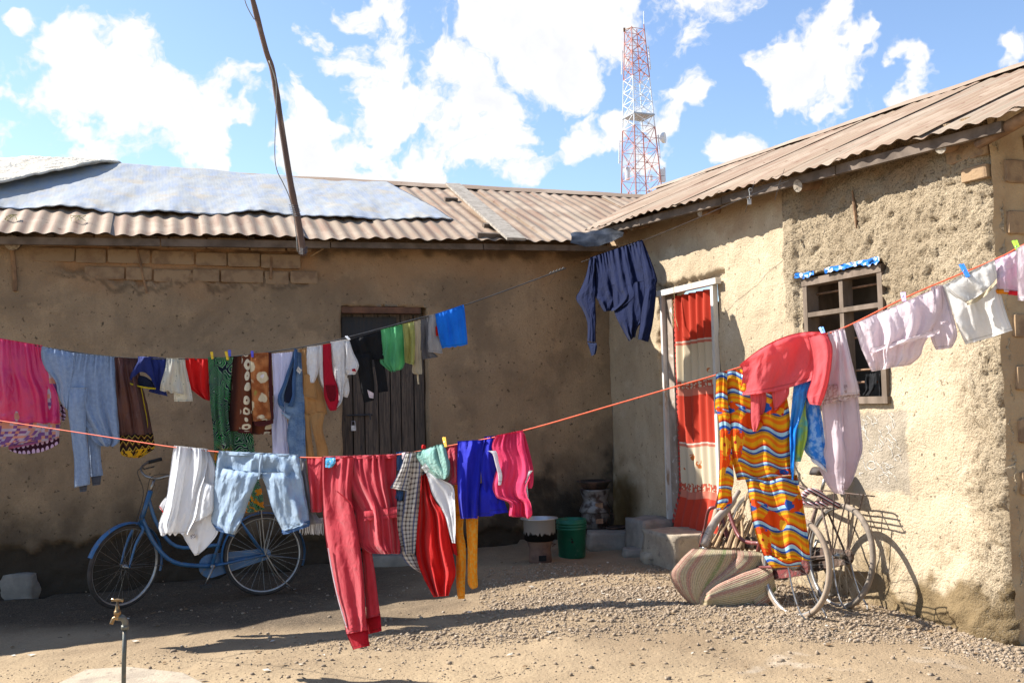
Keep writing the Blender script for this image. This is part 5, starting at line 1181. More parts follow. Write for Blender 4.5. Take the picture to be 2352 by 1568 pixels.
# ---- garments on the orange line
garment('shirt', 'plain white shirt at the left end of the orange line', 'shirt', LB,
    [('C', [(780, 300, 930, 302), (830, 400, 1000, 480), (850, 600, 990, 640), (850, 800, 980, 820), (800, 940, 1010, 960), (700, 1070, 1018, 1075), (755, 1190, 930, 1190), (808, 1280, 845, 1272)], dict(n=2, a=0.018, th=0.02, off=-0.015)),
     ('C', [(620, 270, 915, 300), (600, 400, 925, 420), (575, 560, 900, 560), (548, 740, 860, 700), (515, 880, 830, 860), (478, 1010, 800, 960), (500, 1090, 740, 1080)], dict(n=4.5, a=0.026, th=0.025, hem=14, gather=0.7)),
     ('C', [(545, 740, 600, 720), (482, 830, 580, 800), (520, 880, 570, 900)], dict(n=1, a=0.006, th=0.02, off=-0.01)),
     ('C', [(880, 600, 985, 640), (830, 740, 985, 780), (792, 880, 975, 880), (805, 975, 920, 930)], dict(n=1.2, a=0.012, th=0.035, off=0.02))], F_white, GB,
    [('red_trim', 'C', [(478, 825, 492, 830), (508, 870, 522, 875), (520, 905, 530, 905)], dict(n=1, a=0.001, th=0.003, off=0.014), F_red), ('printed_mark', 'C', [(770, 1085, 820, 1080), (772, 1130, 815, 1120)], dict(n=1, a=0.002, th=0.001, off=0.022), fab_fn('ink_script_mark', lambda t, u: mix(t, smooth(t, mth(t, 'ABSOLUTE', mth(t, 'SUBTRACT', noi(t, u, 55, 2), 0.5)), 0.03, 0.02), (0.74, 0.74, 0.78), (0.12, 0.07, 0.06))))])
garment('scarf', 'end of a fringed pale grey scarf behind the washed denim trousers', 'scarf', LB,
    [('C', [(1770, 372, 1818, 375), (1800, 600, 1850, 600), (1825, 850, 1900, 850), (1840, 1000, 1985, 985)], dict(n=2, a=0.012, th=0.012, off=-0.05))], fab('pale_grey_scarf', (0.30, 0.30, 0.33)), GB)
mb = MB(); random.seed(4)
for i in range(26):
    x, y = zr('C', 1780+i*8.2, 1010-i*1.2); x2, y2 = zr('C', 1775+i*8.4+rand(-6, 6), 1085+rand(-14, 10)); mb.tube([LB.pt(x, y-12, -0.05), LB.pt((x+x2)/2+rand(-1, 1), (y+y2)/2, -0.05), LB.pt(x2, y2, -0.045)], 0.0016, 4)
sc_ = [o for o in bpy.data.objects if o.name.startswith('scarf')][0]
mb.build('fringe', F_white, sc_)
garment('cropped_jeans', 'pale washed denim cropped trousers with dark blue hems', 'trousers', LB,
    [('C', [(1030, 320, 1760, 356), (1012, 400, 1775, 430), (1000, 500, 1785, 520), (992, 580, 1795, 600)], dict(n=5, a=0.014, th=0.03, wr=2.4, gather=0.6, bowb=-20)),
     ('C', [(1000, 470, 1425, 520), (990, 580, 1380, 600), (978, 720, 1320, 740), (972, 860, 1270, 880), (968, 980, 1225, 990), (1050, 1060, 1175, 1085)], dict(n=1.8, a=0.016, th=0.05, off=0.01, wr=2.4, gather=1)),
     ('C', [(1400, 520, 1790, 500), (1450, 620, 1810, 600), (1490, 760, 1830, 740), (1530, 880, 1850, 850), (1590, 1010, 1862, 950), (1612, 1060, 1863, 985)], dict(n=1.8, a=0.016, th=0.05, off=0.01, wr=2.4, gather=1))], F_ljean, GB,
    [('hem', 'C', [(964, 985, 1185, 1055), (1010, 1050, 1170, 1112)], dict(n=1, a=0.004, th=0.045, off=0.012, wr=2, bow=15), F_cuffn),
     ('hem', 'C', [(1606, 1045, 1864, 955), (1622, 1095, 1866, 1010)], dict(n=1, a=0.004, th=0.052, off=0.012, wr=2, bow=-10), F_cuffn),
     ('waistband', 'C', [(1032, 318, 1762, 352), (1030, 352, 1765, 388)], dict(n=5, a=0.006, th=0.036, wr=1.5), F_ljean), ('fly_seam', 'C', [(1405, 345, 1440, 345), (1398, 460, 1425, 460), (1390, 580, 1408, 580)], dict(n=1, a=0.002, th=0.008, off=0.048, wr=2), F_ljean)])
garment('sweatpants', 'long salmon red sweatpants with ribbed cuffs hanging lowest of all', 'sweatpants', LB,
    [('D', [(125, 374, 300, 372), (140, 560, 280, 560), (155, 720, 270, 730), (160, 885, 268, 880)], dict(n=1.5, a=0.014, th=0.02, off=-0.035)),
     ('V', [(838, 1180, 862, 1180), (832, 1250, 853, 1250), (836, 1320, 862, 1320), (840, 1380, 869, 1378), (841, 1420, 874, 1412)], dict(n=1, a=0.010, th=0.035, off=-0.05, gather=1)),
     ('D', [(285, 372, 948, 350), (300, 480, 948, 480), (380, 620, 945, 640), (520, 800, 950, 800), (575, 900, 955, 930), (580, 1080, 978, 1080), (600, 1190, 985, 1180), (700, 1265, 985, 1262)], dict(n=6.5, a=0.026, th=0.03, gather=0.7, off=-0.005)),
     ('V', [(739, 1049, 814, 1050), (739, 1117, 808, 1130), (742, 1180, 817, 1190), (748, 1243, 826, 1243), (760, 1305, 833, 1305), (773, 1370, 838, 1370), (788, 1420, 842, 1422), (796, 1455, 844, 1446)], dict(n=1.6, a=0.022, th=0.05, off=0.02, gather=0.8))], F_salmon, GB,
    [('cuff', 'V', [(795, 1452, 845, 1445), (803, 1474, 847, 1466), (811, 1491, 850, 1482)], dict(n=2, a=0.004, th=0.04, off=0.02, wr=0.5), F_salcuff), ('cuff', 'V', [(840, 1418, 874, 1411), (843, 1438, 875, 1430), (846, 1456, 877, 1448)], dict(n=2, a=0.004, th=0.03, off=-0.05, wr=0.5), F_salcuff),
     ('waist_flap', 'D', [(640, 870, 950, 830), (650, 960, 950, 930)], dict(n=2, a=0.006, th=0.006, off=0.035, wr=1), F_salmon),
     ('pocket_seam', 'D', [(395, 690, 410, 690), (520, 800, 535, 795), (540, 860, 550, 855)], dict(n=1, a=0.001, th=0.003, off=0.075, wr=0.3), F_salcuff), ('waistband', 'D', [(275, 370, 950, 348), (275, 400, 950, 385)], dict(n=8, a=0.010, th=0.034, off=-0.003, wr=0.5), F_salmon),
     ('side_piping', 'V', [(752, 1258, 755, 1258), (763, 1320, 766, 1320), (778, 1385, 781, 1385), (795, 1440, 798, 1440)], dict(n=1, a=0.002, th=0.004, off=0.06, wr=0.5), F_wpink)])
garment('small_cloth', 'tiny sky blue cloth folded over the top of the salmon sweatpants', 'cloth', LB,
    [('D', [(300, 378, 385, 380), (292, 420, 388, 430), (292, 470, 350, 475)], dict(n=1, a=0.004, th=0.012, off=0.04, wr=1.5))], F_sky, GB)
garment('denim_scrap', 'narrow dark denim piece squeezed between sweatpants and checked shirt', 'cloth', LB,
    [('D', [(945, 330, 1005, 322), (948, 420, 1000, 420), (948, 500, 985, 495)], dict(n=1.5, a=0.008, th=0.012, off=-0.02, wr=2)), ('D', [(918, 680, 1010, 690), (925, 750, 1005, 750), (940, 805, 990, 795)], dict(n=3, a=0.01, th=0.01, off=-0.03, wr=3))], F_cuffn, GB)
garment('checked_shirt', 'brown and white checked shirt bunched beside the salmon sweatpants', 'shirt', LB,
    [('D', [(940, 780, 1020, 780), (932, 920, 1010, 920), (935, 1090, 1000, 1080), (965, 1195, 1020, 1180)], dict(n=1.2, a=0.010, th=0.02, off=-0.02)),
     ('D', [(970, 1190, 1080, 1180), (1000, 1290, 1130, 1290), (1060, 1370, 1160, 1370), (1140, 1420, 1178, 1445)], dict(n=1, a=0.008, th=0.02, off=-0.03)),
     ('D', [(1075, 330, 1188, 318), (1060, 500, 1195, 500), (1030, 700, 1180, 660), (1010, 850, 1160, 850), (990, 1000, 1145, 1000), (1010, 1150, 1130, 1130), (1030, 1270, 1118, 1265)], dict(n=2.5, a=0.02, th=0.025, off=0.005)),
     ('D', [(1030, 335, 1110, 330), (985, 470, 1090, 460), (930, 590, 1070, 590), (888, 660, 1050, 690)], dict(n=1.2, a=0.01, th=0.02, off=0.025))], F_plaid, GB,
    [('pink_collar', 'D', [(995, 335, 1060, 328), (1000, 400, 1040, 400)], dict(n=1, a=0.004, th=0.01, off=-0.01), F_wpink)])
garment('red_garment', 'bright red dress hanging in a point under the teal hooded towel', 'dress', LB,
    [('D', [(1400, 900, 1440, 900), (1420, 1050, 1485, 1050), (1440, 1190, 1500, 1200), (1460, 1260, 1510, 1282)], dict(n=1, a=0.01, th=0.02, off=-0.025)),
     ('D', [(1175, 545, 1235, 520), (1168, 640, 1270, 700), (1160, 780, 1320, 800), (1145, 950, 1400, 900), (1125, 1150, 1440, 1150), (1140, 1330, 1480, 1330), (1180, 1450, 1495, 1450), (1235, 1560, 1455, 1560), (1290, 1660, 1430, 1652)], dict(n=4.5, a=0.028, th=0.03, off=-0.01, gather=0.8))], F_red, GB)
garment('white_sleeve', 'narrow white cotton garment hanging slantwise across the red dress', 'garment', LB,
    [('D', [(1215, 510, 1270, 520), (1245, 600, 1380, 590), (1280, 720, 1470, 650), (1350, 830, 1485, 800), (1400, 940, 1490, 960), (1430, 1060, 1490, 1080), (1460, 1165, 1492, 1168)], dict(n=2, a=0.014, th=0.02, off=0.02, gather=1))], F_white, GB)
garment('leggings', 'amber yellow lace leggings behind the royal blue shorts', 'leggings', LB,
    [('D', [(1482, 600, 1600, 600), (1480, 760, 1640, 760), (1478, 930, 1695, 930)], dict(n=3, a=0.012, th=0.02, off=-0.05)),
     ('D', [(1475, 900, 1570, 920), (1470, 1050, 1562, 1050), (1495, 1200, 1585, 1200), (1498, 1400, 1585, 1380), (1500, 1560, 1578, 1550), (1515, 1680, 1578, 1675)], dict(n=1, a=0.01, th=0.03, off=-0.05, gather=1)),
     ('D', [(1585, 920, 1700, 915), (1590, 1050, 1697, 1050), (1602, 1250, 1693, 1250), (1602, 1430, 1692, 1430), (1605, 1540, 1697, 1545), (1640, 1590, 1690, 1575)], dict(n=1, a=0.01, th=0.03, off=-0.045, gather=1))], F_orange, GB)
garment('terry_cloth', 'rose red terry cloth between the teal towel and blue shorts', 'cloth', LB,
    [('D', [(1405, 290, 1515, 255), (1425, 430, 1518, 430), (1445, 560, 1516, 560), (1400, 620, 1510, 635)], dict(n=2, a=0.014, th=0.025, off=-0.01))], F_rterry, GB)
garment('hooded_towel', 'pale teal towelling garment with a white label, held by an orange peg', 'towel', LB,
    [('D', [(1150, 325, 1320, 265), (1128, 365, 1330, 360), (1160, 420, 1370, 450), (1230, 500, 1400, 520), (1300, 565, 1395, 582)], dict(n=1.6, a=0.016, th=0.04, off=0.02, gather=1)),
     ('D', [(1308, 262, 1392, 256), (1330, 360, 1415, 350), (1345, 450, 1440, 440), (1360, 550, 1435, 520), (1380, 582, 1420, 560)], dict(n=1, a=0.01, th=0.035, off=0.045, gather=1))], F_teal, GB,
    [('label_tag', 'D', [(1215, 430, 1255, 490), (1175, 470, 1215, 522)], dict(n=1, a=0.001, th=0.002, off=0.075), F_wtag), ('red_knot', 'D', [(1180, 262, 1215, 260), (1178, 300, 1220, 300)], dict(n=1, a=0.002, th=0.02, off=0.01), F_red)])
garment('shorts', 'royal blue knee length shorts folded over the orange line', 'shorts', LB,
    [('D', [(1755, 190, 1865, 178), (1740, 300, 1850, 300), (1722, 420, 1860, 420), (1730, 560, 1880, 560), (1750, 720, 1920, 720), (1790, 905, 1975, 885)], dict(n=2, a=0.018, th=0.03, off=-0.02)),
     ('D', [(1510, 230, 1760, 215), (1508, 400, 1730, 400), (1512, 600, 1715, 600), (1518, 780, 1700, 780), (1535, 942, 1697, 940)], dict(n=3.2, a=0.024, th=0.03)),
     ('D', [(1700, 620, 1800, 600), (1700, 760, 1900, 760), (1702, 925, 1840, 915)], dict(n=1.5, a=0.012, th=0.03, off=-0.015))], F_royal, GB)
garment('top', 'bubblegum pink top with white edging at the free end of the middle group', 'top', LB,
    [('D', [(2110, 150, 2125, 160), (2130, 300, 2165, 300), (2140, 450, 2205, 480), (2140, 600, 2205, 620), (2150, 660, 2190, 665)], dict(n=1, a=0.008, th=0.02, off=-0.015)),
     ('D', [(1858, 178, 2110, 128), (1815, 290, 2130, 280), (1880, 420, 2160, 400), (1850, 540, 2180, 540), (1825, 640, 2140, 650), (1850, 740, 2150, 740), (1985, 800, 2180, 800), (1985, 915, 2192, 900), (2110, 925, 2160, 942)], dict(n=4, a=0.026, th=0.03, off=0.005))], F_pink, GB,
    [('white_edging', 'D', [(1785, 318, 1860, 318), (1830, 350, 1875, 345), (1855, 440, 1890, 430), (1880, 540, 1920, 540), (1885, 635, 1912, 632)], dict(n=1, a=0.002, th=0.006, off=0.05), F_white),
     ('white_edging', 'D', [(2165, 500, 2200, 500), (2135, 580, 2155, 580), (2140, 680, 2155, 680), (2155, 780, 2168, 780)], dict(n=1, a=0.002, th=0.006, off=0.04), F_white)])
garment('dress', 'orange wax print dress with wavy rainbow stripes hung over the bicycles', 'dress', LB,
    [('E', [(455, 485, 560, 465), (452, 650, 560, 650), (445, 800, 570, 800), (475, 900, 590, 900), (490, 1100, 595, 1100), (490, 1300, 610, 1300), (480, 1480, 620, 1480), (478, 1570, 600, 1570), (465, 1690, 600, 1680), (460, 1740, 520, 1745)], dict(n=1.5, a=0.014, th=0.03, off=0.03)),
     ('E', [(545, 470, 1000, 400), (555, 640, 1080, 620), (575, 800, 1120, 800), (580, 1000, 1135, 1000), (590, 1200, 1138, 1200), (610, 1330, 1150, 1340), (650, 1470, 1180, 1420)], dict(n=5, a=0.024, th=0.03, off=-0.01, gather=0.7)),
     ('F', [(870, 40, 1350, 0), (890, 120, 1370, 120), (912, 240, 1395, 240), (940, 420, 1425, 430), (990, 600, 1450, 620), (1040, 740, 1468, 790)], dict(n=4, a=0.024, th=0.045, off=0.0, gather=0.9)), ('F', [(1040, 735, 1390, 780), (1075, 810, 1385, 825), (1120, 855, 1372, 840)], dict(n=3, a=0.018, th=0.035, off=0.0, gather=1))], F_wave, GB)
garment('towel', 'blue and white terry towel hanging below the coral shirt', 'towel', LB,
    [('E', [(1260, 700, 1400, 740), (1280, 900, 1430, 900), (1270, 1100, 1455, 1100), (1270, 1200, 1465, 1220), (1330, 1270, 1470, 1340), (1400, 1330, 1478, 1400)], dict(n=2, a=0.014, th=0.02, off=-0.03))], F_bterry, GB, [('white_hem', 'E', [(1322, 1262, 1472, 1370), (1335, 1300, 1478, 1400)], dict(n=2, a=0.008, th=0.018, off=-0.01, bow=-20), F_white)])
garment('plastic_bag', 'shiny bright blue plastic strip dangling below the coral shirt', 'plastic', LB,
    [('E', [(1170, 590, 1335, 552), (1160, 700, 1290, 700), (1145, 850, 1250, 850), (1132, 1000, 1200, 1000), (1135, 1180, 1185, 1180), (1140, 1330, 1175, 1330), (1150, 1465, 1168, 1470)], dict(n=2.5, a=0.014, th=0.015, off=0.01, wr=3))], F_plastic, GB)
garment('lime_cloth', 'lime green and turquoise towel between blue plastic and blue towel', 'towel', LB,
    [('E', [(1255, 720, 1280, 700), (1215, 850, 1280, 850), (1185, 960, 1298, 960), (1180, 1080, 1292, 1080), (1180, 1200, 1262, 1200), (1180, 1300, 1235, 1300)], dict(n=2, a=0.012, th=0.02, off=-0.01))], F_lime, GB)
garment('long_shirt', 'long pale pink nightdress tapering to a point over the bicycles', 'dress', LB,
    [('E', [(1560, 740, 1760, 700), (1600, 900, 1780, 880), (1600, 1050, 1795, 1050), (1620, 1200, 1802, 1190), (1610, 1330, 1760, 1330), (1600, 1480, 1710, 1480), (1620, 1560, 1660, 1560)], dict(n=1.5, a=0.018, th=0.02, off=-0.04)),
     ('E', [(1420, 760, 1620, 740), (1440, 950, 1625, 950), (1455, 1150, 1640, 1150), (1400, 1330, 1650, 1330), (1440, 1440, 1640, 1450), (1490, 1530, 1630, 1540), (1540, 1590, 1640, 1600)], dict(n=1.8, a=0.018, th=0.02, off=-0.02))], F_pale, GB)
garment('blouse', 'pale pink blouse with a lace hem hanging over the window corner', 'blouse', LB,
    [('E', [(1478, 112, 1635, 70), (1510, 280, 1680, 280), (1490, 460, 1720, 450), (1460, 620, 1760, 600), (1450, 700, 1775, 680)], dict(n=3, a=0.018, th=0.025, off=0.0))], F_wpink, GB,
    [('lace_hem', 'E', [(1462, 600, 1760, 560), (1450, 690, 1778, 650), (1435, 775, 1780, 700)], dict(n=3, a=0.012, th=0.026, off=0.004, hem=8), F_lace)])
garment('shirt', 'coral pink shirt thrown wide over the line with its sleeves dangling', 'shirt', LB,
    [('E', [(845, 640, 920, 640), (850, 760, 918, 760), (850, 840, 895, 850), (855, 870, 872, 872)], dict(n=1, a=0.008, th=0.015, off=0.02)),
     ('E', [(770, 640, 852, 640), (772, 800, 858, 800), (775, 930, 858, 930), (795, 1022, 825, 1020)], dict(n=1, a=0.01, th=0.02, off=0.03)),
     ('E', [(965, 640, 1130, 620), (975, 720, 1120, 700), (985, 790, 1060, 770), (992, 828, 1005, 828)], dict(n=1.3, a=0.01, th=0.02, off=0.03)),
     ('E', [(672, 412, 1462, 115), (700, 480, 1500, 190), (690, 600, 1440, 400), (688, 690, 1335, 552)], dict(n=3.0, a=0.015, th=0.034, off=0.035, bow=-104, bowb=30, gather=0.8, wr=2.4)),
     ('E', [(1295, 150, 1462, 115), (1330, 290, 1525, 240), (1345, 430, 1515, 420), (1330, 560, 1490, 570), (1290, 690, 1455, 700), (1320, 775, 1420, 785)], dict(n=1.6, a=0.018, th=0.04, off=0.06, gather=0.8, wr=1.6))], F_hood, GB)
garment('frilled_blouse', 'whitish pink blouse with frilled yoke in front of the window', 'blouse', LB,
    [('H', [(1450, 480, 1560, 460), (1470, 650, 1620, 640), (1440, 800, 1670, 800), (1450, 950, 1692, 930), (1500, 1060, 1640, 1040)], dict(n=1.6, a=0.014, th=0.03, off=-0.01)),
     ('H', [(735, 820, 1560, 462), (775, 930, 1580, 600), (810, 1040, 1550, 780), (850, 1130, 1400, 980), (880, 1200, 1352, 1110), (905, 1255, 1260, 1195)], dict(n=6, a=0.022, th=0.035, gather=0.6))], F_wpink, GB,
    [('frill', 'H', [(900, 1040, 1530, 870), (880, 1090, 1530, 910)], dict(n=5, a=0.008, th=0.012, off=0.058, hem=6), F_wpink), ('sleeve_hem', 'H', [(1535, 800, 1612, 790), (1540, 822, 1612, 812)], dict(n=1, a=0.002, th=0.01, off=0.045), F_pale)])
garment('shorts', 'cream white shorts with the frilled waist folded down, held by a blue peg', 'shorts', LB,
    [('H', [(1560, 465, 2035, 228), (1640, 680, 2090, 520), (1690, 830, 2150, 740), (1770, 1012, 2203, 880)], dict(n=3.5, a=0.022, th=0.035))], F_creamw, GB,
    [('folded_waist', 'H', [(1565, 470, 2035, 232), (1650, 560, 2055, 330), (1740, 620, 2058, 400), (1785, 648, 2050, 440)], dict(n=3, a=0.014, th=0.03, off=0.035), F_creamw), ('frill', 'H', [(1770, 610, 2055, 400), (1785, 650, 2060, 440)], dict(n=7, a=0.008, th=0.01, off=0.075, wr=2, bow=40, bowb=40), F_beige)])
garment('t_shirt', 'faded pink and white top with an orange and red hem at the picture\'s right edge', 't-shirt', LB,
    [('V', [(2283, 598, 2420, 535), (2288, 630, 2420, 600), (2288, 668, 2420, 680)], dict(n=4, a=0.02, th=0.03))], fab('faded_pink_stripe', (0.78, 0.55, 0.66), (0.76, 0.66, 0.7), 12, 0.35), GB,
    [('orange_hem', 'V', [(2287, 664, 2315, 662), (2286, 674, 2316, 676)], dict(n=1, a=0.004, th=0.02, off=0.02), F_oran), ('red_hem', 'V', [(2315, 667, 2400, 672), (2316, 677, 2400, 684)], dict(n=1, a=0.004, th=0.02, off=0.02), F_redb)])
garment('striped_cloth', 'long white and pink cloth hanging at the very right end of the orange line', 'cloth', LB,
    [('V', [(2334, 570, 2420, 530), (2336, 640, 2420, 640), (2338, 690, 2420, 700)], dict(n=2, a=0.012, th=0.02, off=0.06))], F_wpink, GB)
# ---- pegs
def peg(line, x, y, x2, y2, col, label, r=0.006):
    m = simple(label.split(' ')[0] + '_peg_plastic', col, tuple(q*0.8 for q in col), 20, 0.4, 60, 0)
    a = line.pt(x, y, 0.045); b = line.pt(x2, y2, 0.065); c = line.pt(x, y, 0.02); root = thing('clothes_peg', label, 'clothes peg', (a+b)/2, 'plastic clothes pegs')
    for s_ in (0, 1):
        mb = MB(); mb.bar(a + line.D*0.005*(s_*2-1), b + line.D*0.003*(s_*2-1), 0.010, 0.006, line.N); mb.build('jaw', m, root)
    mb = MB(); mb.torus(0.006, 0.0015, 12, 5); 
    mb2 = MB(); mb2.add([Vector(v)+(a*0.45+b*0.55) for v in mb.v], mb.f); mb2.build('spring', M_steel, root)
for (ln, p, q, col, lab) in ((LA, (486, 808), (488, 824), (0.8, 0.5, 0.02), 'yellow clothes peg at the left corner of the green print cloth'), (LA, (519, 807), (523, 826), (0.8, 0.5, 0.02), 'yellow clothes peg at the right corner of the green print cloth'),
        (LA, (527, 804), (528, 818), (0.08, 0.1, 0.5), 'blue clothes peg just right of the yellow ones'), (LA, (579, 806), (580, 820), (0.12, 0.1, 0.55), 'violet blue clothes peg on the brown blanket'), (LA, (795, 772), (803, 780), (0.75, 0.75, 0.75), 'white clothes peg on the hooded top'),
        (LB, (1020, 1004), (1024, 1026), (0.85, 0.42, 0.02), 'orange clothes peg on the teal towelling'), (LB, (1886, 752), (1892, 766), (0.05, 0.25, 0.65), 'blue clothes peg at the coral shirt\'s right end'),
        (LB, (2074, 672), (2077, 692), (0.62, 0.45, 0.7), 'lilac clothes peg on the frilled blouse'), (LB, (2208, 607), (2224, 636), (0.03, 0.2, 0.7), 'blue clothes peg on the cream shorts'), (LB, (2330, 553), (2342, 580), (0.35, 0.7, 0.05), 'lime green clothes peg near the picture\'s right edge')):
    peg(ln, p[0], p[1], q[0], q[1], col, lab)
# socks on the window bar
zs = Rpx(1975, 860)[1]
def onwin(acc_rows, label):
    vs = []
class WL:
    D = DR
    @staticmethod
    def pt(x, y, o=0.0): return onpl(x, y, CORN + NR*(-0.035+o), NR)
for rows, lab in (([(850, 1275, 945, 1262), (840, 1350, 950, 1350), (850, 1420, 930, 1420), (818, 1470, 885, 1478)], 'black tights draped over the lowest bar of the window'), ([(975, 1270, 1035, 1262), (965, 1350, 1035, 1350), (975, 1430, 1030, 1430), (965, 1490, 1035, 1500)], 'black stocking dangling beside the tights in the window')):
    acc = ([], [], []); panel(acc, WL, 'H', rows, n=2, a=0.012, th=0.02, off=0.0, seed=3)
    o = mobj('stocking', acc[0], acc[1], F_black, None, base=acc[0][0], smooth=True, uv=acc[2]); tag(o, lab, 'stocking')
# ================================================================== OBJECTS
def metal(name, c, rough=0.4, met=0.8, c2=None, c3=None):
    return simple(name, c, c2 or tuple(q*0.75 for q in c), 14, rough, 60, 0.0006, metal=met, spec=0.5, c3=c3)
M_chrome = metal('tarnished_chrome', (0.30, 0.29, 0.275), 0.35, 0.85, c3=(0.14, 0.09, 0.06))
M_rim = metal('dull_rim', (0.42, 0.41, 0.39), 0.4, 0.7)
M_tyreg = simple('dusty_tyre', (0.25, 0.20, 0.155), (0.16, 0.13, 0.10), 12, 0.9, 160, 0.002)
M_tyreb = simple('black_tyre', (0.035, 0.032, 0.03), (0.06, 0.05, 0.045), 12, 0.85, 160, 0.002)
M_tyretan = simple('tan_dusty_tyre', (0.30, 0.23, 0.165), (0.22, 0.165, 0.12), 12, 0.9, 160, 0.002)
M_blue = simple('scratched_blue_paint', (0.03, 0.12, 0.26), (0.025, 0.085, 0.19), 8, 0.35, 60, 0, spec=0.5, c3=(0.13, 0.12, 0.11))
M_redp = simple('faded_red_paint', (0.17, 0.035, 0.035), (0.13, 0.045, 0.04), 8, 0.4, 60, 0, spec=0.5, c3=(0.25, 0.16, 0.12))
M_rustf = simple('rusty_dark_frame', (0.12, 0.075, 0.055), (0.07, 0.05, 0.04), 8, 0.55, 60, 0, metal=0.3, c3=(0.22, 0.15, 0.11))
M_rubber = simple('black_rubber', (0.02, 0.02, 0.02), (0.035, 0.033, 0.03), 9, 0.7, 60, 0)
M_saddle = simple('worn_saddle', (0.05, 0.038, 0.03), (0.03, 0.025, 0.022), 9, 0.6, 60, 0)
def bike(label, rear, head_deg, lean_deg, paint, tyre, steer=0.0, style='step', wb=1.06, r=0.335, carrier=True, flip=1, guard=True, saddle=True, hb=1.0, bars=True, group='bicycles parked in the yard'):
    root = thing('bicycle', label, 'bicycle', rear, group)
    M = Matrix.Translation(rear) @ Matrix.Rotation(math.radians(head_deg), 4, 'Z') @ Matrix.Rotation(math.radians(lean_deg), 4, 'X')
    ht, hbm = Vector((wb-0.20, 0, 0.93)), Vector((wb-0.125, 0, 0.70))
    ax = (ht-hbm).normalized(); S = Matrix.Translation(hbm) @ Matrix.Rotation(math.radians(steer), 4, ax) @ Matrix.Translation(-hbm)
    MS = M @ S
    def mbm(T): m = MB(); m.T = T; return m
    def wheel(T, hx):
        c = (hx, 0, r); W = mbm(T); W.torus(r-0.030, 0.012, 64, 8, 1.15, c=c); w = W.build('wheel_rim', M_rim, root, smooth=True)
        W = mbm(T); W.torus(r-0.018, 0.018, 72, 12, 1.1, c=c); W.build('tyre', tyre, w, smooth=True)
        W = mbm(T)
        for i in range(32):
            a = 2*math.pi*i/32; b = a + (0.45 if i % 4 < 2 else -0.45); s_ = 0.03 if i % 2 else -0.03
            W.tube([(hx+0.022*math.cos(b), s_, r+0.022*math.sin(b)), (hx+(r-0.036)*math.cos(a), 0, r+(r-0.036)*math.sin(a))], 0.0010, 4, cap=False)
        W.build('spokes', M_chrome, w)
        W = mbm(T); W.tube([(hx, -0.055, r), (hx, -0.035, r), (hx, -0.03, r), (hx, 0.03, r), (hx, 0.035, r), (hx, 0.055, r)], [0.008, 0.01, 0.022, 0.022, 0.01, 0.008], 12); W.build('hub', M_chrome, w, smooth=True)
    wheel(M, 0.0); wheel(MS, wb)
    bb = Vector((0.44, 0, 0.285)); st = Vector((0.27, 0, 0.80))
    F = mbm(M); t_ = 0.015
    F.tube([bb, st], t_, 10)
    if style == 'step':
        F.tube(cr([tuple(hbm+Vector((-0.01, 0, 0.03))), (wb-0.24, 0, 0.50), (wb-0.40, 0, 0.34), tuple(bb)], 14), 0.018, 10)
        F.tube(cr([tuple(ht-ax*0.04), (wb-0.26, 0, 0.66), (wb-0.42, 0, 0.47), (0.38, 0, 0.46)], 14), 0.015, 10)
    else:
        F.tube([hbm, bb], 0.016, 10); F.tube([ht-ax*0.03, st-Vector((0, 0, 0.03))], 0.015, 10)
    F.tube([hbm-ax*0.02, ht+ax*0.02], 0.021, 12)
    for s_ in (-1, 1):
        F.tube([bb+Vector((0, 0.03*s_, 0)), (0.0, 0.06*s_, r)], 0.010, 8); F.tube([st+Vector((0, 0.012*s_, -0.04)), (0.0, 0.06*s_, r)], 0.008, 8)
    F.build('frame', paint, root, smooth=True)
    F = mbm(MS)
    cw = hbm-ax*0.03
    for s_ in (-1, 1): F.tube(cr([tuple(cw+Vector((0, 0.0, 0.0))), tuple(cw+Vector((0.005, 0.055*s_, -0.03))), (wb-0.045, 0.055*s_, 0.52), (wb, 0.055*s_, r)], 12), [0.014]*4+[0.013]*4+[0.010]*3+[0.008]*2, 8)
    F.build('fork', paint, root, smooth=True)
    F = mbm(MS); tp = ht+ax*0.13*hb
    if not bars: F.tube([ht, ht+ax*0.03], 0.012, 10); F.build('stem', M_chrome, root)
    if bars:
        F.tube([ht, tp], 0.012, 10)
        F.tube(cr([(tp.x-0.24, 0.27, tp.z+0.10), (tp.x-0.13, 0.27, tp.z+0.085), (tp.x-0.01, 0.20, tp.z+0.05), (tp.x+0.03, 0.09, tp.z+0.01), (tp.x+0.02, 0, tp.z), (tp.x+0.03, -0.09, tp.z+0.01), (tp.x-0.01, -0.20, tp.z+0.05), (tp.x-0.13, -0.27, tp.z+0.085), (tp.x-0.24, -0.27, tp.z+0.10)], 40), 0.011, 8)
        h = F.build('handlebar', M_chrome, root, smooth=True)
        for s_ in (-1, 1):
            F = mbm(MS); F.tube([(tp.x-0.27, 0.27*s_, tp.z+0.105), (tp.x-0.14, 0.27*s_, tp.z+0.087)], 0.016, 10); F.build('grip', M_rubber, h, smooth=True)
            F = mbm(MS); F.tube([(tp.x-0.05, 0.235*s_, tp.z+0.06), (tp.x-0.08, 0.25*s_, tp.z+0.035), (tp.x-0.2, 0.27*s_, tp.z+0.045)], 0.006, 6); F.build('brake_lever', M_chrome, h, smooth=True)
        for s_ in (-1, 1):
            F = mbm(MS); F.tube(cr([(tp.x-0.05, 0.235*s_, tp.z+0.05), (tp.x+0.10, 0.10*s_, tp.z+0.04), (tp.x+0.09, 0.02*s_, tp.z-0.12), (hbm.x+0.03, 0.02*s_, hbm.z)], 16), 0.003, 5); F.build('brake_cable', M_rubber, root)
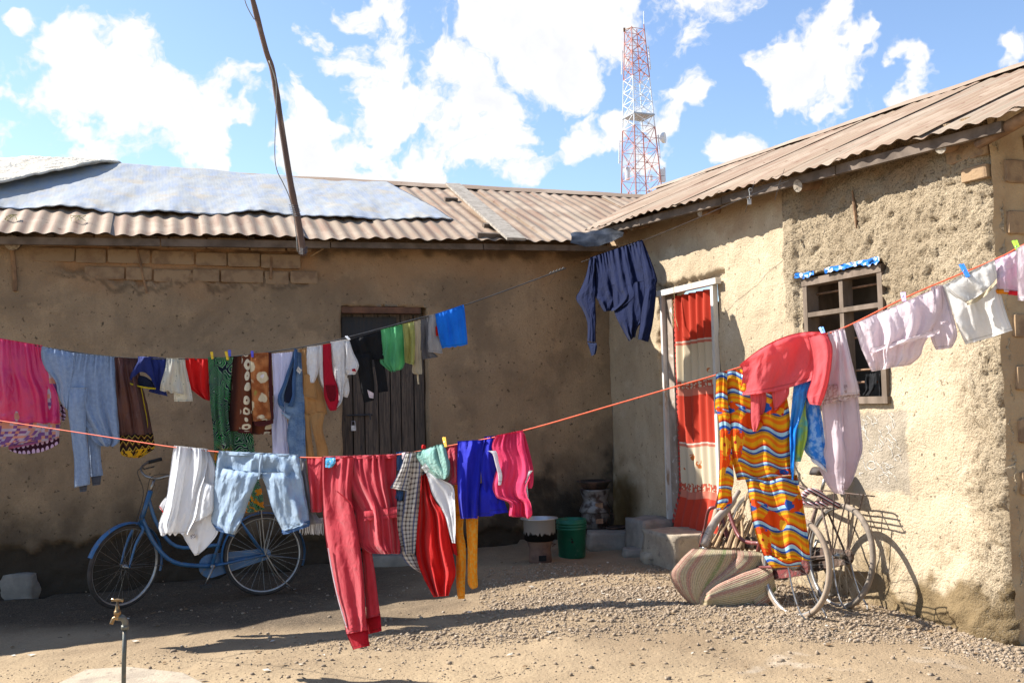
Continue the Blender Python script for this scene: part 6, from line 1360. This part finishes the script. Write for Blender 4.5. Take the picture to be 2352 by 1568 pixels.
    if guard:
        for (T, hx, a0, a1) in ((M, 0.0, math.radians(-5), math.radians(200)), (MS, wb, math.radians(20), math.radians(195))):
            F = mbm(T); vs = []; fs = []; n = 36
            for i in range(n+1):
                a = a0+(a1-a0)*i/n
                for k in range(5):
                    q = (k-2)/2; R_ = r + 0.022 - 0.012*q*q; vs.append((hx+R_*math.cos(a), 0.029*q, r+R_*math.sin(a)))
            for i in range(n):
                for k in range(4): fs.append((i*5+k, i*5+k+1, (i+1)*5+k+1, (i+1)*5+k))
            F.add(vs, fs); g = F.build('mudguard', paint if paint is not M_redp else M_rustf, root, smooth=True)
            F = mbm(T)
            a = a1-0.15; aa = a0+0.5
            for s_ in (-1, 1): F.tube([(hx, 0.06*s_, r), (hx+(r+0.015)*math.cos(a), 0.03*s_, r+(r+0.015)*math.sin(a))], 0.003, 5)
            F.build('mudguard_stay', M_chrome, g)
    # crank, pedals, chain case
    F = mbm(M); F.tube([bb+Vector((0, -0.07, 0)), bb+Vector((0, 0.07, 0))], 0.018, 12)
    an = math.radians(-65)
    for s_ in (1, -1):
        e = bb + Vector((0.165*math.cos(an)*s_, 0, 0.165*math.sin(an)*s_)); e.y = 0.075*s_*flip; b0 = bb + Vector((0, 0.07*s_*flip, 0)); F.tube([b0, e], [0.011, 0.008], 8)
    cko = F.build('crank', M_chrome, root, smooth=True)
    for s_ in (1, -1):
        e = bb + Vector((0.165*math.cos(an)*s_, 0, 0.165*math.sin(an)*s_)); F = mbm(M); F.box((e.x, (0.125)*s_*flip, e.z), (0.085, 0.085, 0.022)); F.build('pedal', M_rubber, cko)
    F = mbm(M); vs = []; n = 14; y0 = -0.048*flip
    for side in (0, 1):
        for i in range(n+1): a = math.pi/2*3 + math.pi*i/n - 0.1; vs.append((bb.x+0.10*math.cos(a), y0-0.02*side*flip, bb.z+0.10*math.sin(a)))
        for i in range(n+1): a = math.pi/2 + math.pi*i/n; vs.append((-0.02+0.05*math.cos(a), y0-0.02*side*flip, r+0.05*math.sin(a)))
    m_ = 2*(n+1); F.add(vs, [tuple(range(m_)), tuple(range(2*m_-1, m_-1, -1))] + [(i, (i+1) % m_, m_+(i+1) % m_, m_+i) for i in range(m_)]); F.build('chain_case', paint, root)
    if saddle:
        F = mbm(M); F.tube([st-Vector((0, 0, 0.02)), st+(st-bb).normalized()*0.13], 0.012, 8); sp = F.build('seat_post', M_chrome, root, smooth=True)
        F = mbm(M); c = st+(st-bb).normalized()*0.15; vs = []; fs = []
        for i in range(11):
            u = i/10; w = 0.085*(1-sstep(0.15, 0.75, u))+0.022; x = c.x-0.12+0.27*u; z = c.z+0.02+0.025*(1-u)**2
            for k in range(9): q = (k-4)/4; vs.append((x, w*q, z-0.035*q*q*(1+0.3*u)))
        for i in range(10):
            for k in range(8): fs.append((i*9+k, i*9+k+1, (i+1)*9+k+1, (i+1)*9+k))
        F.add(vs, fs); so = F.build('saddle', M_saddle, root, smooth=True); md = so.modifiers.new('t', 'SOLIDIFY'); md.thickness = 0.02
    if carrier:
        F = mbm(M); zc = r*2+0.075
        for s_ in (-1, -0.35, 0.35, 1): F.tube([(0.20, 0.055*s_, zc+0.0), (-0.22, 0.065*s_, zc), (-0.26, 0.05*s_, zc)], 0.005, 6)
        for x in (0.18, 0.05, -0.10, -0.24): F.tube([(x, -0.065, zc), (x, 0.065, zc)], 0.005, 6)
        for s_ in (-1, 1):
            F.tube([(0, 0.065*s_, r), (-0.12, 0.065*s_, zc)], 0.005, 6); F.tube([(0, 0.065*s_, r), (0.03, 0.065*s_, zc)], 0.005, 6)
        F.build('carrier', M_rustf if paint is not M_blue else M_chrome, root)
    F = mbm(M)                                                                   # stand
    F.tube(cr([(-0.01, 0.07, r), (-0.11, 0.09, 0.16), (-0.22, 0.09, 0.04), (-0.22, -0.09, 0.04), (-0.11, -0.09, 0.16), (-0.01, -0.07, r)], 20), 0.006, 6); F.build('stand', M_chrome, root)
    return root, M
rc = ground_pt(608, 1366); fc = ground_pt(287, 1412); rc.z -= 0.0
d = fc-rc; hd = math.degrees(math.atan2(d.y, d.x))
bike('blue step through bicycle in the shade behind the hanging washing', rc, hd, 4, M_blue, M_tyreb, steer=34, wb=math.hypot(d.x, d.y), r=0.345, flip=1)
rr = ground_pt(1822, 1421); bike('red framed bicycle with dusty tyres leaning behind the orange dress', rr, math.degrees(math.atan2(0.90, -0.42)), 6, M_redp, M_tyretan, style='step', wb=1.02, r=0.345, carrier=True, saddle=False, guard=False, bars=False, steer=-38)
rr = ground_pt(1920, 1398); bike('rusty roadster bicycle nearest the sunlit wall', rr, math.degrees(math.atan2(0.94, -0.33)), 8, M_rustf, M_tyreg, style='road', wb=1.10, r=0.37, guard=False)
# striped rubber strap bundled on the carrier
m, t = newmat('striped_elastic_strap'); u = objc(t); s = sep(t, u)
f = mth(t, 'FRACT', mth(t, 'MULTIPLY', mth(t, 'ADD', s[2], mth(t, 'MULTIPLY', s[0], 0.6)), 40.0))
col = mix(t, mth(t, 'GREATER_THAN', f, 0.35), (0.42, 0.17, 0.17), (0.015, 0.013, 0.018)); col = mix(t, mth(t, 'GREATER_THAN', f, 0.72), col, (0.62, 0.56, 0.55)); finish(t, col, 0.7)
mb = MB(); p0 = atY(1862, 1140, 7.22); random.seed(8)
mb.tube(cr([tuple(p0+Vector((-0.08, 0, -0.03))), tuple(p0+Vector((-0.02, 0, 0.035))), tuple(p0+Vector((0.05, 0, 0.03))), tuple(p0+Vector((0.12, 0, -0.03))), tuple(p0+Vector((0.2, 0, -0.07)))], 14), 0.022, 10)
for i in range(6): q = p0+Vector((-0.07+0.03*i, -0.03+rand(-.01, .01), -0.05+rand(-.01, .01))); mb.tube([q+Vector((-0.03, 0, 0.012)), q, q+Vector((0.03, 0, -0.014))], 0.014, 8)
tag(mb.build('elastic_strap', m, None, smooth=True, base=p0), 'striped elastic strap knotted on the carrier of the rusty bicycle', 'strap')
# grey pole and sticks leaning in front of the step
def cpt(u, v, Y): return atY(1530.6+u/8, 1077.6+v/8, Y)
M_pole = simple('smooth_grey_wood', (0.33, 0.27, 0.22), (0.24, 0.19, 0.15), 9, 0.6, 60, 0.001, stretch=(1, 1, 1), co='pos', c3=(0.42, 0.36, 0.30))
mb = MB(); mb.tube(cr([tuple(cpt(690, 1400, 7.35)), tuple(cpt(800, 1130, 7.4)), tuple(cpt(940, 900, 7.45)), tuple(cpt(1150, 680, 7.5)), tuple(cpt(1250, 530, 7.55)), tuple(cpt(1330, 400, 7.6))], 16), [0.031]*6+[0.030]*4+[0.026]*3+[0.018]*4, 12)
tag(mb.build('grey_pole', M_pole, None, smooth=True, base=cpt(690, 1400, 7.35)), 'thick bent grey wooden pole leaning behind the striped mat', 'pole')
M_stick = simple('dry_stick', (0.40, 0.27, 0.15), (0.25, 0.17, 0.10), 16, 0.9, 60, 0.002, co='pos')
SB = thing('firewood', 'heap of thin dry sticks stacked slantwise beside the door step', 'firewood', cpt(1050, 1420, 7.5)); random.seed(12)
for (a, b, c_, d_, rr_) in ((780, 1410, 1120, 860, .009), (890, 1410, 1230, 800, .010), (1080, 1420, 1310, 780, .012), (1120, 1430, 1360, 850, .016), (1240, 1440, 1420, 850, .018), (1000, 1420, 1180, 1000, .008), (1320, 1440, 1560, 900, .014), (1480, 1440, 1600, 1000, .012), (1180, 1440, 1480, 950, .009), (1560, 1440, 1640, 1050, .016), (840, 1400, 1160, 700, .007), (1400, 1440, 1380, 900, .013), (930, 1200, 1220, 560, .006), (1240, 1000, 1500, 500, .007), (1350, 900, 1480, 420, .009)):
    p, q = cpt(a, b+30, 7.5+rand(-.1, .1)), cpt(c_, d_, 7.75+rand(-.1, .1)); mm = (p+q)/2 + Vector((rand(-.01, .01), 0, rand(-.01, .01)))
    mb = MB(); mb.tube([p, mm, q], [rr_*1.1, rr_, rr_*0.8], 7); mb.build('stick', M_stick, SB)
for i in range(7): 
    q = cpt(1100+i*90, 1380-40*(i % 3), 7.6); mb = MB(); mb.box(q, (rand(.05, .12), .05, rand(.03, .07)), Matrix.Rotation(rand(0, 3), 3, 'Z') @ Matrix.Rotation(rand(-.4, .4), 3, 'X'), 0.01); mb.build('wood_chunk', M_timber, SB)
# wire loop on the pole
mb = MB(); mb.tube([cpt(690+120*math.cos(a*0.5)*0.9, 1290+130*math.sin(a*0.5), 7.3) for a in range(12)], 0.002, 5); tag(mb.build('wire_loop', M_wire, None, base=cpt(690, 1290, 7.3)), 'loop of thin black wire round the foot of the grey pole', 'wire')
# woven mat
m, t = newmat('woven_striped_mat'); u = uvc(t); s = sep(t, u)
b1 = nd(t, 'ShaderNodeTexNoise', {'W': mth(t, 'MULTIPLY', s[0], 15.0), 'Scale': 1.0, 'Detail': 2.0}, noise_dimensions='1D').outputs['Fac']
col = mix(t, smooth(t, b1, 0.40, 0.46), (0.22, 0.26, 0.10), (0.46, 0.37, 0.22)); col = mix(t, smooth(t, b1, 0.54, 0.60), col, (0.40, 0.21, 0.15))
row = mth(t, 'FRACT', mth(t, 'MULTIPLY', s[0], 72.0)); col = mix(t, mth(t, 'MULTIPLY', mth(t, 'LESS_THAN', row, 0.3), 0.55), col, (0.20, 0.135, 0.095))
col = mix(t, mth(t, 'MULTIPLY', smooth(t, noi(t, u, 90, 2), 0.5, 0.6), 0.3), col, (0.60, 0.50, 0.36))
hgt = mth(t, 'ADD', mth(t, 'PINGPONG', mth(t, 'MULTIPLY', s[0], 72.0), 0.5), mth(t, 'MULTIPLY', nd(t, 'ShaderNodeTexWave', {'Vector': comb(t, s[1], s[0]), 'Scale': 45.0}).outputs['Fac'], 0.4))
finish(t, col, 0.75, hgt, 0.004, spec=0.25); M_mat = m
mg = ground_pt(1650, 1400); ML = Line((mg.x-1, mg.y-0.03), (mg.x+1, mg.y-0.03+0.10))
acc = ([], [], [])
kw = dict(n=0.6, a=0.01, wr=0.5, gather=1.0, hem=0)
panel(acc, ML, 'V', [(1590, 1258, 1700, 1262), (1562, 1285, 1705, 1280), (1540, 1318, 1690, 1312), (1556, 1355, 1650, 1345), (1590, 1390, 1620, 1375), (1622, 1406, 1630, 1400)], th=0.12, off=-0.05, seed=2, **kw)
panel(acc, ML, 'V', [(1690, 1262, 1772, 1268), (1690, 1282, 1778, 1285), (1655, 1315, 1765, 1305), (1615, 1350, 1700, 1335), (1600, 1385, 1650, 1370), (1618, 1408, 1640, 1402)], th=0.10, off=0.0, seed=4, **kw)
panel(acc, ML, 'V', [(1622, 1362, 1611, 1396), (1646, 1342, 1640, 1404), (1695, 1318, 1698, 1401), (1738, 1302, 1748, 1388), (1770, 1291, 1784, 1354)], th=0.11, off=0.06, seed=6, **{**kw, 'n': 1.1, 'a': 0.012})
panel(acc, ML, 'V', [(1735, 1402, 1730, 1376), (1760, 1390, 1745, 1362), (1778, 1370, 1764, 1352)], th=0.02, off=0.10, seed=7, **kw)
MO = mobj('woven_mat', acc[0], acc[1], M_mat, None, base=mg, smooth=True, uv=acc[2]); tag(MO, 'green and pink striped woven mat dropped in loose folds on the gravel', 'mat')
# ---- cooking things in the corner
M_alu = simple('scuffed_aluminium', (0.62, 0.61, 0.60), (0.45, 0.44, 0.43), 8, 0.35, 60, 0.0005, metal=0.85)
m, t = newmat('aluminium_with_soot'); u = objc(t); z = sep(t, u)[2]
soot = smooth(t, mth(t, 'ADD', z, mth(t, 'MULTIPLY_ADD', noi(t, vmt(t, 'MULTIPLY', u, (1, 1, 0.25)), 45, 3), 0.10, -0.05)), 0.285, 0.265)
colp = mix(t, soot, (0.55, 0.54, 0.53), (0.008, 0.007, 0.006)); finish(t, colp, mth(t, 'MULTIPLY_ADD', soot, 0.5, 0.35), None, metal=0.6); M_pot = m
m, t = newmat('sooty_stove_metal'); u = objc(t); finish(t, mix(t, smooth(t, noi(t, u, 9, 5), 0.4, 0.6), (0.10, 0.06, 0.045), (0.03, 0.025, 0.022)), 0.8, noi(t, u, 40, 4), 0.003, metal=0.2); M_stove = m
m, t = newmat('bare_stove_tin'); u = objc(t); finish(t, mix(t, smooth(t, noi(t, u, 11, 5), 0.42, 0.6), (0.20, 0.19, 0.18), (0.05, 0.035, 0.03)), 0.55, noi(t, u, 40, 4), 0.003, metal=0.5); M_tin = m
g = ground_pt(1241, 1291); g.z = gz(g.x, g.y)
ST = thing('charcoal_stove', 'small clay brown charcoal stove under the aluminium cooking pot', 'stove', g)
mb = MB(); mb.lathe([(0.105, 0), (0.11, 0.01), (0.105, 0.09), (0.10, 0.12), (0.12, 0.19), (0.122, 0.20), (0.11, 0.20), (0.09, 0.16), (0.0, 0.15)], g, 32); mb.build('body', simple('fired_clay', (0.17, 0.10, 0.07), (0.08, 0.05, 0.04), 7, 0.85, 40, 0.002), ST, smooth=True)
mb = MB(); mb.box(g+Vector((0.02, -0.108, 0.05)), (0.07, 0.012, 0.05)); mb.build('ash_door', M_black, ST)
mb = MB(); mb.tube([g+Vector((0.115, 0, 0.17)), g+Vector((0.15, -0.01, 0.165)), g+Vector((0.115, -0.03, 0.15))], 0.006, 6); mb.build('handle', M_stove, ST)
pg = g+Vector((0, 0, 0.202))
mb = MB(); mb.lathe([(0.0, 0.0), (0.13, 0.0), (0.148, 0.012), (0.150, 0.20), (0.178, 0.205), (0.178, 0.210), (0.146, 0.208), (0.144, 0.02), (0.0, 0.012)], pg, 40)
o = mb.build('cooking_pot', M_pot, None, smooth=True, base=g+Vector((0, 0, 0))); tag(o, 'open aluminium cooking pot with soot round its base on the small stove', 'pot')
bm_ = ground_pt(1314, 1276); bm_.z = gz(bm_.x, bm_.y)
M_bucket = simple('green_plastic', (0.010, 0.11, 0.06), (0.008, 0.08, 0.045), 4, 0.4, 50, 0.0005, c3=(0.05, 0.12, 0.08))
mb = MB(); mb.lathe([(0.0, 0.004), (0.125, 0.0), (0.13, 0.01), (0.142, 0.27), (0.150, 0.275), (0.150, 0.285), (0.143, 0.287), (0.143, 0.30), (0.150, 0.302), (0.150, 0.31), (0.144, 0.312), (0.144, 0.325), (0.151, 0.327), (0.151, 0.34), (0.145, 0.342), (0.146, 0.37), (0.140, 0.37), (0.136, 0.28), (0.124, 0.02), (0.0, 0.015)], bm_, 40)
o = mb.build('bucket', M_bucket, None, smooth=True, base=bm_); tag(o, 'green plastic bucket standing right of the cooking pot', 'bucket')
mb = MB()
for (dx, dz, rr_) in ((0.0, 0.19, 0.010), (0.004, 0.165, 0.014), (-0.006, 0.205, 0.004)): mb.lathe([(0.0, 0.0), (rr_*0.9, 0.0)], bm_+Vector((dx-0.005, -0.1415, dz)), 8, axis=(0, -1, 0.03))
mb.build('dark_mark', M_black, o)
bs_ = ground_pt(1392, 1258); z0 = 0.175
g2 = Vector((bs_.x-0.08, bs_.y+0.25, z0))
for (zb_, lab, prof, mt) in ((0.0, 'lower rusty tin stove of the stack in the dark corner', [(0.10, 0), (0.115, 0.01), (0.15, 0.12), (0.145, 0.15), (0.15, 0.16), (0.13, 0.17), (0.0, 0.16)], M_tin),
                           (0.17, 'upper flared tin stove of the stack in the dark corner', [(0.165, 0), (0.17, 0.01), (0.13, 0.10), (0.12, 0.12), (0.155, 0.22), (0.16, 0.235), (0.13, 0.235), (0.0, 0.2)], M_tin)):
    c_ = g2+Vector((0, 0, zb_)); S_ = thing('tin_stove', lab, 'stove', c_, 'stoves stacked in the corner')
    mb = MB(); mb.lathe(prof, c_, 32); mb.build('body', mt, S_, smooth=True)
    mb = MB(); mb.box(c_+Vector((0.03, -0.135, 0.085 if zb_ == 0 else 0.075)), (0.075, 0.02, 0.05)); mb.build('draught_door', M_rust, S_)
    mb = MB(); mb.tube([c_+Vector((0.14, -0.02, 0.15)), c_+Vector((0.19, -0.03, 0.14)), c_+Vector((0.185, -0.03, 0.10))], 0.005, 6); mb.build('handle', M_stove, S_)
c_ = g2+Vector((0, 0, 0.41)); mb = MB(); mb.lathe([(0.0, 0.0), (0.12, 0.0), (0.155, 0.05), (0.19, 0.075), (0.188, 0.083), (0.15, 0.06), (0.115, 0.012), (0.0, 0.01)], c_, 36)
o = mb.build('frying_pan', M_stove, None, smooth=True, base=c_); tag(o, 'blackened shallow pan on top of the stacked tin stoves', 'pan')
c_ = Vector((bs_.x+0.12, bs_.y+0.15, 0.172)); mb = MB(); mb.lathe([(0.0, 0.0), (0.09, 0.0), (0.12, 0.02), (0.118, 0.028), (0.09, 0.01), (0.0, 0.01)], c_, 30); o = mb.build('plate', M_stove, None, smooth=True, base=c_); tag(o, 'dark shallow plate lying on the cement block beside the stoves', 'plate')
# ---- tap
tp0 = atY(283, 1480, 5.35); X0, Y0 = tp0.x, tp0.y
def tz(y): return atY(283, y, 5.35).z
TP = thing('water_tap', 'brass tap on a galvanised standpipe in the left foreground', 'tap', Vector((X0, Y0, -0.15)))
M_galv = simple('galvanised_pipe', (0.15, 0.15, 0.13), (0.09, 0.095, 0.08), 12, 0.5, 60, 0.0008, metal=0.6, c3=(0.2, 0.14, 0.09))
M_brass = simple('worn_brass', (0.34, 0.22, 0.10), (0.2, 0.13, 0.07), 30, 0.35, 60, 0.0005, metal=0.85)
zt_ = tz(1440)
mb = MB(); mb.tube([(X0, Y0, -0.15), (X0+0.004, Y0, 0.2), (X0+0.010, Y0, zt_)], 0.0115, 14); mb.build('pipe', M_galv, TP, smooth=True)
mb = MB(); mb.tube([(X0+0.010, Y0, zt_-0.01), (X0+0.010, Y0, zt_+0.012)], 0.020, 12); mb.tube(cr([(X0+0.010, Y0, zt_), (X0+0.010, Y0, zt_+0.03), (X0-0.002, Y0-0.01, zt_+0.052), (X0-0.02, Y0-0.02, zt_+0.055)], 10), 0.0165, 12); mb.build('elbow', M_galv, TP, smooth=True)
c_ = Vector((X0-0.022, Y0-0.022, zt_+0.055))
mb = MB(); mb.tube(cr([tuple(c_+Vector((0.016, 0.01, 0))), tuple(c_), tuple(c_+Vector((-0.018, -0.006, -0.004))), tuple(c_+Vector((-0.028, -0.01, -0.03)))], 10), [0.013]*5+[0.010]*6, 12)
mb.lathe([(0.014, 0.0), (0.015, 0.012), (0.018, 0.014), (0.018, 0.03), (0.014, 0.032), (0.012, 0.045), (0.010, 0.05), (0.010, 0.062), (0.006, 0.066), (0.006, 0.085), (0.0, 0.086)], c_+Vector((0, 0, 0.004)), 14); mb.build('spigot', M_brass, TP, smooth=True)
mb = MB(); q = c_+Vector((0, 0, 0.092)); mb.tube([q+Vector((-0.030, 0, 0.002)), q+Vector((-0.016, 0, 0)), q, q+Vector((0.016, 0, -0.001)), q+Vector((0.030, 0, -0.003))], [0.009, 0.006, 0.008, 0.006, 0.009], 10); mb.build('tap_handle', M_brass, TP, smooth=True)
# ---- leaning pole and its cable
M_polew = simple('brown_bamboo_pole', (0.15, 0.085, 0.055), (0.09, 0.055, 0.04), 5, 0.6, 40, 0.002, stretch=(1, 1, 0.3), co='pos', c3=(0.22, 0.15, 0.10))
def pp(x, y, Y=9.28): return atY(x, y, Y)
pts = [(556, -110), (569, -50), (581, 2), (611, 117), (627, 168), (650, 313), (669, 430), (685, 508), (697, 588)]
P = [tuple(pp(x, y, 9.22 + 0.03*i)) for i, (x, y) in enumerate(pts)]; PQ = cr(P, 40)
LP_ = thing('leaning_pole', 'tall crooked pole lashed to the back eaves and leaning left into the sky', 'pole', PQ[-1])
mb = MB(); mb.tube(PQ, [0.021+0.011*i/40+0.003*(1 if i in (11, 12, 22, 31) else 0) for i in range(41)], 12); mb.build('pole', M_polew, LP_, smooth=True)
mb = MB(); mb.tube([pp(*q) for q in cr([(548, -60), (562, 0), (572, 25), (584, 45)], 12)], 0.005, 6); mb.tube([pp(*q, 9.18) for q in cr([(618, 140), (632, 180), (635, 215), (633, 281), (631, 352), (636, 391), (650, 420), (663, 449), (672, 480), (677, 512), (681, 545), (683, 578)], 40)], 0.005, 6)
mb.build('cable', simple('grey_cable', (0.3, 0.29, 0.25), (0.2, 0.19, 0.17), 10, 0.6, 40, 0), LP_, smooth=True)
mb = MB(); random.seed(6)
for i in range(7): y = 470+i*4; x = 672+i*1.2; mb.tube([pp(x-8, y, 9.18), pp(x+2, y+2, 9.1), pp(x+13, y+rand(-1, 4), 9.2)], 0.0035, 5)
for i in range(5): y = 570+i*3; mb.tube([pp(686, y, 9.3), pp(696, y+2, 9.2), pp(706, y-3, 9.3)], 0.0035, 5)
mb.build('lashing', M_wire, LP_)
mb = MB(); mb.tube([Lp(*Lpx(712, 590), 0.03), Lp(*Lpx(752, 566), 0.06), Lp(*Lpx(792, 548), 0.05)], 0.008, 6); tag(mb.build('thin_stick', M_stick, None, base=Lp(*Lpx(712, 590), 0.03)), 'thin slanting stick under the eaves right of the leaning pole', 'stick')
# strap clip hanging on the tie wire
p = LS.pt(1721, 452)
mb = MB(); mb.box(p+Vector((0, 0, -0.045)), (0.028, 0.008, 0.035)); mb.box(p+Vector((0, 0, -0.02)), (0.034, 0.008, 0.006)); mb.tube([p+Vector((0, 0, -0.02)), p+Vector((0.004, 0, 0.02)), p+Vector((0, 0, 0.05))], 0.003, 5); mb.torus(0.014, 0.002, 14, 5)
vs = [v if i < len(mb.v)-70 else v+p+Vector((0.012, 0, 0.055)) for i, v in enumerate(mb.v)]
tag(mobj('strap_clip', vs, mb.f, simple('grey_clip_plastic', (0.5, 0.5, 0.48), (0.4, 0.4, 0.38), 20, 0.5, 40, 0), None, base=p), 'grey plastic strap clip dangling from the tie wire under the right hand eaves', 'clip')
# ---- lattice tower far behind
TY = 80.0
def tw(x, y): return atY(x, y, TY)
zt0, zt1 = tw(1456, 71).z, tw(1470, 413).z
cx_t = tw(1457, 71).x; cx_b = tw(1472, 413).x
m, t = newmat('red_white_tower_paint'); P_ = pos(t); z = sep(t, P_)[2]
za, zb2 = tw(1460, 182).z, tw(1465, 296).z
band = mth(t, 'MAXIMUM', mth(t, 'GREATER_THAN', z, za), mth(t, 'LESS_THAN', z, zb2))
finish(t, mix(t, band, (0.72, 0.74, 0.76), (0.50, 0.22, 0.18)), 0.5, spec=0.4); M_tower = m
M_tw = simple('tower_white', (0.75, 0.76, 0.78), (0.65, 0.66, 0.68), 2, 0.5, 10, 0)
def side(z): return max(0.3, 1.17 + (zt0-z)*(2.28-1.17)/(zt0-zt1))
def cxz(z): return cx_t + (cx_b-cx_t)*(zt0-z)/(zt0-zt1)
def corner(k, z):
    a = math.radians(23 + 90*k + 45+180); h = side(z)/math.sqrt(2); return Vector((cxz(z) + h*math.cos(a), TY + h*math.sin(a), z))
TW = thing('lattice_tower', 'red and white lattice antenna tower rising far behind the roofs', 'tower', Vector((cxz(0), TY, 0)))
for k in range(4):
    mb = MB(); mb.tube([corner(k, 0), corner(k, (zt0+zt1)/2), corner(k, zt0 + (0.4 if k in (1, 2) else 0.1))], [0.065, 0.05, 0.04], 6); mb.build('leg', M_tower, TW)
lv = [0, 3.2, 6.4, 9.4, 12.2]; z = 12.2
while z < zb2-1.5: z += 2.35; lv.append(z)
lv[-1] = zb2
while lv[-1] < za-0.5: lv.append(lv[-1]+ (za-zb2)/4.0)
lv[-1] = za
while lv[-1] < zt0-0.4: lv.append(lv[-1]+(zt0-za)/4.0)
lv[-1] = zt0
for i in range(len(lv)-1):
    mb = MB(); r_ = 0.026
    for k in range(4):
        a, b, c_, d_ = corner(k, lv[i]), corner((k+1) % 4, lv[i]), corner(k, lv[i+1]), corner((k+1) % 4, lv[i+1])
        mb.tube([a, d_], r_, 4); mb.tube([b, c_], r_, 4); mb.tube([c_, d_], r_, 4)
        if lv[i+1]-lv[i] > 1.4: mb.tube([(a+c_)/2, (b+d_)/2], r_*0.8, 4)
        mb.box((a+b+c_+d_)/4, (0.13, 0.13, 0.13))
    mb.build('bracing', M_tower, TW)
zp = tw(1468, 270).z
mb = MB(); mb.add([corner(k, zp)*1.0+Vector((0, 0, 0)) + (corner(k, zp)-Vector((cxz(zp), TY, zp)))*0.08 for k in range(4)] + [corner(k, zp)+Vector((0, 0, 0.12)) + (corner(k, zp)-Vector((cxz(zp), TY, zp)))*0.08 for k in range(4)], [(3, 2, 1, 0), (4, 5, 6, 7), (0, 1, 5, 4), (1, 2, 6, 5), (2, 3, 7, 6), (3, 0, 4, 7)]); mb.build('platform', simple('platform_steel', (0.42, 0.46, 0.5), (0.35, 0.38, 0.42), 2, 0.5, 10, 0), TW)
mb = MB(); zl = zt1-2
while zl < zt0: mb.tube([Vector((cxz(zl)-0.55, TY-0.3, zl)), Vector((cxz(zl)-0.15, TY-0.3, zl))], 0.018, 4); zl += 0.35
for dx in (-0.55, -0.15): mb.tube([Vector((cxz(zt1-2)+dx, TY-0.3, zt1-2)), Vector((cxz(zt0)+dx, TY-0.3, zt0))], 0.022, 4)
mb.build('ladder', M_tw, TW)
mb = MB(); mb.tube([tw(1479, 72), tw(1478.5, 26)], 0.03, 5); mb.build('whip_antenna', M_tw, TW)
for (x, y, x2, y2, r_) in ((1429, 117, 1428, 172, .05), (1489, 106, 1494, 160, .05), (1444, 102, 1443, 158, .04), (1423, 322, 1422, 376, .05), (1512, 310, 1516, 364, .05), (1441.5, 385, 1441.5, 414, .20), (1495, 402, 1495, 414, .14), (1525, 385, 1526, 414, .12)):
    mb = MB(); mb.tube([tw(x, y), tw(x2, y2)], r_, 8); 
    mb.tube([tw(x, y+3), tw(x+(6 if x < 1460 else -6), y+3)], 0.03, 4); mb.tube([tw(x2, y2-4), tw(x2+(6 if x < 1460 else -6), y2-4)], 0.03, 4); mb.build('antenna', M_tw, TW)
mb = MB(); c_ = tw(1516, 318); mb.lathe([(0.0, 0), (0.25, 0.05), (0.42, 0.2), (0.44, 0.42), (0.40, 0.42), (0.0, 0.30)], c_, 16, axis=(1, -0.4, 0)); mb.tube([c_, tw(1508, 317)], 0.05, 5); mb.build('dish', M_tw, TW, smooth=True)
mb = MB(); mb.box(tw(1519, 397), (0.5, 0.4, 0.55)); mb.box(tw(1521, 412), (0.5, 0.4, 0.4)); mb.build('equipment_box', M_tw, TW)
mb = MB(); c_ = tw(1434, 69); mb.box(c_, (0.16, 0.16, 0.3)); mb.tube([c_, corner(0, zt0)], 0.04, 4); mb.build('warning_lamp', M_rust, TW)
